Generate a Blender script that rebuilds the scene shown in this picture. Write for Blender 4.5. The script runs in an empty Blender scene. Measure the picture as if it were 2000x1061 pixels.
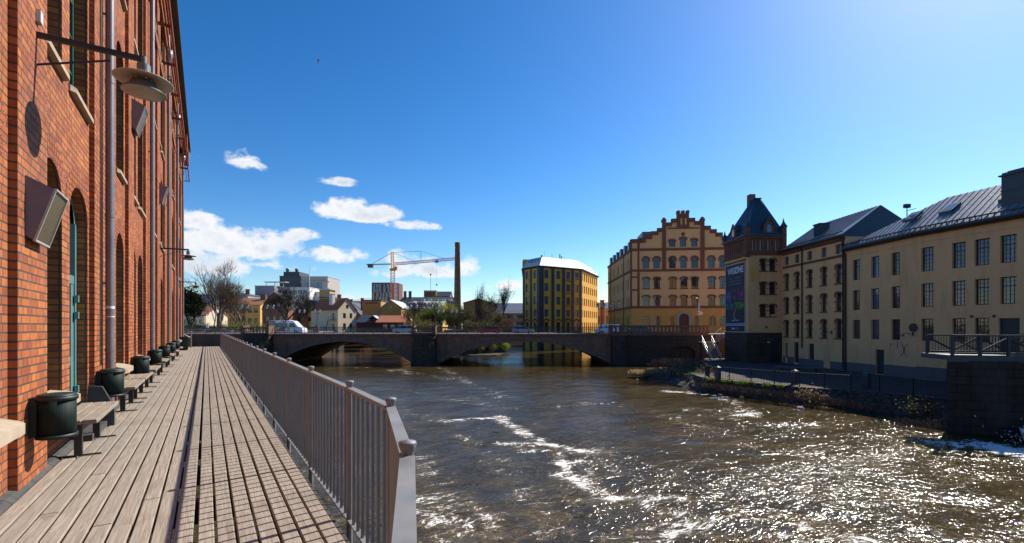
import bpy, math, random
import numpy as np
from mathutils import Vector, Matrix, noise
random.seed(7)
SC = bpy.context.scene
COL = SC.collection
rad = math.radians
F, CX, HY, CAMZ = 900.0, 1000.0, 639.0, 1.5
TH = rad(33.56)                       # angle of the quayside walkway to the view axis

# ------------------------------------------------------------------ camera
cam_d = bpy.data.cameras.new('camera'); cam = bpy.data.objects.new('camera', cam_d); COL.objects.link(cam)
cam.location = (0, 0, CAMZ); cam.rotation_euler = (rad(90), 0, 0)
cam_d.sensor_width = 36; cam_d.lens = 16.2; cam_d.shift_y = (639-530.5)/2000
cam_d.clip_start = 0.05; cam_d.clip_end = 6000
SC.camera = cam
# ------------------------------------------------------------------ sun, sky, exposure
SUN_AZ, SUN_EL = rad(49.5), rad(41.0)   # azimuth clockwise from +Y
sd = bpy.data.lights.new('sun', 'SUN'); sd.energy = 4.3; sd.angle = rad(0.53); sd.color = (1.0, 0.93, 0.82)
so = bpy.data.objects.new('sun', sd); COL.objects.link(so)
sdir = Vector((math.sin(SUN_AZ)*math.cos(SUN_EL), math.cos(SUN_AZ)*math.cos(SUN_EL), math.sin(SUN_EL)))
so.rotation_euler = sdir.to_track_quat('Z', 'Y').to_euler(); so.location = (40, 30, 60)
SC.view_settings.view_transform = 'Standard'; SC.view_settings.look = 'None'
SC.view_settings.exposure = 0.85; SC.view_settings.gamma = 1.0
SKY_STRENGTH = 0.098
W = bpy.data.worlds.new("World"); SC.world = W; W.use_nodes = True
def world():
    nt = W.node_tree; N = nt.nodes; L = nt.links; N.clear()
    out = N.new('ShaderNodeOutputWorld'); bg = N.new('ShaderNodeBackground')
    sky = N.new('ShaderNodeTexSky'); sky.sky_type = 'NISHITA'; sky.sun_disc = False
    sky.sun_elevation = SUN_EL; sky.sun_rotation = SUN_AZ
    sky.altitude = 0; sky.air_density = 1.0; sky.dust_density = 0.35; sky.ozone_density = 3.0
    hs = N.new('ShaderNodeHueSaturation'); hs.inputs['Saturation'].default_value = 1.25; hs.inputs['Value'].default_value = 0.97
    tn = N.new('ShaderNodeMix'); tn.data_type = 'RGBA'; tn.blend_type = 'MULTIPLY'; tn.inputs[0].default_value = 1; tn.inputs[7].default_value = (.95, .955, .97, 1)
    gm = N.new('ShaderNodeGamma'); gm.inputs[1].default_value = 1.20; s1 = N.new('ShaderNodeVectorMath'); s1.operation = 'SCALE'; s1.inputs['Scale'].default_value = .135; s2 = N.new('ShaderNodeVectorMath'); s2.operation = 'SCALE'; s2.inputs['Scale'].default_value = 1/.135
    L.new(sky.outputs[0], tn.inputs[6]); L.new(tn.outputs[2], s1.inputs[0]); L.new(s1.outputs[0], gm.inputs[0]); L.new(gm.outputs[0], s2.inputs[0]); L.new(s2.outputs[0], hs.inputs['Color'])
    tc = N.new('ShaderNodeTexCoord'); sep = N.new('ShaderNodeSeparateXYZ'); L.new(tc.outputs['Generated'], sep.inputs[0])
    def M(op, a, b=None, clamp=False):
        n = N.new('ShaderNodeMath'); n.operation = op; n.use_clamp = clamp
        for i, v in enumerate((a, b)):
            if v is None: continue
            if isinstance(v, (int, float)): n.inputs[i].default_value = v
            else: L.new(v, n.inputs[i])
        return n.outputs[0]
    az = M('ARCTAN2', sep.outputs[0], sep.outputs[1])           # azimuth clockwise from +Y
    hyp = M('SQRT', M('ADD', M('MULTIPLY', sep.outputs[0], sep.outputs[0]), M('MULTIPLY', sep.outputs[1], sep.outputs[1])))
    el = M('ARCTAN2', sep.outputs[2], hyp)
    def nz(scale, sx, sy, detail, rough, seed, dist=0.0):
        c = N.new('ShaderNodeCombineXYZ'); L.new(M('MULTIPLY', az, sx), c.inputs[0]); L.new(M('MULTIPLY', el, sy), c.inputs[1]); c.inputs[2].default_value = seed
        t = N.new('ShaderNodeTexNoise'); t.inputs['Scale'].default_value = scale; t.inputs['Detail'].default_value = detail
        t.inputs['Roughness'].default_value = rough; t.inputs['Distortion'].default_value = dist
        L.new(c.outputs[0], t.inputs['Vector']); return t.outputs['Fac']
    n1 = nz(9, 1, 1.7, 9, 0.62, 3.1, 0.3)
    n2 = nz(30, 1, 1.3, 6, 0.6, 8.7)
    # cloud banks: centre (azimuth, elevation), half sizes, weight, flat-bottom
    def ell(px, py, wx, wy):
        a = math.atan((px-CX)/F); e = math.atan((HY-py)/F*math.cos(a))
        return a, e, wx/F*math.cos(a)**2, wy/F*math.cos(a)
    banks = [(455,478,175,44,1.0),(390,440,60,30,.8),(400,520,90,40,1.0),(700,414,100,28,1.05),(810,443,60,13,.75),(650,500,85,22,.9),(590,462,50,18,.7),
             (860,530,115,22,.9),(915,520,34,26,1.0),(800,508,90,22,.5),(478,315,52,24,.72),(660,357,55,11,.62),(650,352,26,8,.3),(530,518,50,8,.5),
             (360,310,50,25,.35),(760,535,60,14,.6),(985,560,60,18,.6),(560,520,60,14,.35),(700,582,60,10,.5),
             (-300,380,260,60,.8),(250,470,140,60,.9),(2600,480,300,60,.5)]
    tot = None
    for px, py, wx, wy, w in banks:
        a, e, sa, se = ell(px, py, wx, wy)
        dx = M('DIVIDE', M('SUBTRACT', az, a), sa); dy0 = M('SUBTRACT', el, e)
        dy = M('DIVIDE', dy0, se)
        # flatter below: scale up negative side
        dneg = M('MULTIPLY', M('MINIMUM', dy, 0.0), 0.55); dyy = M('ADD', dy, dneg)
        r2 = M('ADD', M('MULTIPLY', dx, dx), M('MULTIPLY', dyy, dyy))
        m = M('MULTIPLY', M('SUBTRACT', 1.35, r2), w)
        tot = m if tot is None else M('MAXIMUM', tot, m)
    tot = M('MAXIMUM', tot, -0.6)
    dens = M('ADD', M('MULTIPLY', tot, 0.62), M('ADD', M('MULTIPLY', M('SUBTRACT', n1, 0.5), 2.0), M('MULTIPLY', M('SUBTRACT', n2, 0.5), 1.0)))
    al = N.new('ShaderNodeMapRange'); al.interpolation_type = 'SMOOTHSTEP'; al.inputs['From Min'].default_value = 0.22; al.inputs['From Max'].default_value = 0.66
    L.new(dens, al.inputs['Value'])
    # self shade of the cloud: denser cloud body turns grey toward its underside
    sh = nz(5, 1, 2.4, 5, 0.55, 5.3)
    shade = N.new('ShaderNodeMapRange'); shade.inputs['From Min'].default_value = 0.55; shade.inputs['From Max'].default_value = 1.25
    L.new(M('ADD', dens, M('MULTIPLY', M('SUBTRACT', sh, 0.5), 1.6)), shade.inputs['Value'])
    cc = N.new('ShaderNodeMix'); cc.data_type = 'RGBA'; L.new(shade.outputs[0], cc.inputs[0])
    k = .60/SKY_STRENGTH
    cc.inputs[6].default_value = (.90*k, .91*k, .93*k, 1); cc.inputs[7].default_value = (.50*k, .57*k, .68*k, 1)
    mx = N.new('ShaderNodeMix'); mx.data_type = 'RGBA'
    L.new(M('MULTIPLY', al.outputs[0], 0.95), mx.inputs[0]); L.new(hs.outputs[0], mx.inputs[6]); L.new(cc.outputs[2], mx.inputs[7])
    L.new(mx.outputs[2], bg.inputs['Color']); bg.inputs['Strength'].default_value = SKY_STRENGTH
    L.new(bg.outputs[0], out.inputs[0])
world()
SC.cycles.max_bounces = 6; SC.cycles.glossy_bounces = 3; SC.cycles.transmission_bounces = 2; SC.cycles.diffuse_bounces = 3
SC.cycles.caustics_reflective = False; SC.cycles.caustics_refractive = False

# ------------------------------------------------------------------ helpers
def XW(px, Z): return (px-CX)/F*Z
def ZW(py, Z): return CAMZ-(py-HY)/F*Z

class MB:
    """collects polygons; build() links them as one mesh object"""
    def __init__(s): s.v = []; s.f = []; s.m = []; s.sm = []
    def poly(s, pts, m=0, sm=False):
        i = len(s.v); s.v.extend([tuple(p) for p in pts]); s.f.append(tuple(range(i, i+len(pts)))); s.m.append(m); s.sm.append(sm)
    def mesh(s, verts, faces, m=0, sm=False):
        i = len(s.v); s.v.extend([tuple(p) for p in verts])
        for f in faces: s.f.append(tuple(i+k for k in f)); s.m.append(m); s.sm.append(sm)
    def box(s, x0, x1, y0, y1, z0, z1, m=0, skip=''):
        v = [(x0,y0,z0),(x1,y0,z0),(x1,y1,z0),(x0,y1,z0),(x0,y0,z1),(x1,y0,z1),(x1,y1,z1),(x0,y1,z1)]
        fs = {'b':(3,2,1,0),'t':(4,5,6,7),'f':(0,1,5,4),'r':(1,2,6,5),'k':(2,3,7,6),'l':(3,0,4,7)}
        s.mesh(v, [q for k, q in fs.items() if k not in skip], m)
    def obox(s, c, ax, hx, hy, hz, m=0):
        """box centred at c, turned by ax about z"""
        ca, sa = math.cos(ax), math.sin(ax); v = []
        for z in (-hz, hz):
            for x, y in ((-hx,-hy),(hx,-hy),(hx,hy),(-hx,hy)): v.append((c[0]+x*ca-y*sa, c[1]+x*sa+y*ca, c[2]+z))
        s.mesh(v, [(3,2,1,0),(4,5,6,7),(0,1,5,4),(1,2,6,5),(2,3,7,6),(3,0,4,7)], m)
    def bar(s, p0, p1, w, h=None, m=0):
        p0 = Vector(p0); p1 = Vector(p1); h = h or w; d = (p1-p0)
        if d.length < 1e-6: return
        d.normalize(); up = Vector((0,0,1)) if abs(d.z) < .95 else Vector((0,1,0))
        a = d.cross(up).normalized()*w/2; b = a.cross(d).normalized()*h/2
        v = [p+sx*a+sy*b for p in (p0, p1) for sx, sy in ((-1,-1),(1,-1),(1,1),(-1,1))]
        s.mesh(v, [(3,2,1,0),(4,5,6,7),(0,1,5,4),(1,2,6,5),(2,3,7,6),(3,0,4,7)], m)
    def tube(s, pts, rs, n=8, m=0, caps=True, sm=True):
        pts = [Vector(p) for p in pts]
        if not isinstance(rs, (list, tuple)): rs = [rs]*len(pts)
        rings = []; prev = None
        for i, p in enumerate(pts):
            d = (pts[min(i+1, len(pts)-1)]-pts[max(i-1, 0)])
            if d.length < 1e-9: d = Vector((0,0,1))
            d.normalize()
            if prev is None:
                a = d.cross(Vector((0,0,1)) if abs(d.z) < .9 else Vector((1,0,0))).normalized()
            else:
                a = (prev-d*prev.dot(d)).normalized()
            prev = a; b = d.cross(a)
            rings.append([p+(a*math.cos(2*math.pi*k/n)+b*math.sin(2*math.pi*k/n))*rs[i] for k in range(n)])
        v = [q for r in rings for q in r]
        f = [(i*n+k, i*n+(k+1) % n, (i+1)*n+(k+1) % n, (i+1)*n+k) for i in range(len(pts)-1) for k in range(n)]
        s.mesh(v, f, m, sm)
        if caps:
            s.poly(rings[0][::-1], m); s.poly(rings[-1], m)
    def lathe(s, prof, c=(0,0,0), n=16, m=0, sm=True):
        v = [(c[0]+r*math.cos(2*math.pi*k/n), c[1]+r*math.sin(2*math.pi*k/n), c[2]+z) for r, z in prof for k in range(n)]
        f = [(i*n+k, i*n+(k+1) % n, (i+1)*n+(k+1) % n, (i+1)*n+k) for i in range(len(prof)-1) for k in range(n)]
        s.mesh(v, f, m, sm)
    def prism(s, pts, z0, z1, m=0, mt=None):
        """pts counter-clockwise in plan"""
        mt = m if mt is None else mt
        s.poly([(x, y, z1) for x, y in pts], mt); s.poly([(x, y, z0) for x, y in pts][::-1], m)
        for (x0, y0), (x1, y1) in zip(pts, pts[1:]+pts[:1]):
            s.poly([(x0,y0,z0),(x1,y1,z0),(x1,y1,z1),(x0,y0,z1)], m)
    def extr(s, prof, p0, p1, m=0):
        """profile points (vectors relative) swept from p0 to p1"""
        p0 = Vector(p0); p1 = Vector(p1); a = [p0+Vector(q) for q in prof]; b = [p1+Vector(q) for q in prof]; n = len(prof)
        s.mesh(a+b, [(i, (i+1) % n, n+(i+1) % n, n+i) for i in range(n)]+[tuple(range(n))[::-1], tuple(range(n, 2*n))], m)
    def data(s, name, mats):
        me = bpy.data.meshes.new(name); me.from_pydata(s.v, [], s.f); me.update()
        for m in mats: me.materials.append(m)
        nf = len(me.polygons)
        if nf == 0: return me
        if max(s.m) > 0: me.polygons.foreach_set('material_index', s.m)
        if any(s.sm): me.polygons.foreach_set('use_smooth', s.sm)
        # metric box projection
        uv = me.uv_layers.new(name='UVMap')
        no = np.zeros(nf*3); me.polygons.foreach_get('normal', no); no = no.reshape(-1, 3)
        tot = np.zeros(nf, int); me.polygons.foreach_get('loop_total', tot)
        vi = np.zeros(len(me.loops), int); me.loops.foreach_get('vertex_index', vi)
        co = np.zeros(len(me.vertices)*3); me.vertices.foreach_get('co', co); co = co.reshape(-1, 3)
        ln = np.repeat(no, tot, axis=0); p = co[vi]
        hl = np.hypot(ln[:,0], ln[:,1])+1e-9; tx = -ln[:,1]/hl; ty = ln[:,0]/hl
        flat = np.abs(ln[:,2]) > .8
        u = np.where(flat, p[:,0], p[:,0]*tx+p[:,1]*ty); v = np.where(flat, p[:,1], p[:,2]/np.maximum(hl, .35))
        uv.data.foreach_set('uv', np.stack([u, v], 1).ravel())
        return me
    def build(s, name, mats, parent=None, loc=None, rz=0.0):
        if not isinstance(mats, (list, tuple)): mats = [mats]
        return link(name, s.data(name, mats), parent, loc, rz)

def link(name, data, parent=None, loc=None, rz=0.0):
    o = bpy.data.objects.new(name, data); COL.objects.link(o)
    if parent is not None: o.parent = parent
    if loc is not None: o.location = loc
    o.rotation_euler = (0, 0, rz)
    return o
def tag(o, label=None, cat=None, group=None, kind=None):
    if label: o['label'] = label
    if cat: o['category'] = cat
    if group: o['group'] = group
    if kind: o['kind'] = kind
    return o
def thing(name, label, cat, loc=(0,0,0), rz=0.0, group=None):
    o = bpy.data.objects.new(name, None); COL.objects.link(o); o.location = loc; o.rotation_euler = (0, 0, rz)
    o.empty_display_size = .2
    return tag(o, label, cat, group)
def dup(root, loc, rz, label, group=None):
    r = root.copy(); COL.objects.link(r); r.location = loc; r.rotation_euler = (0, 0, rz); r['label'] = label
    if group: r['group'] = group
    def rec(a, b):
        for ch in KIDS.get(a.name, []):
            c = ch.copy(); COL.objects.link(c); c.parent = b; rec(ch, c)
    rec(root, r)
    return r
class _K:
    def get(self, n, d):
        o = bpy.data.objects[n]; return [c for c in bpy.data.objects if c.parent == o]
KIDS = _K()

# ------------------------------------------------------------------ materials
class NT:
    def __init__(s, name):
        s.mat = bpy.data.materials.new(name); s.mat.use_nodes = True; s.N = s.mat.node_tree.nodes; s.L = s.mat.node_tree.links
        s.b = s.N['Principled BSDF']; s.tc = s.N.new('ShaderNodeTexCoord')
    def set(s, k, v):
        if hasattr(v, 'links') or isinstance(v, bpy.types.NodeSocket): s.L.new(v, s.b.inputs[k])
        else: s.b.inputs[k].default_value = v
        return s
    def inp(s, sock, v):
        if isinstance(v, bpy.types.NodeSocket): s.L.new(v, sock)
        else: sock.default_value = v
    def map(s, vec, scale=(1,1,1), loc=(0,0,0), rot=(0,0,0)):
        n = s.N.new('ShaderNodeMapping'); s.L.new(vec, n.inputs[0]); n.inputs['Scale'].default_value = scale; n.inputs['Location'].default_value = loc; n.inputs['Rotation'].default_value = rot
        return n.outputs[0]
    def noise(s, vec, scale, detail=3, rough=.55, dist=0, out='Fac'):
        n = s.N.new('ShaderNodeTexNoise'); s.L.new(vec, n.inputs['Vector']); n.inputs['Scale'].default_value = scale; n.inputs['Detail'].default_value = detail
        n.inputs['Roughness'].default_value = rough; n.inputs['Distortion'].default_value = dist; return n.outputs[out]
    def ramp(s, fac, stops, interp='LINEAR'):
        n = s.N.new('ShaderNodeValToRGB'); s.L.new(fac, n.inputs[0]); cr = n.color_ramp; cr.interpolation = interp
        while len(cr.elements) < len(stops): cr.elements.new(.5)
        for e, (p, c) in zip(cr.elements, stops):
            e.position = p; e.color = c if len(c) == 4 else (*c, 1)
        return n.outputs[0]
    def mix(s, fac, a, b, mode='MIX'):
        n = s.N.new('ShaderNodeMix'); n.data_type = 'RGBA'; n.blend_type = mode
        s.inp(n.inputs[0], fac)
        for i, v in ((6, a), (7, b)):
            s.inp(n.inputs[i], v if isinstance(v, bpy.types.NodeSocket) else (*v[:3], 1))
        return n.outputs[2]
    def math(s, op, a, b=None, clamp=False):
        n = s.N.new('ShaderNodeMath'); n.operation = op; n.use_clamp = clamp; s.inp(n.inputs[0], a)
        if b is not None: s.inp(n.inputs[1], b)
        return n.outputs[0]
    def rng(s, v, a, b, c=0, d=1, smooth=False):
        n = s.N.new('ShaderNodeMapRange'); s.L.new(v, n.inputs[0]); n.inputs[1].default_value = a; n.inputs[2].default_value = b; n.inputs[3].default_value = c; n.inputs[4].default_value = d
        if smooth: n.interpolation_type = 'SMOOTHSTEP'
        return n.outputs[0]
    def bump(s, h, strength=.3, dist=.02, nrm=None):
        n = s.N.new('ShaderNodeBump'); n.inputs['Strength'].default_value = strength; n.inputs['Distance'].default_value = dist; s.L.new(h, n.inputs['Height'])
        if nrm is not None: s.L.new(nrm, n.inputs['Normal'])
        s.L.new(n.outputs[0], s.b.inputs['Normal']); return n.outputs[0]
    @property
    def uv(s): return s.tc.outputs['UV']
    @property
    def ob(s): return s.tc.outputs['Object']
    def geo(s, k='Position'):
        n = s.N.new('ShaderNodeNewGeometry'); return n.outputs[k]

def plain(name, col, rough=.6, metal=0.0, var=.12, scale=3.0, bump=0.0, spec=None, coord='Position'):
    """plain surface with uneven tone"""
    t = NT(name); v = t.geo()
    n = t.noise(v, scale, 5, .6)
    t.set('Base Color', t.mix(t.rng(n, .3, .7), tuple(c*(1-var) for c in col), tuple(min(1, c*(1+var)) for c in col)))
    t.set('Roughness', rough); t.set('Metallic', metal)
    if spec is not None: t.set('Specular IOR Level', spec)
    if bump: t.bump(t.noise(v, scale*12, 4), .4, bump)
    return t.mat

def brickmat(name, c1, c2, mortar, bw=.25, bh=.0805, ms=.012, offset=.5, tone=.35, rough=.75, bump=.006, soot=0.0, squash=1.0, sfreq=2, mott=6.0):
    t = NT(name); uv = t.uv
    br = t.N.new('ShaderNodeTexBrick'); t.L.new(uv, br.inputs['Vector'])
    br.offset = offset; br.squash = squash; br.squash_frequency = sfreq
    for k, v in (('Scale', 1.0), ('Mortar Size', ms), ('Mortar Smooth', .25), ('Bias', 0.0), ('Brick Width', bw), ('Row Height', bh)): br.inputs[k].default_value = v
    br.inputs['Color1'].default_value = (*c1, 1); br.inputs['Color2'].default_value = (*c2, 1); br.inputs['Mortar'].default_value = (*mortar, 1)
    big = t.noise(t.geo(), .35, 4, .6); fine = t.noise(t.geo(), mott, 5, .65)
    col = t.mix(t.rng(fine, .3, .75), t.mix(1.0, br.outputs['Color'], (1-tone,)*3, 'MULTIPLY'), br.outputs['Color'])
    col = t.mix(t.math('MULTIPLY', t.rng(big, .45, .75), .5), col, t.mix(1.0, col, (.72, .66, .62), 'MULTIPLY'))
    if soot:
        col = t.mix(t.math('MULTIPLY', t.rng(t.noise(t.map(t.geo(), (1,1,.25)), .8, 5, .7), .45, .65), soot), col, (.06,.05,.045))
    col = t.mix(t.math('MULTIPLY', t.rng(t.noise(t.map(t.geo(), (1,1,.6)), 1.9, 5, .7, .5), .52, .72), .35), col, (c1[0]*.55, c1[1]*.75, c1[2]*1.5))
    t.set('Base Color', col); t.set('Roughness', rough); t.set('Specular IOR Level', .25)
    h = t.math('SUBTRACT', 1.0, br.outputs['Fac'])
    t.bump(t.math('ADD', h, t.math('MULTIPLY', fine, .4)), .8, bump)
    return t.mat

def plaster(name, col, stain=(.35,.25,.16), amt=.35, rough=.85, scale=.35):
    t = NT(name); g = t.geo()
    n1 = t.noise(g, scale, 6, .65); n2 = t.noise(t.map(g, (1,1,.18)), 1.3, 5, .7); n3 = t.noise(g, 9, 4, .6)
    c = t.mix(t.rng(n1, .35, .7), tuple(x*.88 for x in col), col)
    c = t.mix(t.math('MULTIPLY', t.rng(n2, .50, .72), amt), c, stain)
    c = t.mix(t.math('MULTIPLY', n3, .16), c, tuple(x*.6 for x in col))
    t.set('Base Color', c); t.set('Roughness', rough); t.set('Specular IOR Level', .2)
    t.bump(n3, .3, .004); return t.mat

def seamroof(name, col, pitch=.6, rough=.35, metal=.0, along='x', var=.15):
    t = NT(name); sp = t.N.new('ShaderNodeSeparateXYZ'); t.L.new(t.ob, sp.inputs[0])
    g = t.geo(); n = t.noise(g, 1.1, 5, .6); n2 = t.noise(g, 5, 4, .6)
    t.set('Base Color', t.mix(t.rng(n, .3, .7), tuple(c*(1-var) for c in col), tuple(c*(1+var) for c in col)))
    t.set('Roughness', t.rng(n2, .3, .7, rough*.8, rough*1.3)); t.set('Metallic', metal)
    t.bump(n2, .25, .01); return t.mat

def tilemat(name, col, pitch=.22, rows=.35):
    t = NT(name); g = t.geo(); br = t.N.new('ShaderNodeTexBrick'); t.L.new(t.uv, br.inputs['Vector'])
    for k, v in (('Scale', 1.0), ('Mortar Size', .02), ('Mortar Smooth', .6), ('Brick Width', pitch), ('Row Height', rows)): br.inputs[k].default_value = v
    br.offset = 0.0
    br.inputs['Color1'].default_value = (*col, 1); br.inputs['Color2'].default_value = (col[0]*.75, col[1]*.72, col[2]*.7, 1); br.inputs['Mortar'].default_value = (col[0]*.35, col[1]*.3, col[2]*.3, 1)
    n = t.noise(g, .8, 6, .7)
    t.set('Base Color', t.mix(t.rng(n, .4, .75), br.outputs['Color'], (col[0]*.6, col[1]*.75, col[2]*.7))); t.set('Roughness', .85)
    t.bump(br.outputs['Fac'], .5, .03); return t.mat

def glassmat(name, col=(.02,.025,.03), rough=.04, curtain=None):
    t = NT(name); g = t.geo()
    c = col
    if curtain:
        v = t.noise(t.map(g, (1,1,.15)), 2.2, 3, .6)
        c = t.mix(t.rng(v, .5, .6), col, curtain)
    oi = t.N.new('ShaderNodeObjectInfo'); rr = t.rng(oi.outputs['Random'], .55, 1.0, 0, .8)
    t.set('Base Color', t.mix(rr, c, (.11,.10,.085)))
    t.set('Roughness', rough); t.set('IOR', 1.55); t.set('Specular IOR Level', .8)
    t.bump(t.noise(g, 1.6, 2, .5), .12, .05); return t.mat

Mt = {}
Mt['brick'] = brickmat('red_orange_brick', (.62,.20,.05), (.37,.092,.036), (.10,.075,.065), .25, .0805, .009, tone=.4, bump=.008, squash=.52, sfreq=2, mott=5, soot=.3)
Mt['brick_ring'] = brickmat('arch_brick', (.52,.155,.048), (.40,.10,.038), (.11,.08,.07), .25, .078, .011, bump=.006)
Mt['brick_brown'] = brickmat('brown_trim_brick', (.33,.115,.06), (.24,.08,.045), (.12,.08,.06), .25, .08, .012, bump=.006)
Mt['brick_far'] = brickmat('far_brick', (.33,.12,.065), (.24,.085,.05), (.2,.14,.11), .3, .1, .015, bump=.006)
Mt['brick_pink'] = brickmat('salmon_brick', (.52,.25,.17), (.44,.2,.14), (.4,.25,.2), .3, .1, .015, bump=.006)
Mt['stone_dark'] = brickmat('dark_quay_stone', (.115,.078,.058), (.075,.052,.04), (.03,.022,.018), 1.1, .45, .02, tone=.5, bump=.05, soot=.6, mott=2.5)
Mt['stone_shaded'] = brickmat('shade_darkened_masonry', (.045,.036,.03), (.03,.024,.02), (.012,.01,.01), 1.3, .5, .03, tone=.5, bump=.09, soot=.6, mott=2.5)  # darker version of the quay stone, deep shade of the block put into its colour
Mt['stone_bridge'] = brickmat('brown_bridge_stone', (.36,.18,.115), (.28,.14,.095), (.16,.09,.06), .9, .36, .012, tone=.35, bump=.02, soot=.5, mott=1.6)
Mt['stone_ring'] = plain('voussoir_stone', (.20,.115,.08), .85, var=.4, scale=2.2, bump=.02)
Mt['stone_pale'] = plain('pale_weathered_stone', (.36,.29,.21), .85, var=.18, scale=5, bump=.004)
Mt['stone_trim'] = plain('brown_balustrade_stone', (.17,.09,.062), .85, var=.3, scale=2, bump=.01)
Mt['kerbstone'] = plain('dark_kerb', (.055,.052,.05), .7, var=.4, scale=6, bump=.004)
def fencemat():
    t = NT('grey_fence_paint'); g = t.geo(); n = t.noise(g, 6, 5, .6); m = t.noise(g, 28, 5, .7); c = t.mix(t.rng(n, .3, .7), (.15,.152,.155), (.215,.215,.215)); c = t.mix(t.rng(m, .66, .70), c, (.10,.045,.025)); t.set('Base Color', c); t.set('Roughness', t.rng(n, .3, .7, .38, .6)); t.bump(m, .3, .001); return t.mat
Mt['steel_paint'] = fencemat()
Mt['black_iron'] = plain('black_iron', (.016,.017,.02), .5, var=.3)
Mt['bin_green'] = plain('dark_green_bin', (.005,.014,.012), .55, var=.35, scale=9)
Mt['green_frame'] = plain('green_window_frame', (.03,.10,.075), .45, var=.15)
Mt['teal_frame'] = plain('teal_door_frame', (.10,.21,.21), .4, var=.12)
Mt['red_steel'] = plain('red_oxide_steel', (.26,.05,.025), .55, var=.2)
Mt['pipe'] = plain('grey_downpipe', (.19,.17,.18), .42, metal=.3, var=.15, scale=2.5, bump=.001)
Mt['pipe_black'] = plain('black_downpipe', (.02,.018,.018), .5)
Mt['glass'] = glassmat('window_glass')
Mt['glass_curtain'] = glassmat('window_glass_with_curtain', curtain=(.16,.13,.09))
Mt['glass_blue'] = glassmat('bluish_glass', (.06,.13,.22))
Mt['frame_red'] = plain('oxblood_window_frame', (.085,.022,.016), .55, var=.2)
Mt['frame_dark'] = plain('dark_window_frame', (.03,.035,.035), .5)
Mt['frame_white'] = plain('white_window_frame', (.62,.6,.55), .55, var=.05)
Mt['ochre'] = plaster('ochre_plaster', (.76,.42,.19), amt=.3)
Mt['ochre_low'] = plaster('deep_ochre_plaster', (.66,.31,.08), amt=.25)
Mt['ochre_sand'] = plaster('sand_ochre_plaster', (.84,.46,.22), (.46,.20,.07), .45)
Mt['plinth_grey'] = plaster('grey_plinth_render', (.15,.135,.13), (.1,.09,.08), .5)
Mt['yellow'] = plaster('yellow_plaster', (.74,.41,.075), amt=.12)
Mt['yellow_far'] = plaster('far_yellow_plaster', (.62,.38,.12), amt=.2)
Mt['museum_ochre'] = plaster('museum_ochre', (.52,.28,.085), amt=.3)
Mt['cream'] = plaster('cream_plaster', (.62,.53,.38), amt=.12)
Mt['white_wall'] = plaster('white_wall', (.68,.66,.62), amt=.1)
Mt['grey_wall'] = plaster('light_grey_cladding', (.42,.39,.36), amt=.08)
Mt['mauve_wall'] = plaster('mauve_grey_wall', (.33,.29,.33), amt=.1)
Mt['slate_wall'] = plain('dark_grey_cladding', (.055,.06,.075), .6, var=.15, scale=.5)
Mt['red_wood'] = plain('falu_red_boards', (.10,.02,.014), .8, var=.25, scale=1.5)
Mt['roof_metal'] = seamroof('grey_seam_metal', (.16,.17,.19), rough=.32)
Mt['roof_teal'] = seamroof('dark_teal_seam_metal', (.022,.042,.06), rough=.42)
Mt['roof_green'] = seamroof('grey_green_metal', (.10,.13,.14), rough=.4)
Mt['roof_bright'] = seamroof('bright_zinc', (.50,.51,.54), rough=.45)
Mt['roof_dark'] = seamroof('dark_sheet_roof', (.03,.033,.042), rough=.5)
Mt['tile_red'] = tilemat('red_pantiles', (.46,.14,.065))
Mt['tile_old'] = tilemat('weathered_pantiles', (.34,.13,.06))
Mt['asphalt'] = plain('asphalt', (.06,.06,.062), .9, var=.2, scale=2, bump=.004)
Mt['paving'] = plain('pale_paving', (.28,.25,.23), .9, var=.2, scale=1.2, bump=.005)
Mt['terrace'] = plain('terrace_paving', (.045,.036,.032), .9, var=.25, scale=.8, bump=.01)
Mt['bark'] = plain('grey_brown_bark', (.12,.09,.068), .9, var=.35, scale=3)
Mt['bark_dark'] = plain('dark_bark', (.03,.024,.02), .9, var=.35, scale=3)
Mt['birch'] = plain('pale_birch_bark', (.3,.27,.23), .8, var=.4, scale=1.5)
Mt['white_paint'] = plain('white_paint', (.75,.75,.75), .4, var=.04)
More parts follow.
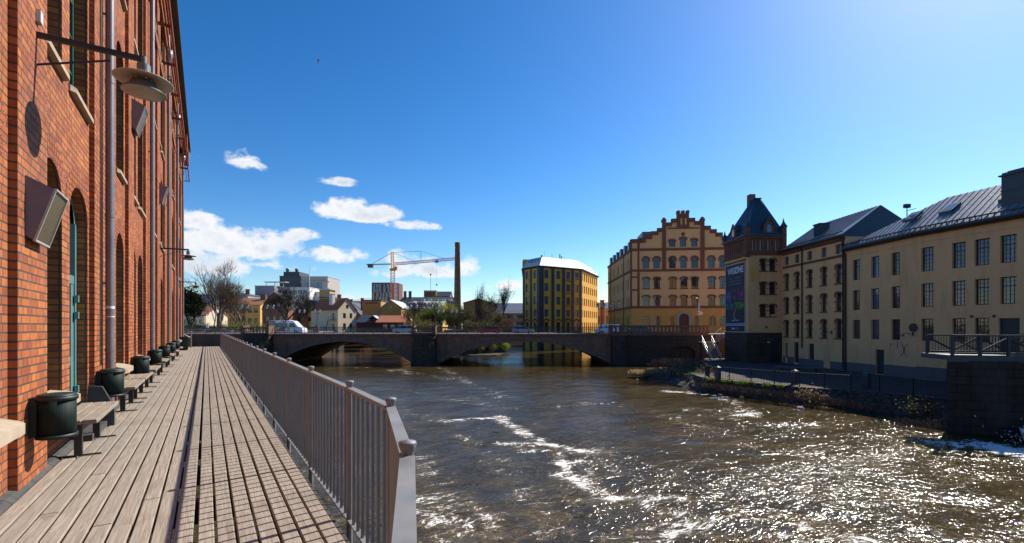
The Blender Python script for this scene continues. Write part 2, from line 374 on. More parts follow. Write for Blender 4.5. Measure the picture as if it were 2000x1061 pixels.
# ------------------------------------------------------------------ facades and windows
def arc(s0, s1, zb, a, n=10):
    c = (s0+s1)/2; hw = (s1-s0)/2
    return [(c-hw*math.cos(math.pi*i/n), zb-a+a*math.sin(math.pi*i/n)) for i in range(n+1)]
def facade(b, P0, U, L, z0, z1, ops, depth=.15, m=0, mr=None, noback=False):
    U = Vector((U[0], U[1], 0)).normalized(); N = Vector((U.y, -U.x, 0)); P0 = Vector((P0[0], P0[1], 0)); mr = m if mr is None else mr
    def q(s, z, d=0): return P0+U*s-N*d+Vector((0, 0, z))
    br = sorted({0.0, L} | {round(o[0], 4) for o in ops} | {round(o[1], 4) for o in ops}); br = [x for x in br if 0 <= x <= L]
    for a0, a1 in zip(br, br[1:]):
        if a1-a0 < 1e-4: continue
        mid = (a0+a1)/2; z = z0
        for o in sorted([o for o in ops if o[0] < mid < o[1]], key=lambda o: o[2]):
            if o[2] > z+1e-4: b.poly([q(a0, z), q(a1, z), q(a1, o[2]), q(a0, o[2])], m)
            z = o[3]
        if z1 > z+1e-4: b.poly([q(a0, z), q(a1, z), q(a1, z1), q(a0, z1)], m)
    for s0, s1, za, zb, a in [o[:5] for o in ops]:
        b.poly([q(s0, za), q(s1, za), q(s1, za, depth), q(s0, za, depth)], mr)
        b.poly([q(s0, za), q(s0, za, depth), q(s0, zb-a, depth), q(s0, zb-a)], mr)
        b.poly([q(s1, za, depth), q(s1, za), q(s1, zb-a), q(s1, zb-a, depth)], mr)
        if a > 0:
            c = arc(s0, s1, zb, a)
            for (x0, y0), (x1, y1) in zip(c, c[1:]):
                b.poly([q(x0, y0), q(x1, y1), q(x1, zb), q(x0, zb)], m)
                b.poly([q(x0, y0, depth), q(x1, y1, depth), q(x1, y1), q(x0, y0)], mr)
        else: b.poly([q(s0, zb, depth), q(s1, zb, depth), q(s1, zb), q(s0, zb)], mr)
_wc = {}
def windata(w, h, a, nx, ny, fr, fm, gm, trans, sur, depth, sm):
    key = (round(w,2), round(h,2), round(a,2), nx, ny, fr, fm, gm, trans, sur, depth, sm)
    if key in _wc: return _wc[key]
    b = MB(); t = fr; yb = .05
    b.box(0, t, 0, yb, 0, h-a); b.box(w-t, w, 0, yb, 0, h-a); b.box(t, w-t, 0, yb, 0, t)
    if a > 0:
        o = arc(0, w, h, a); i = arc(t, w-t, h-t, a-t*.5)
        for k in range(len(o)-1):
            b.poly([(o[k][0],0,o[k][1]),(o[k+1][0],0,o[k+1][1]),(i[k+1][0],0,i[k+1][1]),(i[k][0],0,i[k][1])][::-1])
    else: b.box(t, w-t, 0, yb, h-t, h)
    hh = lambda x: (h-a+a*math.sqrt(max(0, 1-((x-w/2)/(w/2))**2))) if a > 0 else h
    mt = t*.45
    for k in range(1, nx):
        x = w*k/nx; q = t*.8 if (nx % 2 == 0 and k == nx//2) else mt
        b.box(x-q/2, x+q/2, .008, yb-.005, t, hh(x)-t*.6)
    for k in range(1, ny):
        z = h*k/ny; q = t*1.2 if trans and k == trans else mt
        if z < h-a*.6: b.box(t, w-t, .004 if q > mt else .012, yb-.01, z-q/2, z+q/2)
    fd = b.data('window_frame', [Mt[fm]])
    p = MB()
    if a > 0: p.poly([(w,.03,0)]+[(x,.03,z) for x, z in arc(0, w, h, a)][::-1]+[(0,.03,0)]) if False else p.poly([(0,.03,0),(w,.03,0)]+[(x,.03,z) for x, z in arc(0, w, h, a)][::-1])
    else: p.poly([(0,.03,0),(w,.03,0),(w,.03,h),(0,.03,h)])
    pd = p.data('pane', [Mt[gm]])
    s = []
    if sur:
        pr = -depth-.05
        kind = sur
        bt = .22 if 'big' in kind else .15
        if 'sill' in kind: q_ = MB(); q_.box(-.14, w+.14, pr-.05, -depth+.004, -.16, -.005); s.append(('sill', q_.data('window_sill', [Mt[sm]])))
        if 'hood' in kind:
            h_ = MB()
            o = arc(-bt, w+bt, h+bt, a+bt*.6 if a > 0 else bt); i = arc(0, w, h+.004, max(a, .01)); n = len(o)-1
            for k in range(n):
                A, B, C, D = o[k], o[k+1], i[k+1], i[k]
                h_.poly([(D[0],pr,D[1]),(C[0],pr,C[1]),(B[0],pr,B[1]),(A[0],pr,A[1])])
                h_.poly([(A[0],pr,A[1]),(B[0],pr,B[1]),(B[0],-depth+.004,B[1]),(A[0],-depth+.004,A[1])])
                h_.poly([(C[0],pr,C[1]),(D[0],pr,D[1]),(D[0],-depth+.004,D[1]),(C[0],-depth+.004,C[1])])
            for x0, x1 in ((-bt, 0), (w, w+bt)):
                h_.box(x0, x1, pr, -depth+.004, h-a-.28, h-a+.03)
            s.append(('hood', h_.data('window_hood', [Mt[sm]])))
        if 'ears' in kind:
            for x0, x1 in ((-.2, 0), (w, w+.2)): e_ = MB(); e_.box(x0, x1, pr, -depth+.004, h*.45, h*.45+.15); s.append(('impost', e_.data('impost', [Mt[sm]])))
    _wc[key] = (fd, pd, s); return _wc[key]
def windows(parent, P0, U, ops, depth, nx=3, ny=5, fr=.07, fm='frame_red', gm='glass', trans=0, sur='', sm='brick_brown', name='window'):
    U = Vector((U[0], U[1], 0)).normalized(); N = Vector((U.y, -U.x, 0)); rz = math.atan2(U.y, U.x)
    for o in ops:
        s0, s1, za, zb, a = o[:5]
        g = gm if isinstance(gm, str) else gm[(int(s0*13)+int(za*7)) % len(gm)]
        fd, pd, sd_ = windata(s1-s0, zb-za, a, nx, ny, fr, fm, g, trans, sur, depth, sm)
        p = Vector((P0[0], P0[1], 0))+U*s0-N*depth+Vector((0, 0, za))
        w = link(name, fd, parent, p, rz); link('pane', pd, w)
        for nm_, d_ in sd_: link(nm_, d_, w)
def ring(b, s0, s1, zb, a, x, th=.24, n=22, m=0, skew=.0):
    """radial brick arch lying 2 mm proud of a wall facing +x; spans along y"""
    o = arc(s0-th, s1+th, zb+th, a+th, n); i = arc(s0, s1, zb, a, n)
    for k in range(n):
        A, B, C, D = o[k], o[k+1], i[k+1], i[k]
        g = .09
        def lp(p, q, t): return (p[0]+(q[0]-p[0])*t, p[1]+(q[1]-p[1])*t)
        A1, B1 = lp(A, B, g), lp(A, B, 1-g); D1, C1 = lp(D, C, g), lp(D, C, 1-g)
        b.poly([(x,A1[0],A1[1]),(x,D1[0],D1[1]),(x,C1[0],C1[1]),(x,B1[0],B1[1])][::1], m)

# ================================================================== THE QUAYSIDE WALK
LF = dict(loc=(0, 0, 0), rz=TH)
T0, T1 = -4.0, 42.6            # along the walk
XL, XR = -1.40, .83            # board edges
def woodmat(name, base, dark, grain=26):
    t = NT(name); g = t.geo('Random Per Island'); ob = t.ob
    v = t.N.new('ShaderNodeVectorMath'); v.operation = 'ADD'; t.L.new(ob, v.inputs[0])
    cb = t.N.new('ShaderNodeCombineXYZ'); t.L.new(t.math('MULTIPLY', g, 37.0), cb.inputs[0]); t.L.new(t.math('MULTIPLY', g, 91.0), cb.inputs[1]); t.L.new(cb.outputs[0], v.inputs[1])
    p = v.outputs[0]
    gr = t.noise(t.map(p, (grain, 1.3, grain)), 2.2, 6, .65, .6); kn = t.noise(t.map(p, (5, .9, 5)), 1.3, 4, .6, 1.2); fine = t.noise(t.map(p, (60, 3, 60)), 3, 3, .6)
    c = t.mix(t.rng(gr, .35, .7), dark, base)
    c = t.mix(t.math('MULTIPLY', t.rng(kn, .60, .72), .5), c, tuple(x*.45 for x in dark))
    c = t.mix(t.rng(g, 0, 1, 0, .5), c, tuple(x*.62 for x in base))
    c = t.mix(t.math('MULTIPLY', t.rng(t.noise(t.geo(), .9, 4, .6), .5, .8), .35), c, (.10,.09,.08))
    t.set('Base Color', c); t.set('Roughness', .8); t.set('Specular IOR Level', .25)
    t.bump(t.math('ADD', gr, t.math('MULTIPLY', fine, .5)), .6, .006); return t.mat
Mt['deck'] = woodmat('weathered_deck_boards', (.405,.35,.285), (.21,.17,.135))
Mt['bench_wood'] = woodmat('weathered_bench_boards', (.37,.31,.245), (.20,.155,.115), 20)

def deck():
    b = MB(); rnd = random.Random(3)
    n = 17; gap = .014; x = XR
    ws = [.128]*7+[.13]*10; edges = []
    for w in ws:
        edges.append((x-w, x-gap)); x -= w
    for k, (a, c) in enumerate(edges):
        t = T0-rnd.random()*3
        big = .012 if k == 6 else 0
        while t < T1:
            L = rnd.choice([4.2, 4.8, 5.4]); e = min(t+L, T1)
            z = rnd.uniform(-.003, .003); bv = .006; y0 = t+.002; y1 = e-.003; x0 = a+big+rnd.uniform(0,.003); x1 = c-rnd.uniform(0,.003)
            pr = [(x0,-.045),(x1,-.045),(x1,z-bv),(x1-bv,z),(x0+bv,z),(x0,z-bv)]
            b.extr([(px,0,pz) for px, pz in pr], (0,y0,0), (0,y1,0))
            t = e
    o = b.build('boardwalk', Mt['deck'], None, (0,0,0), TH); tag(o, 'grey weathered timber boardwalk along the red brick factory', kind='structure')
    # joists and carrying beams underneath
    b = MB()
    for k in range(0, 40):
        y = T0+.6+k*1.2
        if y < T1: b.box(XL-.03, XR-.02, y-.05, y+.05, -.25, -.05)
    b.box(XR-.2, XR-.06, T0, T1, -.45, -.26); b.box(XL+.25, XL+.4, T0, T1, -.45, -.26)
    for k in range(8):
        y = 1+k*6; b.box(XR-.25, XR-.0, y-.12, y+.12, -5.6, -.455)
    b.box(XR-.012, XR+.012, T0, T1-.05, -.3, -.012) 
    tag(b.build('boardwalk_beams', plain('dark_beam', (.05,.042,.035), .9), None, (0,0,0), TH), 'dark beams and piles carrying the boardwalk', kind='structure')
deck()

def kerb():
    b = MB(); rnd = random.Random(5); y = T0
    while y < 41.3:
        e = y+rnd.uniform(1.1, 1.5)
        x0 = -1.5; pr = [(x0,-.25),(XL+.035,-.25),(XL+.035,-.06),(XL+.02,-.005),(XL-.02,.03),(x0,.055)]
        b.extr([(px,0,pz) for px, pz in pr], (0,y+.004,0), (0,min(e,41.3)-.004,0)); y = e
    tag(b.build('kerb', Mt['kerbstone'], None, (0,0,0), TH), 'dark rounded stone kerb at the foot of the brick wall', kind='structure')
kerb()

# ------------------------------------------------------------------ brick factory
WX = -1.473; FAC_Z1 = 14.3; WY1 = 41.4
def brick_factory():
    t = thing('brick_factory', 'tall red brick factory with arched windows and grey downpipes beside the boardwalk', 'factory', **LF)
    b = MB(); ops = []; doorops = []; winops = {0: [], 1: [], 2: [], 3: []}
    P0 = (WX, -6.0); off = 6.0
    levels = [(.72, 3.42, .42), (4.65, 7.3, .42), (8.35, 10.95, .35), (11.75, 13.35, .3)]
    for k in range(-2, 6):
        p = 2.85+7.1*k
        for s0, s1 in ((1.85, 2.85), (4.0, 4.90), (5.27, 6.36)):
            a0, a1 = p+s0, p+s1
            if a0 < -5.5 or a1 > WY1-.3: continue
            for li, (za, zb, ar) in enumerate(levels):
                z_a = za
                if li == 0 and k == 0 and s0 > 5: z_a = .02
                o = (a0+off, a1+off, z_a, zb, ar); ops.append(o)
                (doorops if z_a < .1 else winops[li]).append(o)
    L = WY1+6.0
    facade(b, P0, (0,1), L, -.6, FAC_Z1, ops, .15, 0)
    # end wall toward the bridge, back and roof
    b.box(WX-14, WX-.001, -6.0, WY1, -.6, FAC_Z1-.02, 0, skip='r')
    # pilasters (60 mm proud)
    for k in range(-2, 6):
        p = 2.85+7.1*k
        for s0, s1 in ((6.47, 7.62), (3.05, 3.97)):
            a0, a1 = p+s0, min(p+s1, WY1)
            if a1 < -5.5 or a0 > WY1-.2: continue
            b.box(WX-.01, WX+.062, max(a0,-5.9), a1, -.2, 13.0, 0, skip='l')
        # shallow outer fold of the pipe pilaster
        a0 = p+6.75
    # string courses and corbelled cornice
    y0, y1 = -6, WY1
    b.box(WX-.01, WX+.08, y0, y1, 11.15, 11.4, 0, skip='l')
    for i, (z0, z1, pr) in enumerate([(13.2,13.42,.12),(13.62,13.82,.17),(13.82,14.05,.23),(14.05,14.30,.30)]): b.box(WX-.01, WX+pr, y0, y1, z0, z1, 0, skip='l')
    y = y0+.1
    while y < y1-.2:
        b.box(WX-.01, WX+.16, y, y+.13, 13.42, 13.62, 0, skip='l'); y += .27
    # upstand blocks over the far end
    for a, w, h in ((37.2,.9,.5),(39.9,1.1,.9)): b.box(WX-.5, WX+.42, a, a+w, 13.2, 14.8+h, 0)
    b.build('wall', Mt['brick'], t)
    # radial arch bricks
    b = MB()
    for o in ops: ring(b, o[0]-off, o[1]-off, o[3], o[4], WX+.0025, .27, 20)
    b.build('arch_bricks', Mt['brick_ring'], t)
    # eaves and roof
    b = MB(); b.box(WX+.0, WX+.40, y0, y1-.1, 14.31, 14.44); b.box(WX+.40, WX+.52, y0, y1-.1, 14.33, 14.5)
    b.poly([(WX+.4,y0,14.45),(WX+.4,y1-.1,14.45),(WX-7,y1-.1,18.0),(WX-7,y0,18.0)]); b.poly([(WX-7,y0,18.0),(WX-7,y1-.1,18.0),(WX-14,y1-.1,14.4),(WX-14,y0,14.4)])
    b.poly([(WX+.4,y1-.1,14.45),(WX-14,y1-.1,14.4),(WX-7,y1-.1,18.0)])
    b.build('roof', Mt['roof_dark'], t)
    # stone sills
    for k in range(-1, 6):
        p = 2.85+7.1*k
        for s0, s1 in ((1.85, 2.85), (4.0, 4.90), (5.27, 6.36)):
            a0, a1 = p+s0, p+s1
            if a0 < -3 or a1 > WY1-.3: continue
            for li, (za, zb, ar) in enumerate(levels):
                if li == 0 and k == 0 and s0 > 5: continue
                pj = .17 if li == 0 else .07; b = MB(); th = .09 if li == 0 else .06
                e = .06 if s0 > 3 else .0
                ya, yb = a0-e, a1+e
                # sloping top with cut corners in plan
                X0, X1 = WX-.10, WX+pj
                top = [(X0,a0+.002,za+.02),(X0,a1-.002,za+.02),(WX+.002,a1-.002,za-.0),(WX+.002,yb,za),(X1-.05,yb,za-.035),(X1,yb-.06,za-.05),(X1,ya+.06,za-.05),(X1-.05,ya,za-.035),(WX+.002,ya,za),(WX+.002,a0+.002,za)]
                bot = [(x,y,za-th-.05) for x, y, z in top]
                n = len(top); b.mesh(top+bot, [tuple(range(n))[::-1], tuple(range(n, 2*n))]+[(i, (i+1) % n, n+(i+1) % n, n+i) for i in range(n)])
                b.build('sill', Mt['stone_pale'], t)
                if li == 0:
                    pass
    windows(t, P0, (0,1), winops[0], .15, 2, 5, .07, 'green_frame', 'glass', 4)
    windows(t, P0, (0,1), winops[1]+winops[2]+winops[3], .15, 2, 5, .07, 'green_frame', 'glass', 3)
    # the glazed door in the second arch
    for o in doorops:
        s0, s1 = o[0]-off, o[1]-off
        b = MB(); xf = WX-.15
        w = s1-s0; zb = o[3]; ar = o[4]
        b.box(xf-.05, xf+.03, s0, s0+.1, .02, zb-ar); b.box(xf-.05, xf+.03, s1-.1, s1, .02, zb-ar)
        b.box(xf-.05, xf+.02, s0+.1, s1-.1, 2.12, 2.24); b.box(xf-.05, xf+.02, s0+.1, s1-.1, .02, .28)
        ii = arc(s0+.09, s1-.09, zb-.08, ar-.03); oo = arc(s0, s1, zb, ar)
        for k in range(10): b.poly([(xf+.02,ii[k][0],ii[k][1]),(xf+.02,ii[k+1][0],ii[k+1][1]),(xf+.02,oo[k+1][0],oo[k+1][1]),(xf+.02,oo[k][0],oo[k][1])][::-1])
        b.box(xf-.05, xf+.015, s1-.27, s1-.105, .285, 2.115); b.box(xf-.05, xf+.015, s0+.105, s0+.2, .285, 2.115); b.box(xf-.045, xf+.01, s0+.2, s1-.27, .95, 1.08)
        d = b.build('door', Mt['teal_frame'], t); d['label'] = 'teal glazed door in the second tall arch'
        b = MB(); b.poly([(xf-.02,s0,.02),(xf-.02,s1,.02)]+[(xf-.02,y,z) for y, z in arc(s0,s1,zb,ar)][::-1]); b.build('pane', Mt['glass'], d)
        for z in (.55, 1.62, 1.86):
            b = MB(); b.box(xf+.03, xf+.075, s1-.16, s1-.09, z, z+.10); b.box(xf+.03, xf+.06, s1-.09, s1-.03, z+.02, z+.08); b.build('hinge', Mt['teal_frame'], d)
        # stone ramp wall and step by the door
        b = MB(); b.extr([(0,0,0),(.30,0,0),(.30,0,.30),(.16,0,.62),(0,0,.64)], (WX,s1+.02,-.02), (WX,s1+.12,-.02)); b.box(WX+.002,WX+.22,s0,s1+.018,-.02,.08)
        b.build('door_step', Mt['kerbstone'], t)
    # downpipes with collars and hopper heads
    for k in range(-1, 6):
        y = 2.85+7.1*k+7.1*0
        if y < -2 or y > WY1: continue
        top = 13.1 if k < 5 else 13.1
        x = WX+.155; b = MB()
        b.tube([(x,y,.0),(x,y,12.3)], .058, 14)
        for z in (1.1, 3.3, 5.5, 7.7, 9.9, 12.0): b.tube([(x,y,z),(x,y,z+.05)], .064, 14)
        b.lathe([(.06,12.6),(.15,12.95),(.15,13.15),(.05,13.15)], (x,y,0), 12); b.tube([(x,y,12.3),(x,y,14.25)], .05, 10)
        for z in (2.2, 6.6, 11.0): b.box(WX+.04, x, y-.012, y+.012, z, z+.03)
        pp = b.build('downpipe', Mt['pipe'], t)
        if k == 1:
            b = MB()
            for z, hh in ((1.80,.045),(1.66,.02)):
                b.lathe([(.0605,z),(.0605,z+hh)], (x,y,0), 20)
            b.build('sticker', plain('worn_sticker', (.6,.58,.6), .6, var=.35, scale=60), pp)
    b = MB(); x = WX+.08
    b.tube([(x,9.72,.9),(x,9.72,13)], .012, 6); b.tube([(x,2.4,3.0),(x,2.4,13)], .012, 6)
    b.build('conduit', Mt['black_iron'], t)
    # the last downpipe, bent round the corner of the wall
    b = MB(); xx = WX+.05; b.tube([(xx,WY1+.1,13.5),(xx,WY1+.1,1.05),(xx+.03,WY1+.12,.95),(xx+.42,WY1+.15,.72),(xx+.46,WY1+.15,.62),(xx+.46,WY1+.15,-.3)], .055, 10)
    b.build('downpipe', Mt['pipe'], t)
brick_factory()

# red steel rail on brackets under the eaves
def steel_rail():
    t = thing('escape_rail', 'red painted steel rail on brackets along the top of the brick factory wall', 'steel rail', (0,0,0), TH)
    b = MB(); xo = -1.03; z = 12.1
    b.bar((xo,10.5,z),(xo,40.9,z), .06, .07); b.bar((xo-.14,10.5,z+.02),(xo-.14,40.9,z+.02), .03, .03); b.build('rail', Mt['red_steel'], t)
    for k in range(-1, 7):
        y = 20.2+2.56*k*1.14
        if y > 41: continue
        b = MB(); b.bar((WX+.0,y,z+.0),(xo,y,z+.0), .07, .10); b.bar((WX+.02,y,z-.4),(WX+.02,y,z+.15), .05, .04); b.build('bracket', Mt['red_steel'], t)
    b = MB(); y0 = 37.9
    b.bar((xo,40.9,z),(WX+.06,41.0,z), .05, .06); b.build('end_bar', Mt['red_steel'], t)
steel_rail()

# ------------------------------------------------------------------ wall lamps
Mt['lamp_grey'] = plain('lamp_grey_green', (.11,.13,.125), .5, var=.25, scale=14)
def lamp_under():
    t = NT('rusty_pale_enamel'); g = t.ob; n = t.noise(g, 7, 6, .7)
    t.set('Base Color', t.mix(t.rng(n, .55, .66), (.42,.38,.33), (.16,.075,.04))); t.set('Roughness', .5); return t.mat
Mt['lamp_pale'] = lamp_under()
def wall_lamp(y, label):
    t = thing('wall_lamp', label, 'lamp', Vector((WX,y,4.44)) and (Matrix.Rotation(TH,4,'Z') @ Vector((WX,y,4.44))), TH, 'wall lamps on long arms along the brick factory')
    L = .90
    b = MB(); b.box(0.0,.03,-.05,.05,-.40,.13); b.bar((.03,0,-.02),(L,0,0), .045, .05); b.bar((.03,0,-.33),(.62,0,-.10), .016, .016); b.build('arm', Mt['black_iron'], t)
    b = MB(); b.box(.02,.10,-.045,.045,.10,.22); b.build('junction_box', plain('junction_box_grey', (.5,.5,.5), .5), t)
    b = MB(); b.tube([(L,0,.03),(L,0,-.10)], .03, 10); b.tube([(L,0,-.06),(L,0,-.23)], .062, 18); b.build('neck', Mt['lamp_grey'], t)
    b = MB(); R = .265
    b.lathe([(.07,-.20),(.14,-.208),(R,-.232),(R+.005,-.238),(R-.004,-.243),(.14,-.222),(.07,-.215)], (L,0,0), 40); b.build('disc_shade', Mt['lamp_pale'], t)
    b = MB(); b.lathe([(.065,-.222),(.105,-.245),(.125,-.285),(.160,-.325),(.196,-.355),(.203,-.366),(.196,-.368),(.15,-.335),(.11,-.29)], (L,0,0), 36); s = b.build('bell_shade', Mt['lamp_grey'], t)
    b = MB(); b.lathe([(.195,-.366),(.15,-.385),(.08,-.395),(.0,-.398)], (L,0,0), 32); b.build('lens', plain('dusty_lens', (.34,.33,.29), .25, var=.15, scale=12), s)
    return t
wall_lamp(6.46, 'nearest wall lamp on a long arm, casting a disc shadow on the brick')
wall_lamp(21.4, 'second wall lamp out along the brick factory, its shade against the clouds')
wall_lamp(36.6, 'farthest wall lamp of the brick factory, in front of the bare tree')

# ------------------------------------------------------------------ floodlights
Mt['flood_body'] = plain('mauve_grey_housing', (.19,.15,.165), .45, var=.12, scale=5)
def grille():
    t = NT('fine_brown_grille'); w = t.N.new('ShaderNodeTexChecker'); t.L.new(t.map(t.uv, (75,75,75)), w.inputs['Vector']); w.inputs['Scale'].default_value = 1
    t.set('Base Color', t.mix(w.outputs['Fac'], (.02,.016,.01), (.17,.125,.06))); t.set('Roughness', .45); return t.mat
Mt['grille'] = grille()
def floodlight(y, z, s, label):
    t = thing('floodlight', label, 'floodlight', Matrix.Rotation(TH,4,'Z') @ Vector((WX,y,z)), TH, 'mesh fronted box lights fixed to the brick wall')
    L = .46*s
    pr = [(.05,.0),(.12*s,-.05*s),(.262*s,.45*s),(.05,.56*s)]
    b = MB(); b.extr([(x,0,zz) for x, zz in pr], (0,0,0), (0,L,0)); b.build('housing', Mt['flood_body'], t)
    b = MB(); b.box(0,.046,-.03,L*.8,-.02,.62*s); b.build('mounting_plate', Mt['black_iron'], t)
    a = Vector((.12*s,0,-.05*s)); c = Vector((.262*s,0,.45*s)); d = (c-a).normalized(); nn = Vector((d.z,0,-d.x))
    b = MB(); e = .02
    for p0, p1 in ((a,c),):
        b.bar(p0+nn*.006+Vector((0,.008,0)), p1+nn*.006+Vector((0,.008,0)), .018, .022); b.bar(p0+nn*.006+Vector((0,L-.008,0)), p1+nn*.006+Vector((0,L-.008,0)), .018, .022)
    b.bar(a+nn*.006, a+nn*.006+Vector((0,L,0)), .022, .018); b.bar(c+nn*.006, c+nn*.006+Vector((0,L,0)), .022, .018); b.build('front_frame', plain('pale_metal_rim', (.5,.47,.42), .35, .5), t)
    b = MB(); q = nn*.003; b.poly([a+q, a+q+Vector((0,L,0)), c+q+Vector((0,L,0)), c+q]); b.build('grille', Mt['grille'], t)
floodlight(6.1, 2.37, 1.0, 'large box light with a mesh front beside the nearest arched window')
floodlight(13.45, 6.05, 1.15, 'box light on the brick wall directly behind the nearest wall lamp')
floodlight(20.8, 6.05, 1.15, 'farthest box light, high on the brick wall between two downpipes')

# ------------------------------------------------------------------ bins
def perf():
    t = NT('perforated_green_steel'); v = t.N.new('ShaderNodeTexVoronoi'); t.L.new(t.map(t.ob, (1,1,1)), v.inputs['Vector']); v.inputs['Scale'].default_value = 52; v.inputs['Randomness'].default_value = 0
    t.set('Base Color', t.mix(t.rng(v.outputs['Distance'], .28, .34), (.001,.002,.002), (.006,.018,.015))); t.set('Roughness', .65); t.set('Specular IOR Level', .25)
    t.bump(v.outputs['Distance'], .4, .003); return t.mat
Mt['perf'] = perf()
BIN = {}
def make_bin(y, label, worn=False):
    loc = Matrix.Rotation(TH,4,'Z') @ Vector((WX+.25,y,.42))
    if 'b' in BIN: return dup(BIN['b'], loc, TH, label)
    t = thing('litter_bin', label, 'litter bin', loc, TH, 'round green litter bins along the brick wall')
    R = .152
    b = MB(); b.lathe([(0,.02),(R-.01,.02),(R-.01,.40),(R-.025,.40),(R-.025,.05),(0,.05)], (0,0,0), 32); b.build('body', Mt['perf'], t)
    b = MB(); b.lathe([(R-.012,.365),(R+.004,.365),(R+.004,.405),(R-.012,.405)], (0,0,0), 32); b.build('hoop', Mt['bin_green'], t); b = MB(); b.lathe([(R-.012,.0),(R+.003,.0),(R+.003,.035),(R-.012,.035)], (0,0,0), 32); b.build('hoop', Mt['bin_green'], t)
    b = MB(); b.lathe([(R-.005,.41),(R-.01,.424),(.10,.43),(0,.432)], (0,0,0), 32); b.build('lid', Mt['bin_green'], t)
    b = MB(); b.box(-.25,-R+.02,-.06,.06,.02,.40); b.build('wall_bracket', Mt['bin_green'], t)
    BIN['b'] = t; return t
bl = ['first green litter bin, by the nearest bench and the brick pier','green litter bin in front of the nearest downpipe, beyond the stone ramp','green litter bin at the foot of the brick wall past the second bench',
      'green litter bin with worn paint before the second downpipe','green litter bin fifth along the brick wall','green litter bin sixth along the brick wall','green litter bin seventh along the wall, small in the distance']
for y, l in zip((6.25, 9.45, 13.35, 16.9, 20.6, 24.2, 27.9), bl): make_bin(y, l)
t = thing('waste_container', 'square dark green waste container at the far corner of the brick factory', 'waste container', Matrix.Rotation(TH,4,'Z') @ Vector((-1.22,36.6,0)), TH)
b = MB(); b.box(-.24,.24,-.24,.24,.06,.80); b.build('body', Mt['bin_green'], t); b = MB(); b.box(-.26,.26,-.26,.26,.803,.87); b.box(-.2,.2,-.2,.2,.0,.058); b.build('lid', Mt['bin_green'], t)

# ------------------------------------------------------------------ benches
BEN = {}
def bench(y, label):
    loc = Matrix.Rotation(TH,4,'Z') @ Vector((-1.235,y,.003))
    if 'b' in BEN: return dup(BEN['b'], loc, TH, label)
    t = thing('bench', label, 'bench', loc, TH, 'backless timber benches along the brick wall')
    L = 1.62
    for k, x in enumerate((-.135, 0, .135)):
        b = MB(); w = .062; h = .0; e = 0.01*k
        pr = [(-w,.405),(w,.405),(w,.442),(w-.006,.45),(-w+.006,.45),(-w,.442)]
        b.extr([(x+px,0,pz) for px, pz in pr], (0,e,0), (0,L-e,0)); b.build('seat_board', Mt['bench_wood'], t)
    for yy in (.28, L-.28):
        b = MB(); b.box(-.035,.035,yy-.03,yy+.03,.012,.37); b.box(-.17,.17,yy-.03,yy+.03,.37,.403); b.bar((-.2,yy,.009),(.2,yy,.009), .022, .016); b.build('leg', Mt['black_iron'], t)
    b = MB(); b.bar((0,.31,.30),(0,L-.31,.30), .03, .05); b.build('stretcher', Mt['black_iron'], t)
    BEN['b'] = t; return t
for y, l in ((6.95,'nearest timber bench, right beside the first litter bin'),(10.35,'timber bench just past the second litter bin'),(12.05,'timber bench set end to end behind the second one, before the third bin'),
             (14.3,'timber bench between the third and fourth litter bins'),(17.7,'timber bench past the worn fourth litter bin'),(19.0+2.2,'timber bench past the fifth litter bin'),(24.8,'timber bench past the sixth litter bin'),(28.6,'farthest timber bench of the row by the brick wall')):
    bench(y, l)

# ------------------------------------------------------------------ river railing
def railing():
    t = thing('railing', 'grey steel railing with flared post caps between boardwalk and river', 'railing', (0,0,0), TH)
    P = [(.05,-.3),(.14,.3),(.29,.79),(.63,1.66),(.93,2.73),(.95,3.77)]
    y = 3.77
    while y < 41.5:
        y += 1.62; P.append((.95, y))
    zt, zb = 1.015, -.03
    postb = None
    for i, (x, y) in enumerate(P):
        if i in (0, 1): continue
        b = MB()
        R = .024
        b.lathe([(R,-.42),(R,1.0),(R,1.03),(R+.002,1.035),(R+.009,1.055),(R+.010,1.066),(R+.008,1.07),(0,1.078)], (0,0,0), 14)
        b.build('post', Mt['steel_paint'], t, (x, y, 0)) if postb is None else link('post', postb, t, (x, y, 0))
        if postb is None: postb = [o for o in bpy.data.objects if o.name.startswith('post')][-1].data
    for i in range(1, len(P)-1):
        A = Vector((*P[i],0)); B = Vector((*P[i+1],0)); d = (B-A); L = d.length; d.normalize()
        if i == 2:
            pass
        b = MB(); up = Vector((0,0,1)); a0 = A+d*.026; b0 = B-d*.026
        b.bar(a0+up*zt, b0+up*zt, .055, .016); b.bar(a0+up*(zt-.018), b0+up*(zt-.018), .022, .022)
        b.bar(a0+up*zb, b0+up*zb, .045, .012)
        n = max(3, round(L/.13))
        for k in range(1, n):
            p = A+d*(L*k/n)
            b.bar(p+up*(zb+.005), p+up*(zt-.02), .019, .019)
        b.build('panel', Mt['steel_paint'], t)
railing()
# end posts of the walk by the bridge
t = thing('gate_post', 'slim pale steel post at the far end of the boardwalk', 'post', Matrix.Rotation(TH,4,'Z') @ Vector((-.93,41.2,0)), TH)
b = MB(); b.tube([(0,0,-.3),(0,0,1.15)], .045, 10); b.build('shaft', Mt['pipe'], t); b = MB(); b.lathe([(.05,1.15),(.05,1.19),(0,1.2)], (0,0,0), 10); b.build('cap', Mt['pipe'], t)
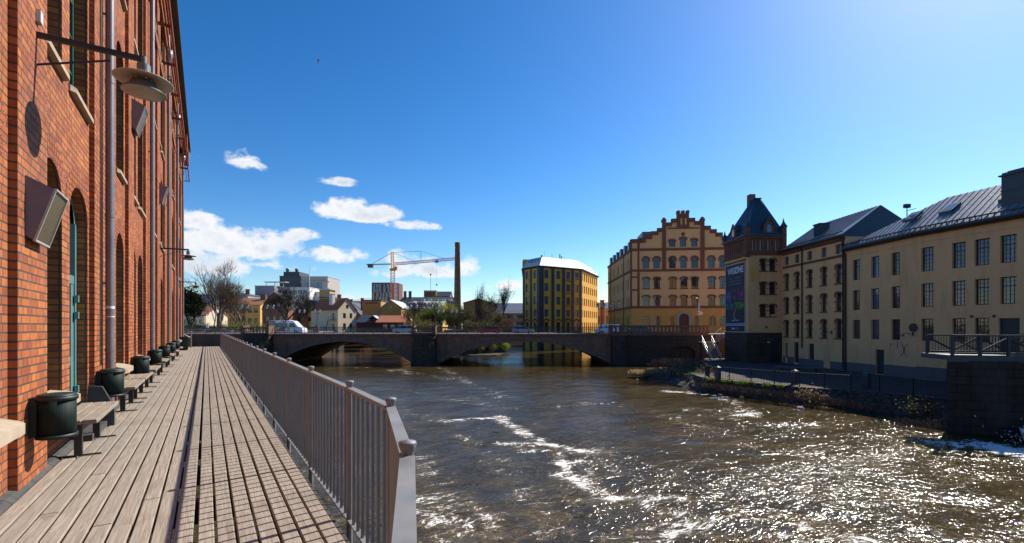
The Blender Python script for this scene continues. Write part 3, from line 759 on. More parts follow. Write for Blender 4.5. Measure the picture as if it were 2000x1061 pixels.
# ================================================================== BRIDGE
WZ = -5.0                       # water level
RZ = .345                       # street level
BY0, BY1 = 80.0, 100.0
def seg(x, x0, x1, crown, spring):
    """circular segment soffit"""
    h = crown-spring; c = (x1-x0)/2; R = (c*c+h*h)/(2*h); xm = (x0+x1)/2
    return crown-R+math.sqrt(max(0, R*R-(x-xm)**2))
ARCH = [(-41.0, -17.3, -1.05, -4.75), (-12.9, 17.1, -1.05, -4.9), (-66.0, -52.5, -1.3, -4.0)]
def bridge():
    t = thing('stone_bridge', 'low brown stone arch bridge with iron railings spanning the river', 'bridge', (0,0,0))
    b = MB(); xl, xr = -88.0, 17.15
    xs = sorted(set([xl, xr]+[a+(c-a)*k/36 for a, c, _, _ in ARCH for k in range(37)]))
    zt = RZ-.30
    for x0, x1 in zip(xs, xs[1:]):
        A = next((a for a in ARCH if a[0]-1e-6 <= x0 and x1 <= a[1]+1e-6), None)
        z0 = seg(x0, *A) if A else WZ-1.5; z1 = seg(x1, *A) if A else WZ-1.5
        b.poly([(x0,BY0,z0),(x1,BY0,z1),(x1,BY0,zt),(x0,BY0,zt)], 0)
        b.poly([(x1,BY1,z1),(x0,BY1,z0),(x0,BY1,zt),(x1,BY1,zt)], 0)
        if A: b.poly([(x0,BY1,z0),(x1,BY1,z1),(x1,BY0,z1),(x0,BY0,z0)], 1)
    for a0, a1, cr, sp in ARCH:
        b.poly([(a0,BY0,WZ-1.5),(a0,BY1,WZ-1.5),(a0,BY1,sp),(a0,BY0,sp)][::-1], 1); b.poly([(a1,BY0,WZ-1.5),(a1,BY1,WZ-1.5),(a1,BY1,sp),(a1,BY0,sp)], 1)
    b.build('span_wall', [Mt['stone_bridge'], Mt['stone_bridge']], t)
    # voussoirs
    for a0, a1, cr, sp in ARCH:
        b = MB(); n = 44; th = .62
        h = cr-sp; c = (a1-a0)/2; R = (c*c+h*h)/(2*h); xm = (a0+a1)/2; zc = cr-R; am = math.asin(min(1, c/R))
        for k in range(n):
            f0 = -am+2*am*(k+.05)/n; f1 = -am+2*am*(k+.95)/n; r0 = R+.0; r1 = R+th*(1 if k % 2 else .9)
            pts = [(xm+r0*math.sin(f0), zc+r0*math.cos(f0)),(xm+r0*math.sin(f1), zc+r0*math.cos(f1)),(xm+r1*math.sin(f1), zc+r1*math.cos(f1)),(xm+r1*math.sin(f0), zc+r1*math.cos(f0))]
            pr = .05+.02*((k*7) % 3)
            fr = [(x,BY0-pr,z) for x, z in pts]; bk = [(x,BY0+.02,z) for x, z in pts]
            b.mesh(fr+bk, [(0,1,2,3),(1,0,4,5),(2,1,5,6),(3,2,6,7),(0,3,7,4)])
        b.build('arch_ring', Mt['stone_ring'], t)
    # cornice
    b = MB(); b.box(xl, xr, BY0-.18, BY0+.3, zt+.002, RZ+.0); b.box(xl, xr, BY1-.3, BY1+.18, zt+.002, RZ+.0); b.box(xl, xr, BY0-.09, BY0-.001, zt-.16, zt); b.build('cornice', Mt['stone_trim'], t)
    # piers with rounded cutwater and refuge balcony
    for xc, hw in ((-15.1, 2.0), (-43.8, 2.35)):
        b = MB(); yo = 2.3 if hw < 2.2 else 2.6
        def plan(w, o): return [(xc-w, BY0-.01), (xc-w*.92, BY0-o*.55), (xc-w*.55, BY0-o*.9), (xc, BY0-o), (xc+w*.55, BY0-o*.9), (xc+w*.92, BY0-o*.55), (xc+w, BY0-.01)]
        b.prism(plan(hw+.35, yo+.35), WZ-1.5, WZ+.55); b.prism(plan(hw+.1, yo), WZ+.55, -1.15); b.prism(plan(hw-.1, yo-.4), -1.15, -.55)
        b.prism(plan(hw+.0, yo-.25), -.55, RZ-.25); b.prism(plan(hw+.12, yo-.12), RZ-.25, RZ-.005)
        b.build('pier', Mt['stone_dark'], t)
        b = MB()
        for s in (-1, 1): b.box(xc+s*hw*.93-.22, xc+s*hw*.93+.22, BY0-yo*.62, BY0+.25, RZ, RZ+1.28)
        n = 7; base = [(xc+hw*.93*math.sin(f), BY0-.3-(yo-.55)*math.cos(f)) for f in [(-1+2*k/n)*1.45 for k in range(n+1)]]
        for (x0, y0), (x1, y1) in zip(base, base[1:]):
            b.bar((x0,y0,RZ+.1),(x1,y1,RZ+.1), .34, .2); b.bar((x0,y0,RZ+1.02),(x1,y1,RZ+1.02), .36, .18)
        m = 13
        for k in range(m+1):
            f = (-1+2*k/m)*1.42; x, y = xc+hw*.93*math.sin(f), BY0-.3-(yo-.55)*math.cos(f)
            b.lathe([(.07,.2),(.12,.35),(.12,.45),(.06,.62),(.07,.72),(.12,.94)], (x,y,RZ), 8)
        b.build('refuge_balustrade', Mt['stone_trim'], t)
        b = MB()
        for s in (-1, 1): b.box(xc+s*hw*.93-.28, xc+s*hw*.93+.28, BY0-yo*.62-.06, BY0+.3, RZ+1.281, RZ+1.42)
        b.build('pedestal_cap', Mt['stone_trim'], t)
    for xa, xb in ((-14.6-.9, -12.6), (-45.6, -42.3)):
        b = MB()
        for x in (xa, xb): b.box(x-.3, x+.3, BY1-.3, BY1+.4, RZ, RZ+1.35)
        b.box(xa+.3, xb-.3, BY1-.1, BY1+.2, RZ+.0, RZ+.2); b.box(xa+.3, xb-.3, BY1-.12, BY1+.22, RZ+.95, RZ+1.15)
        for k in range(1, 8): b.lathe([(.07,.2),(.12,.35),(.12,.5),(.06,.65),(.12,.95)], (xa+(xb-xa)*k/8, BY1+.05, RZ), 8)
        b.build('refuge_balustrade', Mt['stone_trim'], t)
    # iron railings
    def rail(x0, x1, y, ornate, nm='iron_railing'):
        b = MB(); z = RZ; h = 1.16; n = max(1, round((x1-x0)/1.75)); dx = (x1-x0)/n
        b.bar((x0,y,z+h),(x1,y,z+h), .07, .07); b.bar((x0,y,z+.16),(x1,y,z+.16), .05, .05); b.bar((x0,y,z+h-.16),(x1,y,z+h-.16), .03, .03)
        for k in range(n+1):
            x = x0+dx*k; b.bar((x,y,z),(x,y,z+h), .08, .08); 
        for k in range(n):
            xa = x0+dx*k
            if ornate:
                for j in range(4):
                    xc = xa+dx*(j+.5)/4; r = dx/8*.95
                    q = [(xc-r,z+.2),(xc+r,z+h-.2)]
                    b.bar((xc-r,y,z+.2),(xc+r,y,z+h-.2), .03, .03); b.bar((xc+r,y,z+.2),(xc-r,y,z+h-.2), .03, .03)
                    for g in range(6):
                        a0, a1 = g*math.pi/3, (g+1)*math.pi/3; zc = z+.6
                        b.bar((xc+r*.7*math.cos(a0),y,zc+r*.9*math.sin(a0)),(xc+r*.7*math.cos(a1),y,zc+r*.9*math.sin(a1)), .035, .035)
            else:
                for j in range(1, 9): b.bar((xa+dx*j/9,y,z+.16),(xa+dx*j/9,y,z+h), .022, .022)
        b.build(nm, Mt['black_iron'], t)
    for x0, x1, o in ((-88,-46.3,False),(-41.2,-17.2,False),(-13.0,16.9,False)): rail(x0, x1, BY0-.05, o)
    for x0, x1 in ((-88,-45.9),(-42.0,-15.8),(-12.3,24)): rail(x0, x1, BY1+.02, True)
bridge()
# street over the bridge
b = MB(); b.box(-88, 17.15, BY0+.31, BY1-.31, RZ-.5, RZ-.16); tag(b.build('road', Mt['asphalt']), 'asphalt carriageway over the stone bridge', kind='structure')
b = MB(); b.box(-88, 17.15, BY0+.302, BY0+3.0, RZ-.158, RZ-.01); b.box(-88, 17.15, BY1-3.0, BY1-.302, RZ-.158, RZ-.01); tag(b.build('pavement', Mt['paving']), 'pale raised pavements along both sides of the bridge', kind='structure')
b = MB()
for k in range(22):
    b.box(-86+k*4.8, -84+k*4.8, 89.93, 90.07, RZ-.158, RZ-.155)
tag(b.build('road_marking', Mt['white_paint']), 'dashed white centre line on the bridge road', kind='structure')

# ------------------------------------------------------------------ lantern posts
LAN = {}
Mt['lantern_glass'] = plain('milky_lantern_glass', (.62,.66,.68), .3, var=.05)
def lantern_post(x, y, z, label, top=3.55, grp='twin lantern posts on the stone bridge'):
    if 'l' in LAN and top == 3.55: return dup(LAN['l'], (x,y,z), 0, label)
    t = thing('lantern_post', label, 'street lamp', (x,y,z), 0, grp)
    H = top-.75
    b = MB(); b.lathe([(.16,0),(.16,.25),(.09,.4),(.06,.8),(.05,H-.1),(.09,H),(.03,H+.3),(0,H+.55)], (0,0,0), 10); b.build('post', Mt['black_iron'], t)
    b = MB()
    for s in (-1, 1):
        b.tube([(0,0,H-.3),(s*.2,0,H-.12),(s*.42,0,H-.15),(s*.53,0,H)], .03, 6); b.bar((0,0,H+.1),(s*.45,0,H-.05), .02)
    b.build('arm', Mt['black_iron'], t)
    for s in (-1, 1):
        b = MB(); c = (s*.53,0,H); b.lathe([(.05,0),(.17,.08)], c, 6, sm=False); b.lathe([(.27,.52),(.29,.55),(.20,.72),(.07,.80),(.05,.9),(0,.93)], c, 6, sm=False)
        for k in range(6):
            a = k*math.pi/3; b.bar((c[0]+.16*math.cos(a),.16*math.sin(a),H+.08),(c[0]+.255*math.cos(a),.255*math.sin(a),H+.52), .02)
        l = b.build('lantern', Mt['black_iron'], t)
        b = MB(); b.lathe([(.15,.082),(.245,.515)], c, 6, sm=False); b.build('glass', Mt['lantern_glass'], l)
    if top == 3.55: LAN['l'] = t
    return t
pz = RZ+1.42
lantern_post(-43.8-2.2, BY0-.7, pz, 'outer twin lantern post on the near pier, farther from the white and red van', 3.55)
lantern_post(-43.8+2.2, BY0-.7, pz, 'twin lantern post on the near pier at the tail of the white and red van')
lantern_post(-15.1-1.86, BY0-.7, pz, 'twin lantern post on the near middle pier, beside the pale car')
lantern_post(-15.1+1.86, BY0-.7, pz, 'twin lantern post on the near middle pier, on the side of the red car')
lantern_post(-45.6, BY1, RZ+1.35, 'twin lantern post on the far parapet in front of the dark tree above the van')
lantern_post(-42.3, BY1, RZ+1.35, 'twin lantern post on the far parapet in front of the cream house')
lantern_post(-15.5, BY1, RZ+1.35, 'twin lantern post on the far parapet in front of the green willow')
lantern_post(-12.6, BY1, RZ+1.35, 'twin lantern post on the far parapet beside the brick chimney')
lantern_post(-66.5, BY1, RZ+1.0, 'twin lantern post on the far parapet right beside the end of the brick factory')
lantern_post(15.6, BY0+.7, RZ+.9, 'tall twin lantern post before the gap between yellow and stepped gable buildings', 4.4, 'tall lantern posts at the end of the bridge')
lantern_post(17.9, BY0+.3, RZ+.9, 'tall twin lantern post before the corner of the stepped gable building', 4.4, 'tall lantern posts at the end of the bridge')

# ------------------------------------------------------------------ quay wall right of the bridge
def quay_wall():
    t = thing('quay_wall', 'dark stone quay wall with an arched niche beside the bridge end', 'quay wall', (0,0,0))
    b = MB(); x0, x1 = 17.16, 34.55; y = BY0-.35
    ops = [(10.0, 14.5, WZ+.1, -1.85, .9)]
    facade(b, (x0, y), (1,0), x1-x0, WZ-1.5, RZ-.32, ops, .5, 0)
    for o in ops:
        b.poly([(x0+o[0],y+.5,o[2]),(x0+o[1],y+.5,o[2])]+[(x0+s,y+.5,z) for s, z in arc(o[0],o[1],o[3],o[4])][::-1], 0)
    b.box(x0, x1, y+.55, y+3, WZ-1.5, RZ-.33, 0, skip='f'); b.box(17.16, 19.4, y-1.1, y-.001, WZ-1.5, RZ-.33)
    b.build('wall', Mt['stone_dark'], t)
    b = MB(); b.box(x0+12.2, x0+13.6, y+.40, y+.49, WZ+1.0, -2.3); b.build('door', Mt['black_iron'], t)
    b = MB(); b.box(x0-.1, x1, y-.16, y+.5, RZ-.319, RZ-.05); b.box(17.1,19.5,y-1.22,y-.161,RZ-.319,RZ-.05); b.build('coping', Mt['stone_trim'], t)
quay_wall()
def balustrade():
    t = thing('stone_balustrade', 'brown stone balustrade with square openings in front of the stepped gable building', 'balustrade', (0,0,0))
    b = MB(); y = BY0-.2; z = RZ-.045; x0, x1 = 17.2, 34.0
    b.box(x0, x1, y-.2, y+.2, z, z+.42); b.box(x0, x1, y-.17, y+.17, z+1.18, z+1.5); b.build('rail', Mt['stone_trim'], t)
    b = MB(); k = 0; x = x0
    while x < x1-.2:
        b.box(x, x+.28, y-.15, y+.15, z+.421, z+1.179); x += .66
    b.build('baluster', Mt['stone_trim'], t)
    b = MB()
    for x in (x0-.1, x0+1.9): b.box(x-.35, x+.35, y-.3, y+.3, z, z+1.6)
    b.build('pedestal', Mt['stone_trim'], t)
balustrade()

# ------------------------------------------------------------------ ground sheets beyond
def ground():
    # bed of the river and everything low: one sheet to the horizon
    b = MB(); b.poly([(-2500,-600,-7.5),(2500,-600,-7.5),(2500,4000,-7.5),(-2500,4000,-7.5)]); tag(b.build('riverbed', plain('riverbed', (.05,.04,.025), .9)), 'dark bed of the river', kind='structure')
    z = RZ-.02
    b = MB()
    b.prism([(-900,100.2),(-42.0,100.2),(-47,120),(-57,150),(-64,181),(-18,185),(-5,230),(600,230),(1500,1500),(1500,3000),(-1500,3000),(-1500,400)], WZ-2, z, 0, 1)
    b.prism([(25.5,100.2),(600,100.2),(600,229.9),(60,229.9),(40,150),(29,136)], WZ-2, z-.02, 0, 1)
    b.prism([(-900,-50),(-16.2,-50),(-24,0),(-46.5,60),(-60,80.0),(-88.1,80.0),(-88.1,100.1),(-900,100.1)], WZ-2, z-.04, 0, 1) 
    b.prism([(17.2,80.2),(34.9,80.2),(60,76),(300,76),(300,100.1),(17.2,100.1)], WZ-2, z-.03, 0, 1)
    tag(b.build('city_ground', [Mt['stone_dark'], Mt['paving']]), 'paved city ground and quays beyond the bridge', kind='structure')
ground()

# ------------------------------------------------------------------ right bank terrace, fence, slopes
TZ = -3.7
def mudmat():
    t = NT('rough_bank_stone'); g = t.geo(); n = t.noise(g, 1.6, 7, .7, .4); m = t.noise(g, 6, 5, .7)
    v = t.N.new('ShaderNodeTexVoronoi'); v.feature = 'DISTANCE_TO_EDGE'; t.L.new(t.map(g, (1,1,1.7)), v.inputs['Vector']); v.inputs['Scale'].default_value = 1.9
    c = t.mix(t.rng(n, .35, .7), (.035,.028,.022), (.11,.085,.06)); c = t.mix(t.rng(v.outputs['Distance'], 0, .07), (.012,.01,.008), c)
    t.set('Base Color', c); t.set('Roughness', .9); t.bump(t.math('ADD', m, t.math('MULTIPLY', t.rng(v.outputs['Distance'], 0, .12), 1.2)), 1, .08); return t.mat
Mt['bank'] = mudmat()
QL = [(33.9,79.6),(30.0,73.0),(25.5,62.0),(20.0,52.0),(19.6,46.6),(24.9,40.0),(29.1,36.6),(31.2,33.0),(31.6,28.6)]
def terrace():
    b = MB(); q = list(QL)
    b.prism(q[::1]+[(60,28.6),(60,79.6)][::1], WZ-2, TZ, 0, 1) if False else None
    pts = q+[(60,28.6),(60,79.6)]
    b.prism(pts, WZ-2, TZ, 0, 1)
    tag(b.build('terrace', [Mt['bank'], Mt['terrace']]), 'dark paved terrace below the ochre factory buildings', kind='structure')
    # rubble slope with displaced rows between terrace edge and water
    b = MB(); rnd = random.Random(11); rows = 7
    pl = []
    for (x0, y0), (x1, y1) in zip(q, q[1:]):
        L = math.hypot(x1-x0, y1-y0); n = max(2, int(L/.45))
        for k in range(n): pl.append((x0+(x1-x0)*k/n, y0+(y1-y0)*k/n, (y1-y0)/L, -(x1-x0)/L))
    pl.append((*q[-1], pl[-1][2], pl[-1][3]))
    V = []
    for i, (x, y, nx, ny) in enumerate(pl):
        wd = 1.3+.9*noise.noise(Vector((x*.18, y*.18, 2)))+max(0, (46-y))*.14 + (3.2*math.exp(-((y-55)/5)**2))
        for j in range(rows+1):
            f = j/rows; o = wd*f; zz = (TZ-.12)*(1-f**.8)+(WZ-.5)*f**.8 if j else TZ-.04
            n1 = noise.noise(Vector((x*1.1, y*1.1, j*.9)))*.32*(1 if j else .25)
            V.append((x+nx*(o+n1)*1, y+ny*(o+n1)*1, zz+n1*.5*(j > 0)))
    Fc = [(i*(rows+1)+j, i*(rows+1)+j+1, (i+1)*(rows+1)+j+1, (i+1)*(rows+1)+j) for i in range(len(pl)-1) for j in range(rows)]
    b.mesh(V, Fc, 0, False); tag(b.build('bank_slope', Mt['bank']), 'rough stone bank falling from the terrace to the water', kind='structure')
terrace()
def terrace_fence():
    t = thing('terrace_fence', 'black iron fence of thin upright bars along the edge of the terrace', 'fence', (0,0,0))
    pts = [(20.3,48.3),(19.95,46.6),(25.1,40.25),(29.35,36.8),(31.5,33.1),(31.9,29)]
    seg_ = []
    for (x0, y0), (x1, y1) in zip(pts, pts[1:]):
        L = math.hypot(x1-x0, y1-y0); n = max(1, round(L/1.9))
        for k in range(n): seg_.append(((x0+(x1-x0)*k/n, y0+(y1-y0)*k/n), (x0+(x1-x0)*(k+1)/n, y0+(y1-y0)*(k+1)/n)))
    for A, B in seg_:
        b = MB(); h = 1.22
        b.bar((*A,TZ+h),(*B,TZ+h), .05, .035); b.bar((*A,TZ+.12),(*B,TZ+.12), .04, .03)
        for k in range(1, 15):
            x = A[0]+(B[0]-A[0])*k/15; y = A[1]+(B[1]-A[1])*k/15; b.bar((x,y,TZ+.12),(x,y,TZ+h), .02)
        b.build('bar_panel', Mt['black_iron'], t)
    for A in [s[0] for s in seg_]+[seg_[-1][1]]:
        b = MB(); b.box(A[0]-.035,A[0]+.035,A[1]-.035,A[1]+.035,TZ,TZ+1.34); b.build('post', Mt['black_iron'], t)
terrace_fence()
# stout dark bollards standing behind the fence
for i, (px, Z, l) in enumerate(((1402,45.2,'dark square bollard behind the sunlit end of the terrace fence'),(1552,41.6,'dark square bollard behind the middle of the terrace fence'),(1693,39.0,'dark square bollard behind the shaded end of the terrace fence'))):
    t = thing('bollard', l, 'bollard', (XW(px,Z),Z,TZ), .3, 'square bollards on the terrace'); b = MB(); b.box(-.2,.2,-.2,.2,0,1.25); b.build('shaft', Mt['slate_wall'], t); b = MB(); b.mesh([(-.22,-.22,1.251),(.22,-.22,1.251),(.22,.22,1.251),(-.22,.22,1.251),(0,0,1.42)], [(3,2,1,0),(0,1,4),(1,2,4),(2,3,4),(3,0,4)]); b.build('cap', Mt['slate_wall'], t)
# long bench slab on the terrace
t = thing('stone_bench', 'long pale slab bench on the shaded terrace before the ochre building', 'bench', (33.3,53.4,TZ), -.42)
b = MB(); b.box(-2.4,2.4,-.55,.55,.46,.60); b.build('seat', Mt['plinth_grey'], t)
for x in (-1.8, 0, 1.8): b = MB(); b.box(x-.2,x+.2,-.4,.4,0,.458); b.build('support', Mt['kerbstone'], t)

# ------------------------------------------------------------------ steel stairs
def stairs():
    t = thing('steel_stairs', 'two flight steel stairs with shining handrails from street to terrace', 'stairs', (0,0,0))
    A = Vector((30.6,69.0,TZ)); B = Vector((31.6,74.8,-.95)); w = 1.5
    d = B-A; s = Vector((d.y,-d.x,0)).normalized()
    n = 16; b = MB()
    for k in range(n):
        p = A+d*((k+.5)/n); q = Vector((p.x,p.y,A.z+d.z*(k+1)/n))
        b.bar(q-s*w/2, q+s*w/2, .30, .05)
    b.build('lower_steps', plain('worn_steel_tread', (.3,.26,.2), .45, .4, var=.3), t)
    for sg in (-1, 1):
        b = MB(); o = s*sg*w/2; b.bar(A+o, B+o, .06, .28); b.build('stringer', plain('blue_black_stringer', (.03,.05,.08), .4), t)
        b = MB(); up = Vector((0,0,1.0)); b.tube([A+o+up*.9, B+o+up], .045, 8); b.tube([A+o+up*.45, B+o+up*.5], .02, 6)
        for k in range(5): p = A+o+d*(k/4); b.bar(p, p+up*.98, .04)
        b.build('handrail', plain('polished_rail', (.6,.6,.62), .45, .8), t)
    b = MB(); c = B+Vector((.5,.9,0)); b.box(c.x-1.3,c.x+1.3,c.y-.9,c.y+.9,c.z-.12,c.z); b.build('landing', Mt['black_iron'], t)
    for x in (c.x-1.1, c.x+1.1): b = MB(); b.box(x-.08,x+.08,c.y-.1,c.y+.1,TZ,c.z-.121); b.build('leg', Mt['black_iron'], t)
    C = Vector((c.x+1.2,c.y-.3,-.95)); D = Vector((c.x+3.1,c.y+.6,RZ)); d2 = D-C; s2 = Vector((d2.y,-d2.x,0)).normalized()
    b = MB()
    for k in range(8):
        p = C+d2*((k+.5)/8); b.bar(Vector((p.x,p.y,C.z+d2.z*(k+1)/8))-s2*.7, Vector((p.x,p.y,C.z+d2.z*(k+1)/8))+s2*.7, .28, .05)
    b.build('upper_steps', plain('worn_steel_tread_upper', (.3,.3,.34), .4, .5), t)
    for sg in (-1, 1):
        b = MB(); o = s2*sg*.7; up = Vector((0,0,1.0)); b.tube([C+o+up, D+o+up], .04, 8)
        for k in range(3): p = C+o+d2*(k/2); b.bar(p, p+up, .035)
        b.build('handrail', plain('polished_rail_b', (.6,.6,.62), .45, .8), t)
stairs()
# ================================================================== STEPPED GABLE BUILDING
def gable_building():
    rz = math.atan2(-2, 21)
    t = thing('gabled_building', 'large ochre building with stepped brick gable and rows of arched windows', 'building', (25.9,100,RZ), rz)
    P = 9.09
    def X(xc): return (xc*.245-63)/P
    def Zt(yc): return (249.4-.245*yc)/9.05
    Wd = 24.5; depth = .3
    rows = [(887,965,.55,[(375,52),(460,52),(577,32),(765,32),(885,54),(970,54)]),
            (725,812,.28,[(374,52),(458,52),(582,52),(668,52),(752,52),(881,54),(968,54)]),
            (580,668,.28,[(374,52),(458,52),(582,54),(668,54),(752,54),(881,55),(968,55)]),
            (415,508,.72,[(371,52),(455,52),(579,52),(664,52),(750,52),(878,54),(966,54)])]
    ops = []; grp = []
    for i, (ya, yb, ar, L) in enumerate(rows):
        g = []
        for xc, w in L:
            a = ar if i != 0 else min(.7, w*.245/P/2)
            g.append((X(xc)-w*.1225/P, X(xc)+w*.1225/P, Zt(yb), Zt(ya), a))
        if i: 
            for xx in (1060, 1145): g.append((X(xx)-.7, X(xx)+.7, Zt(yb), Zt(ya), ar))
        grp.append(g); ops += g
    door = (X(668)-1.03, X(668)+1.03, .02, Zt(868), .95); ops.append(door)
    b = MB(); zl = Zt(820)
    def lo(o): return o[2] < zl-1e-3
    facade(b, (0,0), (1,0), Wd, -1.0, zl, [o for o in ops if o[3] < zl], depth, 1)
    facade(b, (0,0), (1,0), Wd, zl, 18.0, [o for o in ops if o[2] > zl], depth, 0)
    # the gable itself, step by step
    steps = [(245,330,275),(330,365,275),(365,415,245),(415,465,215),(465,500,190),(500,527,140),(527,575,147),(575,617,118),(617,705,80),(705,750,115),(750,795,140),(795,825,135),(825,870,180),(870,915,208),(915,960,235),(960,1150,262)]
    gw = [(X(xc)-w*.1225/P, X(xc)+w*.1225/P, Zt(338), Zt(yt), .28) for xc, w, yt in ((577,50,280),(661,50,264),(747,50,276))]
    for xa, xb, yt in steps:
        a, c = X(xa), X(xb); a = max(0, a); z1 = Zt(yt)
        o = [(g[0]-a, g[1]-a, g[2], g[3], g[4]) for g in gw if g[0] >= a-.01 and g[1] <= c+.01]
        if not o and any(g[0] < c and g[1] > a for g in gw): pass
    # one facade up to the shoulder of the windows, steps above
    zs = Zt(245)
    facade(b, (X(465),0), (1,0), X(870)-X(465), 18.0, Zt(215), [(g[0]-X(465), g[1]-X(465), g[2], g[3], g[4]) for g in gw], depth, 0)
    b.poly([(X(465),.5,18.0),(X(465),.5,Zt(215)),(X(870),.5,Zt(215)),(X(870),.5,18.0)], 0)
    for xa, xb, yt in steps:
        a, c = max(0, X(xa)), X(xb); z0 = 18.0 if (xb <= 465 or xa >= 870) else Zt(215)
        if Zt(yt) > z0: b.box(a, c, 0, .5, z0, Zt(yt), 0)
    # side wall: runs away from the camera on the river side
    LS = 29.5
    sops = []
    for i, (ya, yb, ar, L) in enumerate(rows):
        for k in range(5):
            for dxx in (0, 1.75):
                s = LS-(2.3+k*5.6+dxx)-1.0
                sops.append((s, s+1.0, Zt(yb), Zt(ya), .5 if i in (0, 3) else .2))
    facade(b, (-1.75,LS-.2), (1.75,-(LS-.2)), math.hypot(1.75,LS-.2), -1, zl, [o for o in sops if o[3] < zl], depth, 1)
    facade(b, (-1.75,LS-.2), (1.75,-(LS-.2)), math.hypot(1.75,LS-.2), zl, 18.0, [o for o in sops if o[2] > zl], depth, 0)
    b.poly([(Wd,0,-1),(Wd,LS,-1),(Wd,LS,18),(Wd,0,18)], 0); b.poly([(Wd,LS,-1),(-1.75,LS-.2,-1),(-1.75,LS-.2,18),(Wd,LS,18)], 0)
    b.build('wall', [Mt['ochre'], Mt['ochre_low']], t)
    # brick trim
    b = MB(); e = -.12
    for z0, z1, pr in ((zl-.15,zl+.35,.16),(13.15,13.62,.16),(17.65,18.15,.2)):
        b.box(-.05, Wd, -pr, .004, z0, z1)
        U = Vector((1.75,-(LS-.2),0)).normalized(); N = Vector((U.y,-U.x,0)); A = Vector((-1.75,LS-.2,0)); B = Vector((0,0,0))
        b.extr([(0,0,z0),tuple(N*pr+Vector((0,0,z0))),tuple(N*pr+Vector((0,0,z1))),(0,0,z1)], A, B)
    for xa, xb, z0, z1 in ((247,262,zl+.35,18),(305,322,zl+.35,13.15),(306,320,13.62,18),(262,305,14.0-.8,14.0-.5)): b.box(X(xa), X(xb), -.08, .003, z0, z1)
    for z in (9, 11.8): b.box(X(262), X(305), -.07, .003, z, z+.35)
    for xa, xb in ((500,527),(795,825)): b.box(X(xa), X(xb), -.22, .003, 13.62, Zt(150)+.3)
    b.box(X(245)-.05, X(262), -.1, .003, 18.15, Zt(275)); b.box(X(305), X(322), -.1, .003, 18.15, Zt(275))
    for xa, xb, yt in steps:
        if (xa, xb) in ((500,527),(795,825),(617,705)): continue
        a, c = max(-.1, X(xa)-.12), X(xb)+.12; b.box(a, c, -.16, .62, Zt(yt)-.75, Zt(yt)+.0-.0 if False else Zt(yt)-.001+.12)
    # central turret
    xa, xb = X(615), X(705); b.box(xa, xb, -.28, .7, Zt(195), Zt(80)+.1)
    for k in range(3): w = (xb-xa)/5; b.box(xa+k*2*w-.05, xa+k*2*w+w+.05, -.34, .76, Zt(80)+.101, Zt(52))
    for xc in (513, 810): b.box(X(xc)-.45, X(xc)+.45, -.35, .75, Zt(150)+.3, Zt(125)+.2); b.box(X(xc)-.25, X(xc)+.25, -.15, .5, Zt(125)+.2, Zt(108)+.1)
    b.box(X(540), X(785), -.1, .003, Zt(196), Zt(186))
    b.build('brick_trim', Mt['brick_brown'], t)
    b = MB()
    for xc in (645, 678): b.box(X(xc)-.16, X(xc)+.16, -.34, -.281, Zt(165), Zt(115))
    for xc in (555, 615-30, 720, 770): b.box(X(xc)-.3, X(xc)+.3, -.17, .004, Zt(183), Zt(160)) if xc in (585, 720) else None
    b.build('turret_panel', Mt['ochre'], t)
    # door arch of pale stone, door leaf
    b = MB(); o = arc(door[0]-.55, door[1]+.55, door[3]+.55, 1.45, 14); i = arc(door[0], door[1], door[3], .95, 14)
    for k in range(14):
        A, B, C, D = o[k], o[k+1], i[k+1], i[k]
        b.poly([(D[0],-.15,D[1]),(C[0],-.15,C[1]),(B[0],-.15,B[1]),(A[0],-.15,A[1])]); b.poly([(A[0],-.15,A[1]),(B[0],-.15,B[1]),(B[0],.0,B[1]),(A[0],.0,A[1])])
    b.box(door[0]-.55, door[0], -.15, .003, 0, door[3]-.95); b.box(door[1], door[1]+.55, -.15, .003, 0, door[3]-.95); b.build('door_arch', Mt['stone_pale'], t)
    b = MB(); b.poly([(door[0],.28,0),(door[1],.28,0)]+[(x,.28,z) for x, z in arc(door[0],door[1],door[3],.95)][::-1]); b.box(-.03+door[0]/2+door[1]/2, .03+door[0]/2+door[1]/2, .24, .279, 0, 2.4); b.build('door', Mt['frame_red'], t)
    lit = ['glass','glass_curtain','glass_curtain']
    windows(t, (0,0), (1,0), grp[0], depth, 4, 5, .07, 'frame_red', lit, 3)
    for g in (grp[1], grp[2]): windows(t, (0,0), (1,0), g, depth, 4, 5, .08, 'frame_red', lit, 3, 'hood big sill')
    windows(t, (0,0), (1,0), grp[3], depth, 4, 6, .08, 'frame_red', 'glass', 4, 'hood big')
    windows(t, (0,0), (1,0), gw, depth, 4, 4, .08, 'frame_red', 'glass', 0, 'hood big')
    windows(t, (-1.75,LS-.2), (1.75,-(LS-.2)), sops, depth, 2, 4, .07, 'frame_red', 'glass', 2)
    b = MB(); cx = X(661); b.lathe([(0,0),(.35,0),(.42,.0)], (0,0,0), 16)
    me = b.data('oculus', [Mt['brick_brown']]); o_ = link('oculus', me, t, (cx,-.02,Zt(237))); o_.rotation_euler = (rad(90),0,0)
    # roofs: saddle behind the gable and mansard along the side
    b = MB(); xm = X(661); zr = Zt(150)
    b.poly([(0,.5,18.3),(xm,.5,zr),(xm,LS,zr),(-1.6,LS,18.3)]); b.poly([(xm,.5,zr),(Wd,.5,18.3),(Wd,LS,18.3),(xm,LS,zr)]); b.poly([(-1.6,LS,18.3),(xm,LS,zr),(Wd,LS,18.3)])
    U = Vector((1.75,-(LS-.2),0)).normalized(); N = Vector((U.y,-U.x,0))
    b.extr([(0,0,18.16),tuple(-N*1.5+Vector((0,0,20.6))),tuple(-N*3+Vector((0,0,20.8))),tuple(-N*3+Vector((0,0,18.16)))], Vector((-1.75,LS-.2,0))-N*.1, Vector((0,.55,0))-N*.1)
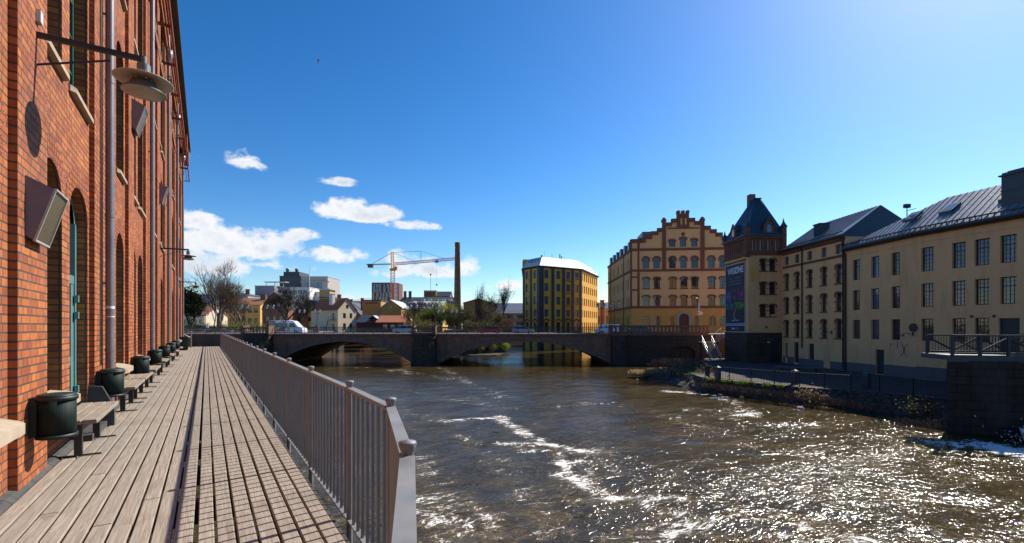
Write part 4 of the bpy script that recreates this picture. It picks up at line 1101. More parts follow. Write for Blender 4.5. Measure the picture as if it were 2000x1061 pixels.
    b.box(2.8, 6.4, 2.5, 9, 18.5, 22.3); b.build('roof', Mt['roof_green'], t)
    for k in range(6):
        s = 3+k*4.6; p = Vector((-1.75,LS-.2,0))+U*s-N*.95
        b = MB(); b.obox((p.x,p.y,19.15), math.atan2(U.y,U.x), .75, .9, .95); dd = b.build('dormer', Mt['roof_green'], t)
        p2 = Vector((-1.75,LS-.2,0))+U*s-N*.04; b = MB(); b.obox((p2.x,p2.y,19.15), math.atan2(U.y,U.x), .5, .012, .75); b.build('pane', Mt['glass_blue'], dd)
    for s in (5.2, 22.0):
        p = Vector((-1.75,LS-.2,0))+U*s+N*.18; b = MB(); b.tube([(p.x,p.y,0),(p.x,p.y,18)], .09, 6); b.build('downpipe', Mt['pipe_black'], t)
    return t
gable_building()

# ================================================================== CORNER TOWER WITH BANNER
def tower():
    t = thing('corner_tower', 'square ochre tower with brick top storey and steep dark pyramid roof', 'tower', (34.85,68.0,TZ))
    Wd, D = 4.95, 7.0; dz = 1.5-TZ       # camera height above this base
    def Z(y, d=68.0): return dz-(y-639)/900*d
    zb = Z(650); zc = Z(497); ze = Z(461)
    b = MB(); ops = []
    def X(px): return (px-1457.7)/900*68
    for xc in (264, 320):
        px = 1400+.33*xc
        for y0, y1 in ((412,482),(550,620),(682,752)): ops.append((X(px)-.48, X(px)+.48, Z(370+.33*y1), Z(370+.33*y0), .18))
    facade(b, (0,0), (1,0), Wd, zb, zc, ops, .28, 0)
    facade(b, (-.15,D), (.15,-D), math.hypot(.15,D), zb, zc, [], .28, 0)
    b.poly([(Wd,0,0),(Wd,D,0),(Wd,D,ze),(Wd,0,ze)], 0); b.poly([(Wd,D,0),(-.15,D,0),(-.15,D,ze),(Wd,D,ze)], 0)
    b.box(3.3, 4.5, -.05, .003, zb-.5, zb+2.7, 0); b.build('wall', Mt['ochre_sand'], t)
    # old yellow paint patch on the plaster
    b = MB(); rnd = random.Random(4); 
    n = 26; pts = []
    for k in range(n):
        f = 2*math.pi*k/n; r = 1+.35*noise.noise(Vector((math.cos(f)*2, math.sin(f)*2, 4))); pts.append((1.05+.85*r*math.cos(f)*(1-.25*math.sin(f)), -.003, zc-2.3+2.1*r*math.sin(f)))
    b.poly(pts[::1]); b.build('paint_patch', plaster('flaking_yellow_paint', (.74,.38,.12), (.80,.44,.24), 1.0, .85, 1.6), t)
    b = MB(); b.box(-.12, Wd, -.09, .0, 0, zb-.001); b.box(-.24, -.12, -.09, D, 0, zb-.001); b.box(-.16, Wd+.0, -.13, -.091, zb-.16, zb+.0); b.build('stone_base', Mt['stone_dark'], t)
    b = MB(); b.box(3.2, 4.35, -.11, -.095, .05, 3.0); b.build('door', Mt['black_iron'], t); b = MB(); b.box(1.5, 2.2, -.11, -.095, 1, 2.8); b.build('shutter', Mt['black_iron'], t)
    b = MB(); b.box(2.75,3.15,-.125,-.096,2.9,3.06); b.build('name_plate', Mt['white_wall'], t)
    windows(t, (0,0), (1,0), ops, .28, 3, 4, .08, 'frame_red', 'glass', 0, 'hood sill ears')
    # brick attic with slender arcade
    b = MB(); ao = []; yo = []
    for k in range(9):
        px = 1400+.1225*(537+k*61.5); x = X(px)
        (ao if k % 2 else yo).append((x-.115, x+.115, Z(370+.1225*975), Z(370+.1225*810), .2))
    facade(b, (-.1,-.12), (1,0), Wd+.3, zc, ze, [(o[0]+.1, o[1]+.1, *o[2:]) for o in ao+yo], .14, 0)
    so = [(.6+k*.68, .82+k*.68, zc+.6, ze-.55, .12) for k in range(9)]
    facade(b, (-.27,D+.1), (.15,-D-.2), D+.2, zc, ze, so, .14, 0)
    b.poly([(Wd+.2,-.12,zc),(Wd+.2,D+.1,zc),(Wd+.2,D+.1,ze),(Wd+.2,-.12,ze)])
    b.poly([(-.3,D+.1,zc),(-.1,-.12,zc),(Wd+.2,-.12,zc),(Wd+.2,D+.1,zc)]); b.box(-.18, Wd+.25, -.22, -.121, zc-.12, zc+.2); b.box(-.2, Wd+.28, -.3, -.121, ze-.35, ze)
    b.box(-.42,-.2,-.2,D,zc-.12,zc+.2); b.box(-.48,-.2,-.28,D,ze-.35,ze)
    for x, w in ((-.5,.62),(Wd-.1,.6)):
        b.box(x, x+w, -.42, .22, zc-.35 if x < 0 else zc, ze+1.25)
    b.box(-.55,.05,D-.4,D+.2,ze,ze+.8)
    b.build('brick_attic', Mt['brick_brown'], t)
    b = MB()
    for o in yo: b = MB(); b.poly([(o[0],.015,o[2]),(o[1],.015,o[2]),(o[1],.015,o[3]),(o[0],.015,o[3])]); b.build('blind_panel', Mt['ochre_sand'], t)
    b = MB()
    for o in ao: b = MB(); b.poly([(o[0],.015,o[2]),(o[1],.015,o[2]),(o[1],.015,o[3]),(o[0],.015,o[3])]); b.build('attic_pane', Mt['glass_blue'], t)
    b = MB(); b.poly([(-.12,D,zc+.5),(.03,0.1,zc+.5),(.03,.1,ze-.5),(-.12,D,ze-.5)]); b.build('attic_pane', Mt['glass_blue'], t)
    # pyramid roof
    ap = Vector((2.85, 3.2, Z(390,71.2))); r = .45
    e = [(-.55,-.4,ze+.02),(Wd+.45,-.4,ze+.02),(Wd+.45,D+.3,ze+.02),(-.65,D+.3,ze+.02)]; tp = [(ap.x-r,ap.y-r,ap.z),(ap.x+r,ap.y-r,ap.z),(ap.x+r,ap.y+r,ap.z),(ap.x-r,ap.y+r,ap.z)]
    b = MB(); b.mesh(e+tp, [(0,1,5,4),(1,2,6,5),(2,3,7,6),(3,0,4,7),(4,5,6,7),(3,2,1,0)])
    for a_, b_, c_, d_ in ((0,1,4,5),(3,0,7,4)):
        for k in range(1, 9):
            f = k/9; p = Vector(e[a_]).lerp(Vector(e[b_]), f); q = Vector(tp[c_-4]).lerp(Vector(tp[d_-4]), f); b.bar(p, q, .05, .06)
    b.box(ap.x-r-.15, ap.x+r+.15, ap.y-r-.15, ap.y+r+.15, ap.z+.001, ap.z+.12)
    rf = b.build('roof', Mt['roof_teal'], t)
    b = MB(); b.box(-.6, Wd+.5, -.46, -.3, ze-.02, ze+.16); b.box(-.72,-.5,-.46,D+.3,ze-.02,ze+.16); b.build('gutter', Mt['roof_teal'], t)
    for (x, y) in ((-.2,-.1),(Wd+.2,-.1),(-.27,D-.1)):
        b = MB(); b.mesh([(x-.42,y-.42,0),(x+.42,y-.42,0),(x+.42,y+.42,0),(x-.42,y+.42,0),(x-.12,y-.12,1),(x+.12,y-.12,1),(x+.12,y+.12,1),(x-.12,y+.12,1),(x,y,2)], [(3,2,1,0),(0,1,5,4),(1,2,6,5),(2,3,7,6),(3,0,4,7),(4,5,8),(5,6,8),(6,7,8),(7,4,8)])
        b.v = [(p[0],p[1],(ze+1.25 if y < 1 else ze+.8)+p[2]*.72) for p in b.v]; b.build('pinnacle', Mt['roof_teal'], t)
    # dormers
    x0 = X(1400+.1225*783); b = MB(); w = .75
    prof = [(-w,0),(w,0),(w,1.0),(w*.75,1.35),(0,2.3),(-w*.75,1.35),(-w,1.0)]
    b.extr([(px,0,pz+ze+.35) for px, pz in prof], (x0,-.35,0), (x0,1.4,0)); d_ = b.build('dormer', Mt['brick_brown'], t)
    b = MB(); b.poly([(x0-.3,-.36,ze+.5),(x0+.3,-.36,ze+.5),(x0+.3,-.36,ze+1.2),(x0+.2,-.36,ze+1.5),(x0,-.36,ze+1.72),(x0-.2,-.36,ze+1.5),(x0-.3,-.36,ze+1.2)]); b.build('pane', Mt['glass_blue'], d_)
    b = MB(); b.bar((x0,-.45,ze+2.72),(x0-.9,-.45,ze+1.3), .08,.1); b.bar((x0,-.45,ze+2.72),(x0+.9,-.45,ze+1.3), .08,.1); b.poly([(x0,-.4,ze+2.72),(x0+.85,-.4,ze+1.45),(x0+.85,1.4,ze+1.45),(x0,1.8,ze+2.72)]); b.poly([(x0,-.4,ze+2.72),(x0,1.8,ze+2.72),(x0-.85,1.4,ze+1.45),(x0-.85,-.4,ze+1.45)]); b.build('dormer_roof', Mt['roof_teal'], d_)
    b = MB(); b.extr([(0,py,pz*.9+ze+.3) for py, pz in prof], (-.65,3.3,0), (1.2,3.3,0)); d_ = b.build('dormer', Mt['brick_brown'], t)
    b = MB(); b.poly([(-.66,3.6,ze+.5),(-.66,3.0,ze+.5),(-.66,3.0,ze+1.3),(-.66,3.3,ze+1.7),(-.66,3.6,ze+1.3)]); b.build('pane', Mt['glass_blue'], d_)
    b = MB(); b.bar((-.7,3.3,ze+2.45),(-.7,2.4,ze+1.2), .1); b.bar((-.7,3.3,ze+2.45),(-.7,4.2,ze+1.2), .1); b.poly([(-.7,3.3,ze+2.4),(1.6,3.3,ze+2.4),(1.2,2.4,ze+1.3),(-.7,2.4,ze+1.3)]); b.poly([(-.7,3.3,ze+2.4),(-.7,4.2,ze+1.3),(1.2,4.2,ze+1.3),(1.6,3.3,ze+2.4)]); b.build('dormer_roof', Mt['roof_teal'], d_)
    b = MB(); b.box(2.3,3.2,ap.y+.8,ap.y+1.7,Z(430,72),Z(381,72.5)); b.build('chimney', Mt['brick_far'], t)
    b = MB(); b.tube([(Wd+.12,-.17,0),(Wd+.12,-.17,ze)], .09, 8); b.build('downpipe', Mt['pipe_black'], t)
    # ---------------- banner on the river side face (normal -x), in a pale frame
    U = Vector((.15,-D,0)).normalized(); N = Vector((U.y,-U.x,0)); O = Vector((-.15,D,0)); ang = math.atan2(U.y, U.x)
    bn = thing('advertising_banner', 'tall dark blue banner with white lettering hung on the tower', 'banner', Vector((34.85,68.0,TZ))+O+N*.03, ang)
    z0, z1 = zb+.15, zc-1.0; s0, s1 = .35, D-.75
    def sz(f): return z0+(z1-z0)*f
    def nm(name, col, rough=.6, em=None): return plain(name, col, rough, var=.03)
    b = MB(); b.box(s0, s1, -.06, 0, z0, z1); b.build('cloth', nm('navy_banner_cloth', (.014,.018,.036)), bn)
    b = MB(); 
    for x0_, x1_, a_, c_ in ((s0-.1,s0,z0-.1,z1+.1),(s1,s1+.1,z0-.1,z1+.1)): b.box(x0_, x1_, -.09, 0, a_, c_)
    b.box(s0, s1, -.09, 0, z1, z1+.1); b.box(s0, s1, -.09, 0, z0-.1, z0); b.build('frame', Mt['cream'], bn)
    b = MB(); b.box(s0-.1, s1+.1, -.2, 0, z1+.25, z1+.42); b.build('lamp_rail', Mt['black_iron'], bn)
    H = z1-z0; wd = s1-s0; white = nm('banner_white', (.55,.58,.65)); y = -.064
    def text(txt, size, x, z, mat, parent, bold=.0, sx=1.0, align='CENTER'):
        cu = bpy.data.curves.new('lettering', 'FONT'); cu.body = txt; cu.size = size; cu.align_x = align; cu.extrude = .004; cu.offset = bold
        ob = bpy.data.objects.new('lettering', cu); COL.objects.link(ob); dg = bpy.context.evaluated_depsgraph_get(); me = bpy.data.meshes.new_from_object(ob.evaluated_get(dg)); bpy.data.objects.remove(ob)
        me.materials.clear(); me.materials.append(mat); o = link('lettering', me, parent, (x, y, z)); o.rotation_euler = (rad(90), 0, 0); o.scale = (sx, 1, 1); return o
    globals()['make_text'] = text
    text('WISD', 1.35, s0+wd*.115, sz(.865), white, bn, .03, .98, 'LEFT'); text('ME', 1.35, s0+wd*.93, sz(.865), white, bn, .03, .98, 'RIGHT')
    b = MB(); o = arc(s0+wd*.545, s0+wd*.69, sz(.865)+1.0, .55, 10); i = arc(s0+wd*.575, s0+wd*.66, sz(.865)+.78, .40, 10)
    for k in range(10): b.poly([(i[k][0],y-.004,i[k][1]),(i[k+1][0],y-.004,i[k+1][1]),(o[k+1][0],y-.004,o[k+1][1]),(o[k][0],y-.004,o[k][1])])
    b.build('dome_mark', white, bn)
    rnd = random.Random(2); b = MB(); dim = nm('banner_small_print', (.13,.15,.19))
    for r_, wds in ((.79,[.24,.33]),(.745,[.42,.12]),(.70,[.1,.14,.36])):
        tw = sum(wds)+.03*(len(wds)-1); x = s0+wd*(.5-tw/2)
        for w_ in wds:
            n_ = int(w_/.035)
            for j in range(n_): b.box(x+j*wd*.035, x+j*wd*.035+wd*.022, y-.003, y+.002, sz(r_), sz(r_)+H*.018)
            x += wd*(w_+.03)
    b.build('small_print', dim, bn)
    def panel(nme, f0, f1, a0, a1, base, cols, seed):
        b = MB(); b.box(s0+wd*f0, s0+wd*f1, y-.002, y+.003, sz(a0), sz(a1)); t_ = NT(nme); n_ = t_.noise(t_.ob, 1.6, 4, .6, .8)
        t_.set('Base Color', t_.ramp(n_, [(0, base), (.48, base), (.6, cols[0]), (.75, cols[1])])); t_.set('Roughness', .6); b.build('picture', t_.mat, bn)
    panel('poster_blue', .03,.30,.44,.62,(.03,.05,.14),[(.05,.10,.3),(.45,.45,.5)],1); panel('poster_night', .34,.60,.46,.62,(.012,.014,.04),[(.1,.05,.08),(.6,.4,.3)],2); panel('poster_magenta', .64,.97,.46,.64,(.06,.012,.06),[(.3,.03,.18),(.25,.25,.6)],3)
    panel('poster_cyan', .05,.42,.335,.42,(.01,.06,.10),[(.02,.22,.34),(.05,.4,.5)],4); panel('poster_green', .50,.97,.33,.43,(.03,.08,.03),[(.15,.3,.04),(.3,.4,.3)],5)
    b = MB()
    for m_, (c0, c1) in enumerate(((-80,-35),(-35,10),(10,60),(60,100))):
        for k in range(6):
            f0 = rad(180-(c0+(c1-c0)*k/6)); f1 = rad(180-(c0+(c1-c0)*(k+1)/6)); cx_, cz_, R0, R1 = s0+wd*.56, sz(.245), .95, .62
            b.poly([(cx_+R1*math.cos(f0)*.8,y-.004,cz_-R1*math.sin(f0)),(cx_+R1*math.cos(f1)*.8,y-.004,cz_-R1*math.sin(f1)),(cx_+R0*math.cos(f1)*.8,y-.004,cz_-R0*math.sin(f1)),(cx_+R0*math.cos(f0)*.8,y-.004,cz_-R0*math.sin(f0))][::-1], m_)
    b.build('curved_logo', [nm('logo_red', (.5,.07,.03)), nm('logo_orange', (.5,.25,.04)), nm('logo_green', (.1,.4,.15)), nm('logo_blue', (.05,.2,.5))], bn)
    b = MB()
    for k in range(9): b.box(s0+wd*(.33+k*.04), s0+wd*(.33+k*.04)+.12, y-.003, y+.002, sz(.155), sz(.155)+.18)
    b.build('small_print', white, bn)
    b = MB(); b.box(s0+.03, s1-.03, y-.002, y+.002, sz(.085), sz(.12)); b.build('stripe', nm('banner_stripe', (.35,.40,.60)), bn)
    b = MB()
    for k in range(22):
        if k % 6 != 5: b.box(s0+wd*(.05+k*.041), s0+wd*(.05+k*.041)+.13, y-.006, y-.003, sz(.094), sz(.112))
    b.build('small_print', nm('banner_stripe_print', (.03,.035,.08)), bn)
    b = MB()
    for x_, w_, h_ in ((.33,.03,.032),(.38,.05,.022),(.45,.05,.022),(.62,.02,.034)): b.box(s0+wd*x_, s0+wd*(x_+w_), y-.003, y+.002, sz(.03), sz(.03+h_))
    b.build('sponsor_mark', white, bn)
tower()

# ================================================================== MIDDLE FACTORY WING
def mid_wing():
    A = Vector((39.46,67.0)); L = 12.02; U = Vector((.34,-12.0)).normalized(); rz = math.atan2(U.y, U.x)
    t = thing('middle_wing', 'ochre factory wing with arched brick window hoods and ribbed metal roof', 'building', (A.x,A.y,TZ), rz)
    dz = 1.5-TZ; ops = []; sm = []
    S = [.71,3.03,5.63,8.34,10.85]
    for s in S:
        for z0, z1 in ((5.36,7.6),(1.98,4.2),(-1.35,.93)): ops.append((s-.5, s+.5, z0+dz, z1+dz, .25))
        sm.append((s-.48, s+.48, 8.9+dz, 10.1+dz, 0))
    dr = [(.45,.95,.8,2.9,0),(2.4,3.4,.25,3.1,0),(5.5,6.5,.9,3.0,0)]
    b = MB(); facade(b, (0,0), (1,0), L, .95, 11.0+dz, ops+sm+[o for o in dr if o[2] > .95], .25, 0)
    # lower strip with the doors
    b = MB(); facade(b, (0,0), (1,0), L, 0.0, 11.0+dz, ops+sm+dr, .25, 0)
    b.box(-8,-.001,.35,9,0,16,0); b.poly([(L,0,0),(L,9,0),(L,9,16),(L,0,16)]); b.poly([(L,9,0),(0,9,0),(0,9,16),(L,9,16)]); b.build('wall', Mt['ochre_sand'], t)
    b = MB()
    for x0, x1 in ((0,.45),(.95,2.4),(3.4,8.3),(9.5,L)): b.box(x0, x1, -.03, .003, 0, .95+.05*math.sin(x0))
    b.build('plinth', Mt['plinth_grey'], t)
    b = MB(); b.box(8.35, 9.45, -.025, .003, .5, 3.0); b.build('bricked_up_opening', Mt['ochre'], t)
    for o in dr: b = MB(); b.box(o[0], o[1], .2, .24, o[2], o[3]); b.build('door', Mt['black_iron'], t)
    b = MB(); b.box(0, L, -.09, .003, 8.45+dz, 8.75+dz); b.box(0, L, -.15, .003, 10.55+dz, 10.99+dz)
    for k in range(40): b.box(k*.3, k*.3+.15, -.11, .003, 10.35+dz, 10.55+dz)
    b.build('brick_band', Mt['brick_brown'], t)
    windows(t, (0,0), (1,0), ops, .25, 4, 5, .075, 'frame_red', 'glass', 3, 'hood sill ears'); windows(t, (0,0), (1,0), sm, .25, 4, 4, .075, 'frame_red', 'glass_blue', 0)
    # roof
    e = 11.0+dz; r = 14.9+dz; x1 = L+.05; D2 = 5.2
    b = MB(); b.poly([(-.3,-.45,e),(x1-.3,-.45,e),(x1-1.1,D2,r),(-.3,D2,r)]); b.poly([(-.3,D2,r),(x1-1.1,D2,r),(x1-.3,2*D2,e),(-.3,2*D2,e)]); b.poly([(x1-.3,-.45,e),(x1-.3,2*D2,e),(x1-1.1,D2,r)],1)
    b.box(x1-.36,x1-.3,-.3,2*D2,e-2.0,e-.01,1)
    for k in range(21):
        x = -.2+k*.55; 
        if x < x1-1.3: b.bar((x,-.44,e+.03),(x,D2,r+.03), .04, .07)
    b.build('roof', [Mt['roof_metal'], Mt['roof_teal']], t)
    b = MB(); b.box(-.3, L-.1, -.6, -.42, e-.14, e+.06); b.bar((.1,.6,e+.95),(4.2,.6,e+.95), .04); b.bar((.1,.6,e+.55),(4.2,.6,e+.55), .03)
    for k in range(5): b.bar((.1+k,.6,e+.4),(.1+k,.6,e+.95), .03)
    b.bar((0,.1,e+.55),(L-.6,.1,e+.55), .08, .1); b.build('snow_guard', Mt['black_iron'], t)
    b = MB(); b.box(4.6, 5.8, 1.3, 2.6, e+.8, e+2.7); b.box(4.5, 5.9, 1.2, 2.7, e+2.701, e+2.85); b.build('roof_vent', Mt['roof_teal'], t)
    for s, zz in ((4.25, 2.4),(11.75, .2)):
        b = MB(); b.tube([(s,-.12,zz),(s,-.12,e-.6),(s,-.3,e-.25),(s,-.5,e-.1)], .085, 8); b.build('downpipe', Mt['pipe_black'], t)
mid_wing()

# ================================================================== LARGE PLAIN FACTORY
def large_wing():
    A = Vector((39.8,55.0,0)); B = Vector((40.3,45.9,0)); C = Vector((45.9,22.0,0))
    t = thing('large_wing', 'long plain ochre factory with deep set windows and black eaves', 'building', (0,0,TZ))
    dz = 1.5-TZ; U1 = (B-A).normalized(); U2 = (C-B).normalized(); L1 = (B-A).length; L2 = (C-B).length; k2 = 1.027
    rows = ((5.45,7.8),(1.97,4.26),(-1.35,.82))
    o1 = [(s-.52, s+.52, z0+dz, z1+dz, 0) for s in (1.6,4.2,6.75) for z0, z1 in rows]
    ss = [.95*k2,3.5*k2,5.2*k2,6.96*k2,8.9*k2,11*k2,13*k2]
    o2 = [(s-.55, s+.55, z0+dz, z1+dz, 0) for s in ss for z0, z1 in rows if not (z0 < 0 and 6 < s < 8)]
    big = [(ss[3]-.65, ss[3]+.75, 3.0, .75+dz, 0)]; dr = [(4.25,5.35,.05,2.75,0)]
    b = MB(); facade(b, A, U1, L1, 0, 9.3+dz, o1+dr, .22, 0); facade(b, B, U2, L2, 0, 9.3+dz, o2+big, .22, 0)
    N1 = Vector((U1.y,-U1.x,0)); N2 = Vector((U2.y,-U2.x,0)); W_ = 11
    D_ = C-N2*W_; E_ = A-N1*W_
    zt = 9.3+dz
    b.poly([(C.x,C.y,0),(D_.x,D_.y,0),(D_.x,D_.y,zt),(C.x,C.y,zt)]); b.poly([(D_.x,D_.y,0),(E_.x,E_.y,0),(E_.x,E_.y,zt),(D_.x,D_.y,zt)]); b.poly([(E_.x,E_.y,0),(A.x,A.y,0),(A.x,A.y,zt),(E_.x,E_.y,zt)])
    b.build('wall', Mt['ochre_sand'], t)
    b = MB()
    for P_, U_, s0, s1, z0, z1 in ((A,U1,0,4.24,0,1.05),(A,U1,5.36,L1,0,1.2),(B,U2,0,2.6,0,1.3)):
        N_ = Vector((U_.y,-U_.x,0)); b.extr([(0,0,z0),tuple(N_*.04+Vector((0,0,z0))),tuple(N_*.04+Vector((0,0,z1))),(0,0,z1)], P_+U_*s0, P_+U_*s1)
    b.build('plinth', Mt['plinth_grey'], t)
    b = MB(); N_ = Vector((U2.y,-U2.x,0)); b.extr([(0,0,0),tuple(N_*.12),tuple(N_*.12+Vector((0,0,1.9))),(0,0,1.9)], B+U2*2.7, B+U2*9); b.build('stone_plinth', Mt['stone_dark'], t)
    b = MB(); b.bar(A+U1*4.8-N1*.2+Vector((0,0,.05)), A+U1*4.8-N1*.2+Vector((0,0,2.75)), 1.06, .04); 
    b = MB(); p0 = A+U1*4.27-N1*.2; p1 = A+U1*5.33-N1*.2; b.poly([p0+Vector((0,0,.05)), p1+Vector((0,0,.05)), p1+Vector((0,0,2.75)), p0+Vector((0,0,2.75))]); b.build('door', Mt['black_iron'], t)
    b = MB(); o = big[0]; p0 = B+U2*o[0]-N2*.2; p1 = B+U2*o[1]-N2*.2; b.poly([p0+Vector((0,0,o[2])), p1+Vector((0,0,o[2])), p1+Vector((0,0,o[3])), p0+Vector((0,0,o[3]))]); b.build('door', Mt['black_iron'], t)
    for P_, U_, N_, s0, s1 in ((A,U1,N1,.6,1.7),(B,U2,N2,.5,1.6),(B,U2,N2,3.1,4.2)):
        b = MB(); b.extr([(0,0,.9 if U_ is U1 else 1.95),tuple(N_*.02+Vector((0,0,.9 if U_ is U1 else 1.95))),tuple(N_*.02+Vector((0,0,3.2))),(0,0,3.2)], P_+U_*s0, P_+U_*s1); b.build('bricked_up_opening', Mt['ochre'], t)
    windows(t, A, U1, o1, .22, 3, 6, .075, 'frame_red', ['glass','glass_blue'], 4); windows(t, B, U2, o2, .22, 4, 6, .075, 'frame_red', ['glass','glass_curtain'], 4)
    # graffiti strokes
    b = MB(); 
    def stroke(pts, w=.06):
        for (s0, z0), (s1, z1) in zip(pts, pts[1:]): b.bar(A+U1*s0+N1*.012+Vector((0,0,z0)), A+U1*s1+N1*.012+Vector((0,0,z1)), .012 if False else w, .016)
    stroke([(7.35,3.7),(7.6,3.3),(7.72,2.9),(7.6,2.45),(7.3,2.2)]); stroke([(8.2,3.45),(7.95,3.35),(7.78,3.05),(7.85,2.5),(8.1,2.1)]); stroke([(7.0,3.7),(7.0,3.0)]); stroke([(6.1,3.0),(6.1,3.5),(6.3,3.3),(6.5,3.5),(6.7,3.3)], .03)
    b.build('graffiti', Mt['black_iron'], t)
    # eaves
    b = MB(); up = lambda z: Vector((0,0,z))
    for P_, Q_, N_ in ((A,B,N1),(B,C,N2)):
        ext = Vector((0,0,0))
        b.extr([tuple(up(9.0+dz)),tuple(N_*.42+up(9.0+dz)),tuple(N_*.55+up(9.25+dz)),tuple(N_*.55+up(9.42+dz)),tuple(up(9.42+dz))], P_, Q_)
    b.build('eaves', Mt['pipe_black'], t)
    b = MB()
    for P_, Q_, N_ in ((A,B,N1),(B,C,N2)): b.extr([tuple(up(8.35+dz)),tuple(N_*.05+up(8.35+dz)),tuple(N_*.05+up(8.43+dz)),tuple(up(8.43+dz))], P_, Q_)
    b.build('string_course', Mt['ochre_sand'], t)
    # roof: hipped at the far end, long ridge toward the viewer's side
    s_ = 5.6; zr = 13.55+dz; ze = 9.43+dz
    A1 = A+N1*.5; B1 = B+N2*.52; C1 = C+N2*.52
    R1 = B-N2*s_+U2*(-1.0); R2 = C-N2*s_
    Eb = A-N1*(2*s_); Cb = C-N2*(2*s_)
    b = MB(); V = lambda p, z: (p.x,p.y,z)
    b.poly([V(A1,ze),V(B1,ze),V(R1,zr)]); b.poly([V(B1,ze),V(C1,ze),V(R2,zr),V(R1,zr)]); b.poly([V(R1,zr),V(R2,zr),V(Cb,ze),V(Eb,ze)]); b.poly([V(A1,ze),V(R1,zr),V(Eb,ze)]); b.poly([V(C1,ze),V(Cb,ze),V(R2,zr)])
    for k in range(42):
        p = B1+U2*(k*.58); q = R1+U2*(k*.58+.0)
        if k*.58 < L2: b.bar(V(p,ze+.03), V(R1+U2*min(k*.58,(R2-R1).length),zr+.03), .04, .06)
    for k in range(1, 16):
        f = k/16; p = A1.lerp(B1, f); q = A1.lerp(Vector((R1.x,R1.y,0)), f); b.bar(V(p,ze+.03), (q.x,q.y,ze+(zr-ze)*f+.03), .04, .06)
    b.build('roof', Mt['roof_metal'], t)
    b = MB()
    for P_, Q_, N_ in ((A,B,N1),(B,C,N2)):
        for k in range(int((Q_-P_).length/.45)): 
            p = P_+(Q_-P_).normalized()*k*.45+N_*.15; b.bar(V(p,ze+.2), V(p,ze+.5), .06)
        b.bar(V(P_+N_*.15,ze+.42), V(Q_+N_*.15,ze+.42), .06, .12)
    b.build('snow_guard', Mt['black_iron'], t)
    # roof lights and ventilation housing
    for s in (-2.2, 1.2, 5.9):
        p = B+U2*s-N2*1.9; z = ze+(zr-ze)*2.4/6.1+.1; b = MB(); nn = (-N2*(6.1)+up(zr-ze)).normalized()
        q = [p-U2*.55, p+U2*.55, p+U2*.55-N2*1.3, p-U2*.55-N2*1.3]; dzz = 1.3*(zr-ze)/6.1
        lo_ = [V(q[0],z-.1),V(q[1],z-.1),V(q[2],z+dzz-.1),V(q[3],z+dzz-.1)]; hi = [V(q[0],z+.22),V(q[1],z+.22),V(q[2],z+dzz+.22),V(q[3],z+dzz+.22)]
        b.mesh(lo_+hi, [(0,1,5,4),(1,2,6,5),(2,3,7,6),(3,0,4,7),(4,5,6,7)]); f_ = b.build('roof_light', Mt['roof_teal'], t)
        b = MB(); c_ = sum((Vector(h) for h in hi), Vector())/4; b.poly([tuple(c_+(Vector(h)-c_)*.82+up(.012)) for h in hi]); b.build('pane', Mt['glass_blue'], f_)
    p = B+U2*6.9-N2*2.2; a_ = math.atan2(U2.y,U2.x); b = MB(); b.obox((p.x,p.y,ze+2.2), a_, .85, 1.1, 1.5); b.obox((p.x,p.y,ze+2.4), a_, .89, 1.14, .06)
    nn = 1.25
    b.obox((p.x,p.y,ze+3.75), a_, 1.0, 1.25, .06); b.obox((p.x,p.y,ze+3.9), a_, .85, 1.05, .09); b.obox((p.x,p.y,ze+4.05), a_, .6, .8, .07); b.build('vent_housing', Mt['slate_wall'], t)
    b = MB(); p = B+U2*(-3.1)-N2*3.0; zz = ze+2.2; b.bar(V(p,zz-.2), V(p,zz+1.5), .06); b.bar(V(p,zz+.9), V(p+U2*.9,zz+.9), .05); b.box(p.x-.3,p.x+.3,p.y-.15,p.y+.15,zz+1.2,zz+1.6); b.bar(V(p,zz+.6),V(p+U2*.8,zz-.2),.03); b.build('antenna', Mt['black_iron'], t)
    b = MB(); p = A+U1*.12+N1*.12; b.tube([V(p,0),V(p,8.7+dz),V(p+N1*.35,9.1+dz)], .085, 8); b.build('downpipe', Mt['pipe_black'], t)
    # round sign and vents
    for s, z, r in ((8.85,-.05,.42),):
        p = A+U1*s+N1*.1; b = MB(); b.tube([V(p,z+dz), V(p+N1*.06,z+dz)], r, 20, sm=False); b.build('round_sign', Mt['black_iron'], t)
    for s in (4.6, 6.2):
        p = B+U2*s*1.0+N2*.02; b = MB(); b.tube([V(p,.95+dz), V(p+N2*.05,.95+dz)], .12, 12, sm=False); b.build('air_vent', Mt['black_iron'], t)
large_wing()

# arm lamps on the ochre facades
WL = {}
def facade_lamp(p, rz, label):
    if 'w' in WL: return dup(WL['w'], p, rz, label)
    t = thing('arm_lamp', label, 'lamp', p, rz, 'small arm lamps on the ochre facades')
    b = MB(); b.box(-.05,.05,-.06,0,-.25,.15); b.bar((0,-.05,0),(0,-1.1,0), .04); b.bar((0,-.05,-.2),(0,-.6,0), .02); b.build('arm', Mt['black_iron'], t)
    b = MB(); b.lathe([(.05,.0),(.07,-.1),(.2,-.22),(.28,-.28),(.26,-.29),(.05,-.2)], (0,-1.1,0), 16); b.build('shade', Mt['lamp_grey'], t)
    WL['w'] = t; return t
facade_lamp((34.85+2.6,67.88,1.6), -.4, 'arm lamp on the ochre tower, above its stone base')
facade_lamp((39.66,57.2,.9), rad(-89), 'arm lamp on the middle wing, between the last two low windows')
facade_lamp((40.2,46.2,.85), rad(-87), 'arm lamp on the plain factory beside the round dark sign')
facade_lamp((42.2,37.9,.9), rad(-77), 'arm lamp on the plain factory above the timber footbridge')

